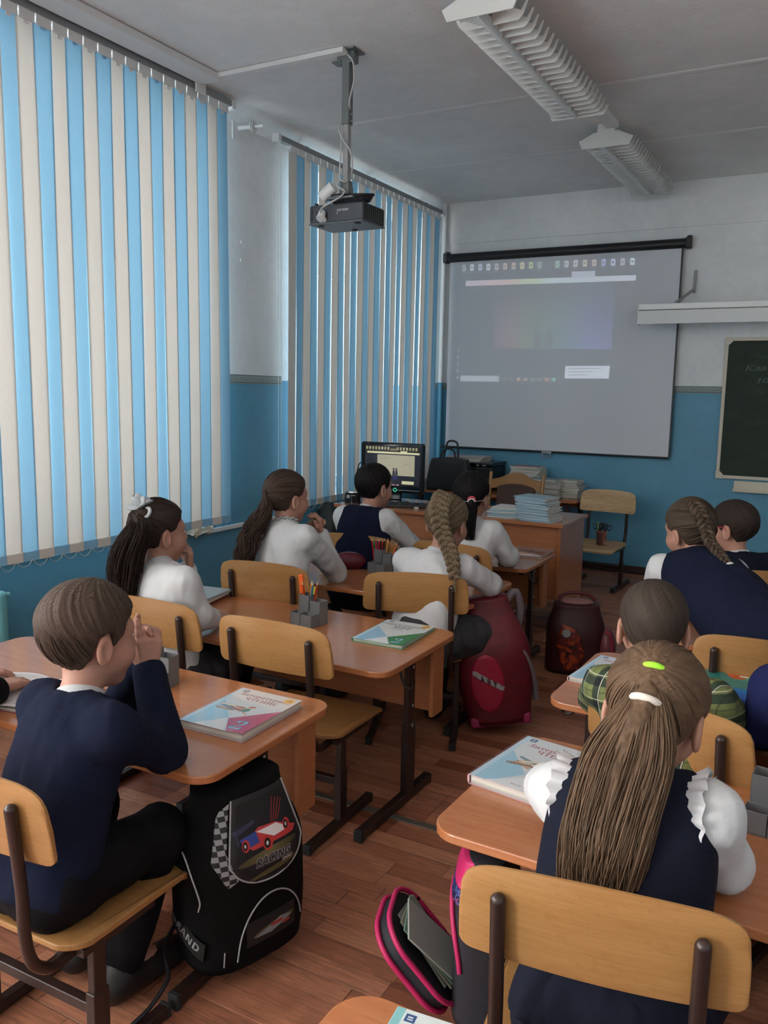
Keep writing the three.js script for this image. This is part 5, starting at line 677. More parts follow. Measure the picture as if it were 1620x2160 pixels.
  // eyes
  { const eg = []; for (const s of [-1, 1]) { const p = V(s * 0.0285, -0.004, -0.0705).multiplyScalar(hs).applyQuaternion(q).add(hc); eg.push(new THREE.SphereGeometry(0.0098 * hs, 12, 8).translate(p.x, p.y, p.z)); const ip = V(s * 0.0285, -0.004, -0.0775).multiplyScalar(hs).applyQuaternion(q).add(hc); const e = part('eye', fin(eg[eg.length - 1]), mat({ color: L(0.7, 0.68, 0.66), roughness: 0.2 }), G); part('iris', fin(new THREE.SphereGeometry(0.0048 * hs, 10, 8).translate(ip.x, ip.y, ip.z)), mat({ color: L(0.05, 0.03, 0.02), roughness: 0.15 }), e); } }
  // hair cap
  const H = o.hair, col = H.col, tieL = H.tie ? V(...H.tie).normalize() : null, cf = capHair(H.style, H.thick || 0.011, H.side || 0.007, H.streak || 0.0035, tieL), W = (p) => p.clone().multiplyScalar(hs).applyQuaternion(q).add(hc);
  { const cg = meshField(cf, [-0.11, -0.12, -0.12], [0.11, 0.135, 0.135], 0.0042); tintHair(cg, col, (x, y, z) => { const a = tieL ? Math.atan2(x * tieL.z - z * tieL.x, y - 0.02) : Math.atan2(x, z + 0.02) + y * 5; return noise3(a * 26, y * 12 + 3, z * 12) * 0.6 + noise3(a * 60, y * 18, z * 18) * 0.4; }, 0.75); cg.scale(hs, hs, hs); cg.applyQuaternion(q); cg.translate(hc.x, hc.y, hc.z); const hair = part('hair', fin(cg), hairMat(), G, H.label);
    const surf = (dir) => { let r = 0.14; for (let k = 0; k < 24; k++) { const d = skull(dir.x * r, dir.y * r, dir.z * r); r -= d * 0.8; if (Math.abs(d) < 3e-4) break; } return r; };
    const st = new Strands(col, seed);
    if (tieL) for (let k = 0; k < 280; k++) { // strands combed from the hairline to the tie
      const a = st.r() * 2 * PI - PI, deg = Math.abs(a) * 180 / PI, y = hairlineAt(HAIRLINE[H.style], deg) + 0.004, rr = 0.075, s0 = V(Math.sin(a) * rr, y, -Math.cos(a) * rr).normalize(), pts = []; const ang = s0.angleTo(tieL), ax = s0.clone().cross(tieL).normalize(), lift = 0.0085 + st.r() * 0.0045;
      if (ang < 0.2) continue; for (let i = 0; i <= 12; i++) { const d = s0.clone().applyAxisAngle(ax, ang * i / 12); pts.push(W(d.multiplyScalar(surf(d) + lift * Math.sin(0.35 + i / 12 * 2.2)))); } st.add(pts, (t) => 0.0017 * Math.sin(0.5 + t * 2.3), 4, 0.8, 0.6);
    } else for (let k = 0; k < (H.tufts === undefined ? 300 : H.tufts); k++) { // short tufts growing from the crown
      const a = st.r() * 2 * PI - PI, deg = Math.abs(a) * 180 / PI, crown = V(0.015, 0.75, 0.62).normalize(), y = hairlineAt(HAIRLINE[H.style], deg), e = V(Math.sin(a) * 0.075, y + 0.006 + st.r() * 0.02, -Math.cos(a) * 0.085).normalize(), ang = crown.angleTo(e), ax = crown.clone().cross(e).normalize(), t0 = st.r() * 0.75, t1 = Math.min(1, t0 + 0.22 + st.r() * 0.25), pts = [], lift = lerp(H.side || 0.007, H.thick || 0.011, 0.7) - 0.001; for (let i = 0; i <= 6; i++) { const tt = lerp(t0, t1, i / 6), d = crown.clone().applyAxisAngle(ax, ang * tt + 0); pts.push(W(d.multiplyScalar(surf(d) + lift * (i === 6 ? 0.85 : 1)))); } st.add(pts, (t) => (H.tuftR || 0.0019) * Math.sin(0.35 + t * 2.6), 4, 0.7, 0.6);
    }
    // tail
    if (H.tail) {
      const T = H.tail, tie = T.from ? v(T.from) : W(tieL.clone().multiplyScalar(surf(tieL) + 0.012)), P = T.pts.map(v), cv = new THREE.CatmullRomCurve3([tie, ...P], false, 'centripetal'), m = 20;
      { const N = 14, list = []; for (let i = 0; i < N; i++) { const t0 = i / N * 0.8, t1 = (i + 1) / N * 0.8, sp = (t) => lerp(0.011, T.spread * 0.5, sstep(0, 0.45, t)) * (1 - (T.taper || 0.3) * sstep(0.6, 1, t)) * (1 - 0.92 * sstep(0.45, 0.8, t)); list.push(C(cv.getPoint(t0), cv.getPoint(t1), sp(t0), sp(t1))); } const [lo, hi] = boundsOf(list, 0.02), fl = T.flat || 0.6, c0 = cv.getPoint(0.5), f0 = caps(list, 0.01); const g = meshField((x, y, z) => { const n = noise3(x * 60, y * 9, z * 60) * 0.008 + noise3(x * 150, y * 14, z * 150) * 0.004; return f0(x, y, z) + n - 0.003; }, lo, hi, 0.0055); tintHair(g, col, (x, y, z) => noise3(x * 160, y * 12, z * 160) * 0.6 + noise3(x * 420, y * 20, z * 420) * 0.4, 0.9); part('tail_core', fin(g), hairMat(), hair); }
      for (let k = 0; k < T.n; k++) { const a = st.r() * 2 * PI, rr = 0.3 + 0.7 * Math.sqrt(st.r()), ph = st.r() * 6, endT = 0.72 + 0.28 * Math.sqrt(st.r()), pts = [], fr = T.freq || 7; for (let i = 0; i <= m; i++) { const t = i / m * endT, c = cv.getPoint(t), sp = lerp(0.011, T.spread, sstep(0, 0.45, t)) * (1 - (T.taper || 0.3) * sstep(0.6, 1, t)), w = (T.wave || 0.004) * sstep(0.05, 0.4, t); pts.push(V(c.x + Math.cos(a) * rr * sp + w * Math.sin(t * fr + ph), c.y + 0.3 * w * Math.sin(t * fr * 1.3 + ph), c.z + Math.sin(a) * rr * sp * (T.flat || 0.6) + w * Math.cos(t * fr * 1.1 + ph * 2))); } st.add(pts, (t) => (T.r || 0.0019) * (1 - 0.7 * t) + 0.0003, 4, 0.75, 0.55); }
    }
    if (H.braid) {
      const Bd = H.braid, cv = new THREE.CatmullRomCurve3(Bd.pts.map(v), false, 'centripetal'), turns = Bd.turns, m = turns * 14;
      for (let s = 0; s < 3; s++) for (let sub = 0; sub < 5; sub++) { const pts = [], ja = sub / 5 * 2 * PI; for (let i = 0; i <= m; i++) { const t = i / m, c = cv.getPoint(t), tg = cv.getTangent(t), out = V(...(Bd.out || [0.3, 0.25, 1])), sd = tg.clone().cross(out).normalize(), nn = sd.clone().cross(tg).normalize(), ph = t * turns * 2 * PI + s * 2 * PI / 3, R = Bd.r * lerp(1, 0.55, t) , j = R * 0.36; pts.push(c.addScaledVector(sd, Math.sin(ph) * R + Math.cos(ja) * j).addScaledVector(nn, Math.sin(2 * ph) * R * 0.42 + Math.sin(ja) * j)); } st.add(pts, (t) => Bd.r * 0.4 * lerp(1, 0.55, t), 7, 0.8); }
      if (Bd.tuft) for (let k = 0; k < 24; k++) { const e = v(Bd.pts[Bd.pts.length - 1]), pts = []; const a = st.r() * 6.28, sp = st.r() * 0.012; for (let i = 0; i <= 5; i++) pts.push(V(e.x + Math.cos(a) * sp * i / 5, e.y - Bd.tuft * i / 5, e.z + Math.sin(a) * sp * i / 5)); st.add(pts, (t) => 0.003 * (1 - 0.7 * t), 4); }
    }
    part('hair_strands', fin(st.geo()), hairMat(), hair);
    for (const b of H.bands || []) { const p = v(b.p), g = new THREE.TorusGeometry(b.R, b.r, 10, 24); g.applyQuaternion(new THREE.Quaternion().setFromUnitVectors(V(0, 0, 1), V(...b.d).normalize())); g.translate(p.x, p.y, p.z); part('hair_band', fin(g), mat({ color: b.c, roughness: 0.7 }), hair, b.label); }
    if (H.bow) { const p = v(H.bow), pet = []; const r = RNG(4); for (let k = 0; k < 11; k++) { const g = new THREE.SphereGeometry(0.022, 10, 8); g.scale(0.25, 1, 0.62); g.translate(0, 0.02, 0); g.rotateX((r() - 0.5) * 2.6); g.rotateY(r() * 6); g.rotateZ((r() - 0.5) * 2.4); g.translate(p.x + (r() - 0.5) * 0.014, p.y + (r() - 0.5) * 0.012, p.z + (r() - 0.5) * 0.014); pet.push(g); } for (let k = 0; k < 2; k++) pet.push(tube([[p.x, p.y, p.z], [p.x - 0.02 - k * 0.01, p.y - 0.03, p.z + 0.01], [p.x - 0.03 + k * 0.02, p.y - 0.07, p.z + 0.012]], 0.004, 10, 5)); part('hair_bow', fin(merge(pet)), phys({ color: L(0.4, 0.42, 0.44), roughness: 0.5, transmission: 0.15, thickness: 0 }), hair, 'grey organza hair bow'); }
  }
  // clothes
  const fold = (amp, f, ox) => (x, y, z) => amp * (noise3((x + y * 0.6) * f + ox, (y - x * 0.5) * f * 0.45, z * f) + 0.35 * noise3(x * f * 2.6, (y + z * 0.7) * f * 1.2 + ox, z * f * 2.2) - 0.68);
  const garment = (name, list, offs, amp, f, fabric, label, cut, cell = 0.0085, k = 0.025) => { const [lo, hi] = boundsOf(list, offs + 0.025), fd = fold(amp, f, seed), base = caps(list, k, offs), fn = (x, y, z) => { let d = base(x, y, z) + fd(x, y, z); if (cut) d = smax(d, cut(x, y, z), 0.006); return d; }; return part(name, fin(meshField(fn, lo, hi, cell, 0.02)), fabric, G, label); };
  const shortArm = (A) => [A[0], C(V(A[1][0], A[1][1], A[1][2]), V(lerp(A[1][0], A[1][3], 0.93), lerp(A[1][1], A[1][4], 0.93), lerp(A[1][2], A[1][5], 0.93)), 0.031, 0.024)];
  const nCap = C(neckBase.clone().lerp(neckTop, 0.42), neckBase.clone().lerp(neckTop, 1.6), 0.046), nCut = (x, y, z) => -cap(x, y, z, nCap);
  const collar = (parent, fabric, r = 0.05, h = 0.03) => { const d = neckTop.clone().sub(neckBase).normalize(), pr = [[r + 0.012, -0.012], [r + 0.004, 0.004], [r - 0.002, h], [r - 0.006, h], [r - 0.003, 0.006], [r + 0.002, -0.014]].map(([a, b]) => new THREE.Vector2(a, b)), g = new THREE.LatheGeometry(pr, 28); g.applyQuaternion(new THREE.Quaternion().setFromUnitVectors(V(0, 1, 0), d)); const c = at(neckBase, d, 0.032); g.translate(c.x, c.y, c.z); part('collar', fin(g), fabric, parent); };
  const trunk = torso.concat([C(at(S, up, -0.02), at(hip, up, -0.02), 0.07, 0.07)]);
  const vestList = [torso[0], torso[1], C(at(S, lat, sw - 0.045), at(S, lat, -sw + 0.045), 0.04), C(hipR, hipL, 0.066), C(at(S, up, -0.03), at(hip, up, -0.02), 0.072, 0.072)];
  const hem = o.hem || 0.0, hemCut = (k) => (x, y, z) => { const t = (x - hip.x) * up.x + (y - hip.y) * up.y + (z - hip.z) * up.z; return smax(k - t, nCut(x, y, z), 0.004); };
  if (o.outfit === 'sweater') { const g = garment('sweater', [...trunk, ...shortArm(armR), ...shortArm(armL)], 0.0135, 0.0095, 22, o.fabric || FAB.navyKnit, o.topLabel, hemCut(-0.03)); collar(g, FAB.white, 0.049, 0.022); }
  if (o.outfit === 'shirt' || o.outfit === 'vest' || o.outfit === 'dress') { const g = garment('shirt', [...trunk, ...shortArm(armR), ...shortArm(armL)], 0.0125, 0.0095, 26, o.shirtFabric || FAB.white, o.shirtLabel, hemCut(o.hem !== undefined ? o.hem : -0.02)); collar(g, o.shirtFabric || FAB.white, 0.049, 0.026); if (o.ruffle) { const rg = []; for (const sh of [shR, shL]) { const out = sh.clone().sub(S).normalize(), f = V(0, 0, 1).addScaledVector(out, -out.z).normalize(), u = f.clone().cross(out).normalize(); if (u.y < 0) u.negate(); const N = 44, pos = [], ix = []; for (let k = 0; k <= N; k++) { const a2 = lerp(-0.9, PI + 0.5, k / N), rad = u.clone().multiplyScalar(Math.sin(a2)).addScaledVector(f, Math.cos(a2)); for (let j = 0; j <= 3; j++) { const w = j / 3 * 0.045, p = at(sh, out, -0.034 + w * 0.75).addScaledVector(rad, 0.055 + w * 0.28 + 0.007 * (j / 3) * Math.sin(k * 1.9)).addScaledVector(out, 0.003 * (j / 3) * Math.cos(k * 1.3)); pos.push(p.x, p.y, p.z); } } for (let k = 0; k < N; k++) for (let j = 0; j < 3; j++) { const i0 = k * 4 + j; ix.push(i0, i0 + 4, i0 + 1, i0 + 1, i0 + 4, i0 + 5); } const g2 = new THREE.BufferGeometry(); g2.setAttribute('position', new THREE.Float32BufferAttribute(pos, 3)); g2.setIndex(ix); g2.computeVertexNormals(); g2.setAttribute('uv', new THREE.Float32BufferAttribute(new Float32Array(pos.length / 3 * 2), 2)); part('ruffle', fin(g2), ruffleMat, g, 'lace frill over the shoulder'); } } if (o.frill) { const rg = []; const d = neckTop.clone().sub(neckBase).normalize(), c = at(neckBase, d, 0.05), qd = new THREE.Quaternion().setFromUnitVectors(V(0, 1, 0), d); for (let k = 0; k < 26; k++) { const a = k / 26 * 2 * PI, p = V(Math.cos(a) * 0.052, (k % 2) * 0.006, Math.sin(a) * 0.052).applyQuaternion(qd).add(c), g2 = new THREE.SphereGeometry(0.009, 7, 5); g2.scale(1, 0.6, 1); g2.translate(p.x, p.y, p.z); rg.push(g2); } part('ruffle', fin(merge(rg)), FAB.lace, g, 'frilled collar'); } }
  if (o.outfit === 'vest') garment('vest', vestList, 0.0225, 0.008, 22, o.fabric || FAB.navyKnit, o.topLabel, hemCut(-0.02));
  if (o.outfit === 'dress') { const sk = o.skirt || [C(at(hip, up, 0.05), at(hip, V(0, -1, -0.35).normalize(), 0.16), 0.085, 0.16)]; garment('pinafore', [...vestList, ...sk], 0.0225, 0.01, 18, o.fabric || FAB.navyDress, o.topLabel, (x, y, z) => nCut(x, y, z), 0.01, 0.05); }
  if (o.bottom !== 'none') {
    const lg = legs.map((P) => P.slice()); const tr = [...lg, C(hipR, hipL, 0.068)];
    if (o.bottom === 'skirt') { garment('skirt', [C(hipR, at(hipR.clone().lerp(kn[0], 0.7), V(0, -1, 0), 0.0), 0.068, 0.062), C(hipL, hipL.clone().lerp(kn[1], 0.75), 0.068, 0.062), C(at(hip, V(0, 1, 0), 0.03), at(hip, V(0, -1, 0), 0.03), 0.085, 0.095)], 0.014, 0.02, 26, o.skirtFabric || FAB.greySkirt, o.skirtFabric ? 'dark navy skirt' : 'grey pleated skirt', null, 0.011, 0.05); garment('tights', lg, 0.006, 0.003, 30, FAB.tights, 'black tights', null, 0.012); }
    else if (o.bottom === 'tights') garment('tights', tr, 0.006, 0.003, 30, FAB.tights, 'black tights', null, 0.012);
    else garment('trousers', tr, 0.012, 0.014, 20, FAB.dark, 'dark school trousers', null, 0.012);
  }
  for (let i = 0; i < 2; i++) { const y0 = an[i].y - 0.085, kz = o.kneel ? -1 : 1, L3 = [C(V(an[i].x, y0 + 0.045, an[i].z + 0.035 * kz), V(toe[i].x, y0 + 0.036, toe[i].z - 0.01 * kz), 0.036, 0.031), C(V(an[i].x, y0 + 0.06, an[i].z + 0.01 * kz), V(an[i].x, y0 + 0.095, an[i].z), 0.036, 0.036)], [lo, hi] = boundsOf(L3, 0.02), bf = caps(L3, 0.02, 0.004); part('shoe', fin(meshField((x, y, z) => smax(bf(x, y, z), (y0 + 0.003 - y), 0.004), lo, hi, 0.009)), FAB.shoe, G); }
  return G;
}
// ---------------------------------------------------------------- the pupils
const DK = [0.02, 0.014, 0.012], BLK = [0.009, 0.0075, 0.0075], FAIR = [0.15, 0.105, 0.066], LIGHT = [0.11, 0.068, 0.042];
person({ label: 'boy in navy knitted sweater with fingertips joined, elbows on desk', head: [-1.35, 0.825, -1.2], yaw: -0.2, pitch: -0.04, roll: 0.03, hs: 1.03, S: [-1.318, 0.675, -1.13], sw: 0.115, hip: [-1.325, 0.385, -1.02], syaw: -0.12,
  elR: [-1.25, 0.556, -1.305], wrR: [-1.328, 0.715, -1.342], elL: [-1.46, 0.556, -1.36], wrL: [-1.385, 0.722, -1.37], handR: { d: [-0.05, 1, -0.06], n: [-0.9, 0, -0.45], curl: [0.06, 0.95, 0.95, 0.95], thumb: 0.25, spread: 0.02 }, handL: { d: [0.25, 1, 0.0], n: [0.9, -0.1, 0.3], curl: [0.02, 0.8, 0.85, 0.85], thumb: 0.3, spread: 0.02 },
  outfit: 'sweater', topLabel: 'navy knitted sweater', hair: { style: 'boy', col: [0.06, 0.04, 0.03], thick: 0.015, side: 0.009, streak: 0.005, tufts: 520, label: 'short brown hair' }, kn: [[-1.24, 0.375, -1.27], [-1.46, 0.375, -1.28]], an: [[-1.3, 0.085, -1.22], [-1.45, 0.085, -1.25]] });
person({ label: 'pupil in dark pullover with one hand on an open book', head: [-1.99, 0.86, -1.17], yaw: 0, pitch: -0.2, S: [-1.99, 0.705, -1.1], hip: [-1.985, 0.385, -0.98], elR: [-1.83, 0.558, -1.2], wrR: [-1.875, 0.556, -1.35], elL: [-2.16, 0.56, -1.22], wrL: [-2.03, 0.556, -1.38], handR: { d: [-0.2, -0.02, -1], n: [0, -1, 0], curl: [0.12, 0.14, 0.16, 0.2] }, handL: { d: [0.3, 0, -1], n: [0, -1, 0] }, outfit: 'sweater', fabric: FAB.dark, topLabel: 'dark pullover', hair: { style: 'boy', col: DK, label: 'short dark hair' } });
person({ label: 'girl with long dark ponytail and grey bow, chin on hand by the blind', head: [-2.02, 0.858, -2.105], yaw: -0.32, pitch: 0.02, S: [-1.945, 0.715, -2.04], sw: 0.115, syaw: -0.2, hip: [-1.935, 0.385, -2.03], elR: [-1.812, 0.6, -2.06], wrR: [-1.85, 0.562, -2.165], elL: [-2.08, 0.558, -2.2], wrL: [-1.99, 0.715, -2.215], handR: { d: [0.25, -0.12, -1], n: [-0.2, -1, 0.1], curl: [0.5, 0.55, 0.6, 0.65] }, handL: { d: [0.12, 1, 0.1], n: [-0.6, 0, 0.75], curl: [0.7, 0.75, 0.8, 0.85] },
  outfit: 'shirt', shirtLabel: 'fitted white blouse', bottom: 'skirt', hair: { style: 'girl', col: [0.03, 0.0195, 0.016], tie: [0.0, 0.55, 0.83], thick: 0.011, label: 'long dark brown hair', tail: { pts: [[-1.99, 0.905, -1.985], [-2.02, 0.80, -1.955], [-2.035, 0.7, -1.95], [-2.03, 0.6, -1.95]], n: 420, spread: 0.06, wave: 0.008, taper: 0.25, flat: 0.75 }, bow: [-2.035, 0.948, -2.03], bands: [{ p: [-2.003, 0.93, -2.025], R: 0.018, r: 0.006, d: [-0.1, 0.5, 0.8], c: L(0.45, 0.47, 0.5), label: 'grey hair tie' }] } });
person({ label: 'girl with wavy brown ponytail in white frilled blouse, hand at chin', head: [-2.015, 0.903, -2.845], yaw: -0.3, pitch: 0.03, S: [-1.985, 0.752, -2.79], sw: 0.122, syaw: -0.25, hip: [-1.975, 0.385, -2.7], elR: [-1.885, 0.56, -3.03], wrR: [-1.945, 0.735, -2.99], elL: [-2.11, 0.56, -3.02], wrL: [-1.99, 0.72, -3.02], handR: { d: [-0.05, 1, 0.12], n: [-0.7, 0, 0.7], curl: [0.75, 0.8, 0.85, 0.9] }, handL: { d: [0.3, 1, 0.1], n: [0.6, 0, 0.7], curl: [0.75, 0.8, 0.85, 0.9] }, outfit: 'shirt', frill: true, shirtLabel: 'white blouse with frilled collar', bottom: 'skirt',
  hair: { style: 'girl', col: [0.055, 0.034, 0.026], tie: [0.0, 0.25, 0.97], thick: 0.011, label: 'wavy brown hair', tail: { pts: [[-2.04, 0.86, -2.725], [-2.075, 0.76, -2.68], [-2.09, 0.66, -2.655], [-2.1, 0.57, -2.635]], n: 380, spread: 0.043, wave: 0.013, freq: 15, taper: 0.6, flat: 0.8 }, bands: [{ p: [-2.048, 0.918, -2.75], R: 0.017, r: 0.0065, d: [-0.3, 0.2, 0.9], c: L(0.66, 0.58, 0.58), label: 'pale pink hair tie' }] } });
person({ label: 'boy with black hair in navy vest and white sleeves at front desk', head: [-1.978, 0.888, -3.52], yaw: -0.25, pitch: 0, S: [-1.99, 0.735, -3.455], sw: 0.122, hip: [-1.985, 0.385, -3.38], elR: [-1.805, 0.615, -3.58], wrR: [-1.85, 0.562, -3.74], elL: [-2.15, 0.6, -3.56], wrL: [-2.08, 0.562, -3.75], outfit: 'vest', topLabel: 'navy knitted vest', shirtLabel: 'white shirt', fabric: FAB.navyKnit, hair: { style: 'boy', col: BLK, thick: 0.012, side: 0.007, label: 'short black hair' } });
person({ label: 'girl with thick blonde braid in white blouse and grey skirt', head: [-1.335, 0.842, -2.965], yaw: -0.05, pitch: -0.1, S: [-1.352, 0.682, -2.89], sw: 0.125, syaw: 0.0, hip: [-1.375, 0.39, -2.83], hyaw: 0.1, elR: [-1.175, 0.60, -3.03], wrR: [-1.225, 0.558, -3.21], elL: [-1.515, 0.575, -3.0], wrL: [-1.44, 0.558, -3.14], handR: { d: [-0.3, 0, -1], n: [0, -1, 0] }, outfit: 'shirt', hem: -0.075, shirtLabel: 'loose white blouse', bottom: 'skirt', kn: [[-1.175, 0.405, -3.1], [-1.4, 0.375, -3.1]], an: [[-1.18, 0.085, -3.1], [-1.4, 0.085, -3.05]],
  hair: { style: 'girl', col: FAIR, tie: [0.1, -0.3, 0.95], thick: 0.01, label: 'blonde plaited hair', braid: { pts: [[-1.335, 0.945, -2.93], [-1.325, 0.925, -2.875], [-1.315, 0.88, -2.85], [-1.3, 0.82, -2.845], [-1.265, 0.765, -2.83], [-1.24, 0.72, -2.81], [-1.225, 0.66, -2.8]], turns: 5, r: 0.027, tuft: 0.05, out: [0.3, 0.3, 1] } } });
person({ label: 'girl with dark low ponytail and headband in white blouse at front desk', head: [-1.488, 0.876, -3.57], yaw: -0.02, pitch: 0, S: [-1.468, 0.722, -3.52], sw: 0.112, hip: [-1.49, 0.385, -3.43], elR: [-1.31, 0.6, -3.6], wrR: [-1.37, 0.56, -3.76], elL: [-1.63, 0.6, -3.6], wrL: [-1.56, 0.56, -3.76], outfit: 'shirt', shirtLabel: 'white blouse', bottom: 'skirt',
  hair: { style: 'girl', col: BLK, tie: [0.35, -0.12, 0.92], thick: 0.012, label: 'black hair', tail: { pts: [[-1.44, 0.85, -3.45], [-1.436, 0.78, -3.43], [-1.432, 0.69, -3.42]], n: 240, spread: 0.03, wave: 0.003 }, bands: [{ p: [-1.447, 0.866, -3.468], R: 0.014, r: 0.006, d: [0.2, 0.1, 0.9], c: L(0.5, 0.06, 0.08), label: 'red and white hair tie' }, { p: [-1.444, 0.857, -3.46], R: 0.0145, r: 0.004, d: [0.3, 0.1, 0.9], c: L(0.6, 0.58, 0.6), label: 'white hair tie' }, { p: [-1.547, 0.948, -3.55], R: 0.011, r: 0.009, d: [-0.6, 0.6, 0.3], c: L(0.5, 0.7, 0.06), label: 'lime hair clip' }, { p: [-1.486, 0.868, -3.555], R: 0.0855, r: 0.0022, d: [0.0, 1, 0.12], c: L(0.2, 0.19, 0.19), label: 'thin grey headband' }] } });
person({ label: 'girl in navy pinafore kneeling on chair and leaning over the desk', head: [-0.455, 0.88, -3.09], yaw: 0.85, pitch: -0.12, roll: 0.12, S: [-0.405, 0.748, -3.0], sw: 0.115, syaw: 0.2, hip: [-0.14, 0.6, -2.74], elR: [-0.27, 0.6, -3.13], wrR: [-0.34, 0.56, -3.26], elL: [-0.565, 0.59, -3.08], wrL: [-0.49, 0.56, -3.22], kneel: true, kn: [[-0.05, 0.375, -2.83], [-0.2, 0.375, -2.83]], an: [[-0.06, 0.36, -2.56], [-0.2, 0.36, -2.56]], outfit: 'dress', bottom: 'tights', topLabel: 'navy school pinafore', shirtLabel: 'white blouse', skirt: [C(V(-0.15, 0.6, -2.74), V(-0.14, 0.45, -2.75), 0.1, 0.15), C(V(-0.28, 0.67, -2.87), V(-0.14, 0.55, -2.72), 0.09, 0.12)],
  hair: { style: 'girl', col: [0.065, 0.045, 0.032], tie: [0.2, 0.1, 0.95], thick: 0.01, label: 'brown plaited hair', braid: { pts: [[-0.44, 0.975, -3.04], [-0.41, 0.95, -3.0], [-0.385, 0.9, -2.985], [-0.365, 0.86, -2.955], [-0.33, 0.83, -2.93], [-0.3, 0.8, -2.9]], turns: 5, r: 0.018, out: [0.4, 0.6, 0.7] }, bands: [{ p: [-0.297, 0.797, -2.898], R: 0.012, r: 0.007, d: [0.6, -0.5, 0.5], c: L(0.55, 0.55, 0.5), label: 'pale hair tie' }] } });
const boyH = person({ label: 'boy in dark jumper with red glasses beside the blue wall', head: [-0.378, 0.815, -3.7], yaw: 1.2, pitch: -0.02, S: [-0.34, 0.665, -3.67], syaw: 0.35, sw: 0.12, hip: [-0.24, 0.385, -3.6], elR: [-0.17, 0.58, -3.8], wrR: [-0.27, 0.56, -3.92], elL: [-0.48, 0.58, -3.76], wrL: [-0.42, 0.56, -3.9], outfit: 'sweater', fabric: FAB.navy, topLabel: 'dark navy jumper', hair: { style: 'boy', col: [0.033, 0.023, 0.019], thick: 0.012, side: 0.007, label: 'short dark brown hair' } });
person({ label: 'boy with cropped hair in green checked shirt', head: [-0.362, 0.805, -2.0], yaw: 0.3, pitch: -0.08, hs: 1.02, S: [-0.335, 0.65, -1.965], sw: 0.122, syaw: 0.1, hip: [-0.31, 0.385, -1.9], elR: [-0.165, 0.57, -2.09], wrR: [-0.25, 0.556, -2.25], elL: [-0.5, 0.575, -2.08], wrL: [-0.42, 0.556, -2.24], outfit: 'shirt', shirtFabric: FAB.plaid, shirtLabel: 'green and black checked shirt', hair: { style: 'boy', col: [0.047, 0.034, 0.027], thick: 0.006, side: 0.0035, streak: 0.002, tufts: 0, label: 'cropped brown hair' } });
person({ label: 'girl with very long light brown ponytail in navy waistcoat', head: [-0.243, 0.81, -1.43], yaw: -0.1, pitch: -0.28, roll: -0.04, hs: 1.03, S: [-0.258, 0.675, -1.345], sw: 0.122, sroll: 0.1, hip: [-0.245, 0.385, -1.19], elR: [-0.12, 0.575, -1.42], wrR: [-0.19, 0.558, -1.56], elL: [-0.43, 0.6, -1.47], wrL: [-0.36, 0.56, -1.6], outfit: 'vest', ruffle: true, bottom: 'skirt', skirtFabric: FAB.navy, topLabel: 'navy waistcoat', shirtLabel: 'white blouse with lace frills', fabric: FAB.navy,
  hair: { style: 'girl', col: LIGHT, tie: [0.03, 0.62, 0.78], thick: 0.012, label: 'light brown hair drawn into a ponytail', tail: { from: [-0.241, 0.9, -1.375], pts: [[-0.241, 0.862, -1.325], [-0.252, 0.79, -1.275], [-0.268, 0.69, -1.235], [-0.275, 0.595, -1.215], [-0.268, 0.5, -1.205]], n: 2300, spread: 0.064, wave: 0.008, freq: 8, taper: 0.1, flat: 0.5, r: 0.0015 }, bands: [{ p: [-0.241, 0.896, -1.37], R: 0.0195, r: 0.0058, d: [0, -0.6, 0.75], c: L(0.32, 0.72, 0.03), label: 'lime green hair tie' }, { p: [-0.2415, 0.86, -1.323], R: 0.0215, r: 0.0062, d: [-0.1, -0.75, 0.6], c: L(0.66, 0.6, 0.52), label: 'cream hair tie' }] } });
person({ label: 'pupil in bright navy jersey seated beside the checked-shirt boy', head: [0.06, 0.86, -2.06], yaw: 0.1, pitch: -0.1, S: [0.03, 0.7, -2.0], sw: 0.12, hip: [0.1, 0.385, -1.95], elR: [0.19, 0.58, -2.1], wrR: [0.1, 0.556, -2.25], elL: [-0.105, 0.58, -2.06], wrL: [-0.04, 0.556, -2.22], outfit: 'sweater', fabric: FAB.blueKnit, topLabel: 'bright navy jersey', hair: { style: 'boy', col: DK, label: 'short dark hair' } });
{ // red glasses
  const q = new THREE.Quaternion().setFromEuler(new THREE.Euler(-0.02, 1.2, 0, 'YXZ')), hc = V(-0.378, 0.815, -3.7), W = (p) => V(...p).applyQuaternion(q).add(hc), o = thing('glasses', 'red-framed glasses worn by the boy by the blue wall', 'glasses', [hc.x, hc.y, hc.z]), red = mat({ color: L(0.35, 0.03, 0.03), roughness: 0.35 }), rel = (g) => g.translate(-hc.x, -hc.y, -hc.z);
  const rims = []; for (const s of [-1, 1]) { const g = new THREE.TorusGeometry(0.019, 0.002, 8, 24); g.scale(1.15, 0.85, 1); g.translate(s * 0.029, -0.006, -0.098); g.applyQuaternion(q); g.translate(hc.x, hc.y, hc.z); rims.push(rel(g)); const ln = new THREE.CircleGeometry(0.018, 20); ln.scale(1.15, 0.85, 1); ln.rotateY(PI); ln.translate(s * 0.029, -0.006, -0.0982); ln.applyQuaternion(q); ln.translate(hc.x, hc.y, hc.z); part('lens', rel(ln), phys({ color: 0xffffff, transmission: 1, roughness: 0, thickness: 0, side: THREE.DoubleSide }), o); part('temple', rel(tube([W([s * 0.05, -0.002, -0.097]), W([s * 0.071, 0.0, -0.05]), W([s * 0.077, 0.004, 0.0]), W([s * 0.079, -0.012, 0.03])], 0.0021, 20, 6)), red, o); }
  part('rims', merge([...rims, rel(tube([W([-0.008, -0.003, -0.0995]), W([0, 0.0, -0.101]), W([0.008, -0.003, -0.0995])], 0.002, 6, 6))]), red, o);
}

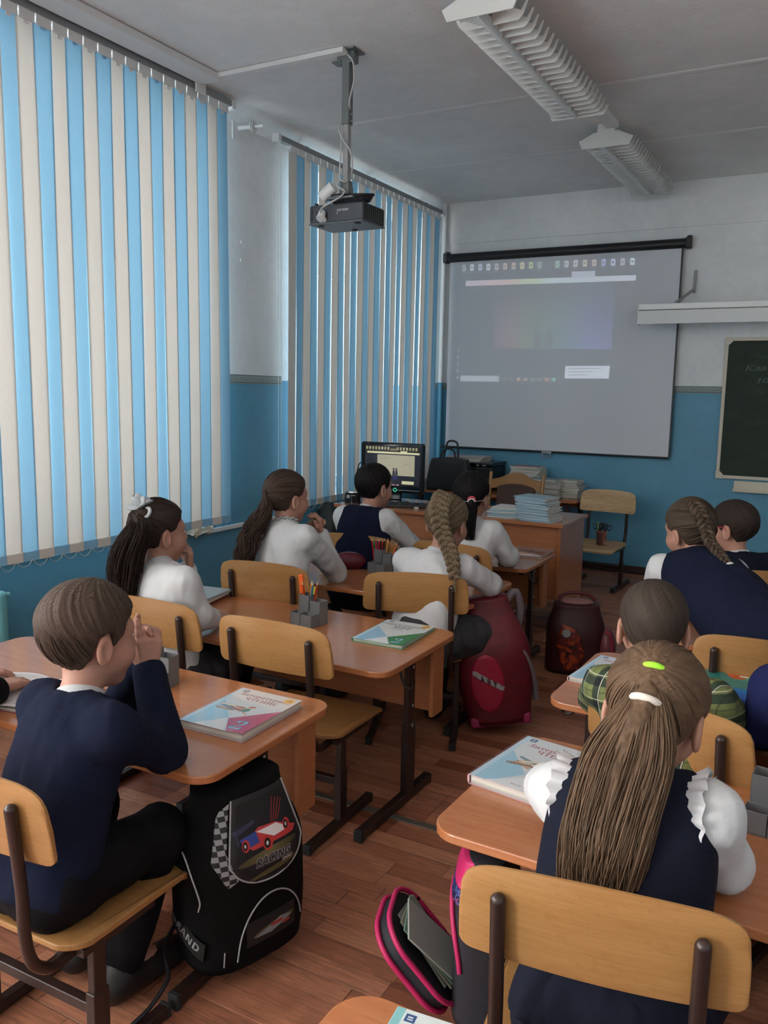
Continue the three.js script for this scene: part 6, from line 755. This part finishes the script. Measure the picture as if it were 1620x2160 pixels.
// ---------------------------------------------------------------- school bags
function bagShape(w, d, h, n, prof) {                      // prof(t) -> [width, depth] factors along the height
  const P = (th, t) => { const [a, b] = prof(t), c = Math.cos(th), s = Math.sin(th), e = 2 / n; return V(Math.sign(c) * Math.abs(c) ** e * w / 2 * a, t * h, Math.sign(s) * Math.abs(s) ** e * d / 2 * b); };
  const front = (x, t) => { const [a, b] = prof(t); return d / 2 * b * Math.max(0, 1 - Math.abs(x / (w / 2 * a)) ** n) ** (1 / n); };
  const nt = 26, nth = 48, pos = [], idx = [], uv = [];
  for (let j = 0; j <= nt; j++) for (let i = 0; i <= nth; i++) { const p = P(i / nth * 2 * PI, j / nt); pos.push(p.x, p.y, p.z); uv.push(i / nth, j / nt * h); }
  for (let j = 0; j < nt; j++) for (let i = 0; i < nth; i++) { const a = j * (nth + 1) + i, b = a + 1, c = a + nth + 1; idx.push(a, c, b, b, c, c + 1); }
  for (const [j, up] of [[0, false], [nt, true]]) { const c = pos.length / 3; pos.push(0, j / nt * h, 0); uv.push(0, 0); for (let i = 0; i < nth; i++) { const a = j * (nth + 1) + i; if (up) idx.push(a, c, a + 1); else idx.push(a, a + 1, c); } }
  const g = new THREE.BufferGeometry(); g.setAttribute('position', new THREE.Float32BufferAttribute(pos, 3)); g.setAttribute('uv', new THREE.Float32BufferAttribute(uv, 2)); g.setIndex(idx); g.computeVertexNormals();
  const patch = (outline, lift, nu = 24) => { // a panel lying on the front: outline in (x, y)
    const s = new THREE.Shape(outline.map(([x, y]) => new THREE.Vector2(x, y))), bb = [1e3, 1e3, -1e3, -1e3]; outline.forEach(([x, y]) => { bb[0] = Math.min(bb[0], x); bb[1] = Math.min(bb[1], y); bb[2] = Math.max(bb[2], x); bb[3] = Math.max(bb[3], y); });
    const inside = (x, y) => { let c = false; for (let i = 0, j = outline.length - 1; i < outline.length; j = i++) { const [xi, yi] = outline[i], [xj, yj] = outline[j]; if ((yi > y) !== (yj > y) && x < (xj - xi) * (y - yi) / (yj - yi) + xi) c = !c; } return c; };
    const ps = [], ix = [], u2 = [], rows = nu; for (let j = 0; j <= rows; j++) { const y = lerp(bb[1], bb[3], clamp(j / rows, 0.002, 0.998)), xs = []; for (let i = 0, k = outline.length - 1; i < outline.length; k = i++) { const [xi, yi] = outline[i], [xj, yj] = outline[k]; if ((yi > y) !== (yj > y)) xs.push((xj - xi) * (y - yi) / (yj - yi) + xi); } const a = Math.min(...xs), b = Math.max(...xs); for (let i = 0; i <= nu; i++) { const x = lerp(a, b, i / nu), e = Math.min(i, nu - i, j, rows - j) === 0 ? 0 : lift; ps.push(x, y, front(x, y / h) + e + 0.0006); u2.push((x - bb[0]) / (bb[2] - bb[0]), (y - bb[1]) / (bb[3] - bb[1])); } }
    for (let j = 0; j < rows; j++) for (let i = 0; i < nu; i++) { const a = j * (nu + 1) + i, b = a + 1, c = a + nu + 1; ix.push(a, b, c, b, c + 1, c); }
    const q = new THREE.BufferGeometry(); q.setAttribute('position', new THREE.Float32BufferAttribute(ps, 3)); q.setAttribute('uv', new THREE.Float32BufferAttribute(u2, 2)); q.setIndex(ix); q.computeVertexNormals(); return q;
  };
  const line = (pts, lift, r) => tube(pts.map(([x, y]) => V(x, y, front(x, y / h) + lift)), r, 60, 6);
  return { g, P, front, patch, line };
}
const arc = (cx, cy, rx, ry, a0, a1, n = 14) => Array.from({ length: n + 1 }, (_, i) => { const a = lerp(a0, a1, i / n); return [cx + rx * Math.cos(a), cy + ry * Math.sin(a)]; });
{ // black racing bag
  const B = bagShape(0.3, 0.21, 0.405, 3.0, (t) => [lerp(0.93, 1, sstep(0, 0.3, t)) * (1 - 0.3 * sstep(0.6, 1, t)), (1 - 0.08 * sstep(0.12, 0, t)) * (1 - 0.45 * sstep(0.55, 1, t))]), o = thing('school_bag', 'black school bag with racing car print and white piping', 'school bag', [-1.15, 0.062, -1.44], 1.25, 'school bags'), nylon = phys({ specularIntensity: 0.3, color: L(0.0035, 0.0035, 0.004), roughness: 0.85, bumpMap: reps(weaveBump, 10, 10), bumpScale: 0.0006 }), pipe = mat({ color: L(0.36, 0.37, 0.37), roughness: 0.5 });
  o.rotation.set(0, 1.25, 0.03); part('body', B.g, nylon, o);
  const car = canvasTex(512, 512, (g, w, h) => {
    g.fillStyle = '#131418'; g.fillRect(0, 0, w, h); g.strokeStyle = '#2a2628'; g.lineWidth = 3; for (let k = 0; k < 9; k++) { g.beginPath(); g.arc(256, 60 + k * 12, 190, 3.4, 6); g.stroke(); }
    g.strokeStyle = '#a02a26'; g.lineWidth = 5; for (let k = 0; k < 4; k++) { g.beginPath(); g.moveTo(300 + k * 16, 190); g.lineTo(340 + k * 22, 60 + k * 10); g.stroke(); }
    const sm2 = g.createLinearGradient(0, 300, w, 400); sm2.addColorStop(0, '#3a3520'); sm2.addColorStop(0.5, '#6f6741'); sm2.addColorStop(1, '#2a2618'); g.fillStyle = sm2; g.beginPath(); g.ellipse(250, 345, 210, 26, -0.08, 0, 7); g.fill(); g.fillStyle = '#56502f'; g.beginPath(); g.ellipse(280, 452, 190, 16, -0.1, 0, 7); g.fill();
    g.fillStyle = '#30304a'; g.beginPath(); g.moveTo(40, 170); g.lineTo(190, 140); g.lineTo(196, 160); g.lineTo(60, 200); g.fill(); g.fillRect(60, 190, 14, 60);
    g.fillStyle = '#b8383a'; g.beginPath(); g.moveTo(90, 250); g.lineTo(210, 190); g.lineTo(330, 200); g.lineTo(470, 270); g.lineTo(440, 296); g.lineTo(150, 300); g.fill(); g.fillStyle = '#d8d4d2'; g.beginPath(); g.moveTo(190, 210); g.lineTo(330, 206); g.lineTo(420, 262); g.lineTo(300, 270); g.fill(); g.fillStyle = '#33448c'; g.beginPath(); g.moveTo(80, 220); g.lineTo(190, 205); g.lineTo(200, 270); g.lineTo(110, 280); g.fill();
    for (const [x, y, a, b] of [[110, 262, 24, 34], [252, 292, 34, 40], [400, 240, 26, 34]]) { g.fillStyle = '#b3322e'; g.beginPath(); g.ellipse(x, y, a, b, 0.1, 0, 7); g.fill(); g.fillStyle = '#1a1416'; g.beginPath(); g.ellipse(x - 4, y, a * 0.62, b * 0.7, 0.1, 0, 7); g.fill(); g.fillStyle = '#cfc7c6'; g.beginPath(); g.ellipse(x - 4, y, a * 0.26, b * 0.3, 0.1, 0, 7); g.fill(); }
    g.font = 'italic bold 64px sans-serif'; g.lineWidth = 9; g.strokeStyle = '#8d8c8e'; g.fillStyle = '#151317'; g.strokeText('RACING', 150, 405); g.fillText('RACING', 150, 405); g.font = 'italic bold 26px sans-serif'; g.fillStyle = '#c9c9c9'; g.fillText('SPORT', 330, 434);
  });
  const flap = [[-0.07, 0.385], ...arc(0.0, 0.265, 0.1, 0.07, PI, 2 * PI), [0.075, 0.385]].map(([x, y]) => [x + 0.018, y]);
  part('front_flap', B.patch(flap, 0.004), mat({ map: car, roughness: 0.6 }), o, 'flap printed with a racing car'); part('piping', merge([B.line(flap, 0.003, 0.0022), B.line(arc(0.02, 0.025, 0.092, 0.135, PI, 0.25), 0.002, 0.002), B.line([[-0.1, 0.02], [-0.1, 0.06]], 0.001, 0.0018)]), pipe, o, 'reflective piping');
  const chk = canvasTex(128, 512, (g, w, h) => { for (let j = 0; j < 16; j++) for (let i = 0; i < 4; i++) { g.fillStyle = (i + j) % 2 ? '#8f9192' : '#17181b'; g.fillRect(i * 32, j * 32, 32, 32); } }); part('checker_band', B.patch([[-0.085, 0.365], [-0.055, 0.38], [-0.084, 0.28], [-0.062, 0.212], [-0.09, 0.208], [-0.118, 0.27]], 0.0025, 14), mat({ map: chk, roughness: 0.6 }), o, 'black and white checkered band');
  const low = canvasTex(256, 128, (g, w, h) => { g.fillStyle = '#141417'; g.fillRect(0, 0, w, h); g.fillStyle = '#5a5034'; g.beginPath(); g.ellipse(140, 70, 110, 20, -0.15, 0, 7); g.fill(); g.fillStyle = '#7e8488'; g.beginPath(); g.moveTo(40, 90); g.lineTo(170, 40); g.lineTo(240, 60); g.lineTo(120, 100); g.fill(); g.fillStyle = '#9c2f2c'; g.fillRect(120, 56, 60, 16); g.fillRect(180, 76, 40, 14); }); part('pocket_print', B.patch([[-0.05, 0.05], [0.085, 0.05], [0.085, 0.11], [-0.05, 0.11]], 0.002, 10), mat({ map: low, roughness: 0.6 }), o, 'blurred car print on the pocket');
  // side pocket facing the aisle
  const side = (pts, lift, r) => tube(pts.map(([z, y]) => { const p = B.P(PI, y / 0.405); return V(p.x - lift * 1 + 0.02 * (Math.abs(z) / 0.09) ** 3, y, z); }), r, 40, 6); part('side_piping', side([[-0.075, 0.25], [-0.05, 0.285], [0.01, 0.28], [0.05, 0.24], [0.07, 0.19], [0.065, 0.165]], 0.003, 0.002), pipe, o);
  const gt = canvasTex(256, 96, (g, w, h) => { g.fillStyle = '#141416'; g.fillRect(0, 0, w, h); g.font = 'italic bold 62px sans-serif'; g.fillStyle = '#8b8d8e'; g.fillText('GRAND', 10, 70); }); const gp = new THREE.PlaneGeometry(0.14, 0.05, 12, 1), gpp = gp.attributes.position; for (let i = 0; i < gpp.count; i++) gpp.setZ(i, -0.02 * (Math.abs(gpp.getX(i)) / 0.09) ** 3); gp.rotateZ(-0.28); gp.rotateY(-PI / 2); gp.translate(B.P(PI, 0.18).x - 0.0028, 0.085, 0.005); gp.computeVertexNormals(); part('side_print', gp, mat({ map: gt, roughness: 0.6 }), o, 'grey lettering on the side');
  part('carry_loop', tube([[-0.03, 0.415, -0.03], [-0.025, 0.445, -0.03], [0.025, 0.445, -0.03], [0.03, 0.415, -0.03]], 0.006, 20, 6), nylon, o); part('strap', tube([[-0.11, 0.06, -0.09], [-0.17, 0.03, -0.05], [-0.2, 0.012, 0.02], [-0.26, -0.01, 0.05], [-0.31, -0.02, 0.06]], 0.005, 30, 6), M.black, o, 'loose black strap');
}
{ // dark red sequinned bag hanging at the third desk
  const B = bagShape(0.3, 0.17, 0.5, 2.6, (t) => [lerp(0.85, 1, sstep(0, 0.35, t)) * (1 - 0.45 * sstep(0.55, 1, t)), (1 - 0.5 * sstep(0.5, 1, t))]), o = thing('school_bag', 'glittering dark crimson school bag hanging beside the blonde-braid girl', 'school bag', [-1.125, 0.05, -3.06], 0.5, 'school bags'), glit = (a, b, s) => dataTex(256, 256, (u, v) => { const k = hash3(Math.floor(u * 256), Math.floor(v * 256), s) > 0.986 ? 1 : 0; return k ? [0.5, 0.25, 0.3] : [lerp(a[0], b[0], pnoise2(u * 30, v * 30, 30, 30, s)), lerp(a[1], b[1], 0.5), lerp(a[2], b[2], 0.5)]; });
  o.rotation.set(-0.08, 0.5, 0.17); part('body', B.g, mat({ map: reps(glit([0.32, 0.02, 0.075], [0.42, 0.03, 0.11], 3), 2, 4), roughness: 0.5 }), o, 'crimson sequinned cloth');
  part('oval_patch', B.patch(arc(-0.04, 0.17, 0.068, 0.115, 0, 2 * PI * 0.97, 28), 0.005), mat({ map: reps(glit([0.55, 0.04, 0.16], [0.64, 0.06, 0.22], 5), 1, 1), roughness: 0.5 }), o, 'bright pink oval panel'); const tx = canvasTex(256, 64, (g, w, h) => { g.fillStyle = '#9a9494'; g.fillRect(0, 0, w, h); for (let k = 0; k < 5; k++) { g.fillStyle = ['#5a3038', '#2e2c30'][k % 2]; g.beginPath(); g.moveTo(20 + k * 48, 32); g.lineTo(34 + k * 48, 14); g.lineTo(50 + k * 48, 34); g.lineTo(34 + k * 48, 52); g.fill(); } }); part('woven_strip', B.patch([[-0.1, 0.205], [0.02, 0.13], [0.028, 0.152], [-0.092, 0.23]], 0.0075, 10), mat({ map: tx, roughness: 0.7 }), o, 'white woven strip with dark motifs');
  part('shoulder_strap', merge([tube([[0.07, 0.46, -0.02], [0.12, 0.5, -0.03], [0.135, 0.42, -0.05], [0.1, 0.28, -0.07]], 0.016, 30, 8), tube([[0.06, 0.3, 0.06], [0.115, 0.27, 0.05], [0.15, 0.15, 0.02], [0.155, 0.06, 0.0]], 0.014, 30, 8)]), mat({ color: L(0.16, 0.13, 0.14), roughness: 0.5 }), o, 'grey webbing strap'); part('base', box(-0.12, 0.12, -0.012, 0.03, -0.07, 0.07, 0.012), mat({ color: L(0.3, 0.02, 0.08), roughness: 0.6 }), o);
}
{ // red and orange bag on the floor
  const B = bagShape(0.28, 0.2, 0.33, 2.8, (t) => [1 - 0.22 * sstep(0.6, 1, t), (1 - 0.35 * sstep(0.5, 1, t))]), o = thing('school_bag', 'dark red and orange school bag standing on floor beside front desk', 'school bag', [-1.08, 0.01, -3.96], 0.35, 'school bags'); part('body', B.g, mat({ color: L(0.045, 0.007, 0.009), roughness: 0.5 }), o);
  const fl = canvasTex(128, 256, (g, w, h) => { g.fillStyle = '#5e140c'; g.fillRect(0, 0, w, h); const r = RNG(5); for (let k = 0; k < 60; k++) { g.fillStyle = ['#8f2a10', '#a8400f', '#6e1a0c', '#3a0c0a'][k % 4]; g.beginPath(); g.ellipse(r() * w, r() * h, 8 + r() * 20, 5 + r() * 10, r() * 3, 0, 7); g.fill(); } }); part('front_panel', B.patch([[-0.06, 0.02], [0.02, 0.01], [0.04, 0.12], [0.0, 0.22], [-0.07, 0.24], [-0.095, 0.14]], 0.006), mat({ map: fl, roughness: 0.5 }), o, 'orange flame print'); part('badge', new THREE.CylinderGeometry(0.02, 0.02, 0.004, 20).rotateX(PI / 2).translate(-0.05, 0.2, B.front(-0.05, 0.6) + 0.009), M.greyLight, o, 'silver round badge');
  part('side_pocket', new THREE.SphereGeometry(0.5, 24, 16).scale(0.1, 0.2, 0.14).translate(0.145, 0.12, 0.02), mat({ color: L(0.2, 0.05, 0.06), roughness: 0.35 }), o, 'pink mesh side pocket'); part('piping', tube([[0.135, 0.21, 0.07], [0.16, 0.19, 0.08], [0.17, 0.1, 0.085], [0.15, 0.02, 0.08]], 0.004, 24, 6), mat({ color: L(0.4, 0.02, 0.05) }), o); part('top_handle', merge([tube(arc(0.0, 0.345, 0.085, 0.035, 0, PI).map(([x, y]) => V(x, y, 0)), 0.009, 30, 8)]), mat({ color: L(0.1, 0.01, 0.015), roughness: 0.5 }), o); part('top_lining', new THREE.SphereGeometry(0.5, 24, 12).scale(0.16, 0.03, 0.09).translate(0, 0.335, 0), mat({ color: L(0.3, 0.13, 0.13), roughness: 0.4 }), o, 'pinkish lining');
}
{ // pink bag with its front compartment hanging open
  const o = thing('school_bag', 'open pink and black school bag with notebooks under the long-ponytail girl desk', 'school bag', [-0.54, 0.14, -1.45], -1.25, 'school bags'), pink = mat({ color: L(0.5, 0.016, 0.11), roughness: 0.55 }), blk = mat({ color: L(0.012, 0.012, 0.018), roughness: 0.7, bumpMap: reps(weaveBump, 12, 12), bumpScale: 0.0006 }), B = bagShape(0.21, 0.13, 0.335, 3, (t) => [1 - 0.15 * sstep(0.7, 1, t), 1 - 0.4 * sstep(0.7, 1, t)]);
  part('body', B.g, blk, o); part('top_flap', B.patch([[-0.088, 0.275], [0.088, 0.275], [0.08, 0.33], [-0.08, 0.33]], 0.01), pink, o, 'pink top flap'); const bt = canvasTex(256, 64, (g, w, h) => { g.fillStyle = '#14183c'; g.fillRect(0, 0, w, h); const r = RNG(9); for (let k = 0; k < 30; k++) { g.strokeStyle = ['#5a60a0', '#a03868', '#2c3a80'][k % 3]; g.lineWidth = 3; g.beginPath(); g.arc(r() * w, r() * h, 6 + r() * 12, 0, 4); g.stroke(); } }); part('printed_band', B.patch([[-0.1, 0.245], [0.1, 0.245], [0.095, 0.275], [-0.095, 0.275]], 0.007), mat({ map: bt, roughness: 0.6 }), o, 'blue printed band'); part('opening_rim', B.line([...arc(0, 0.1, 0.096, 0.14, 0.1, PI - 0.1, 20)], 0.005, 0.005), pink, o, 'pink zip rim');
  const d = part('front_compartment', slab(0.18, 0.21, 0.03, 0.065).translate(0, -0.015, 0), blk, o, 'opened front panel'); d.position.set(0.0, 0.085, 0.135); d.rotation.x = -0.85; const rim = (y) => tube(rrect(0.186, 0.216, 0.067).getPoints(10).map((p) => V(p.x, y, p.y)), 0.0055, 90, 6, true); part('rim', rim(-0.014), pink, d, 'pink lower edging'); part('rim', rim(0.018), pink, d, 'pink zip edging');
  o.updateMatrixWorld(true); [[0.2, 0.24, 0.2], [0.26, 0.26, 0.2], [0.13, 0.22, 0.17], [0.32, 0.34, 0.31]].forEach((c, k) => { const g = one('exercise_book', box(-0.052, 0.052, 0, 0.004, -0.08, 0.08, 0.001), mat({ color: L(...c), roughness: 0.7 }), ['dark grey-green notebook slipping out of the open pink bag', 'olive notebook in the open pink bag', 'deep green notebook in the open pink bag', 'pale grey notebook topmost in the open pink bag'][k], 'exercise book', [0, 0, 0], 0, 'notebooks in the pink bag'); const p = V(0.008 * (k - 1.5), 0.02 + k * 0.0065, 0.0).applyMatrix4(d.matrixWorld); g.position.copy(p); g.quaternion.copy(d.getWorldQuaternion(new THREE.Quaternion())).multiply(new THREE.Quaternion().setFromEuler(new THREE.Euler(0, (k - 1.5) * 0.16, 0))); });
}
one('shoe_bag', (() => { const g = new THREE.SphereGeometry(0.5, 24, 18).scale(0.2, 0.34, 0.14), p = g.attributes.position; for (let i = 0; i < p.count; i++) { const n = noise3(p.getX(i) * 18, p.getY(i) * 9, p.getZ(i) * 18) - 0.5; p.setXYZ(i, p.getX(i) * (1 + n * 0.3), p.getY(i), p.getZ(i) * (1 + n * 0.3)); } g.computeVertexNormals(); return g.translate(0, 0.17, 0); })(), mat({ color: L(0.01, 0.018, 0.02), roughness: 0.6 }), 'dark green cloth bag slumped between blind and teacher desk', 'bag', [-2.94, 0.28, -4.62]);
one('stool', merge([box(-0.13, 0.13, 0.255, 0.28, -0.13, 0.13, 0.006), ...[[-1, -1], [1, -1], [-1, 1], [1, 1]].map(([a, b]) => box(a * 0.105 - 0.012, a * 0.105 + 0.012, 0, 0.255, b * 0.105 - 0.012, b * 0.105 + 0.012, 0.003))]), M.metal, 'low dark stool under the dark green cloth bag', 'stool', [-2.92, 0, -4.62]);
renderer.render(scene, camera);
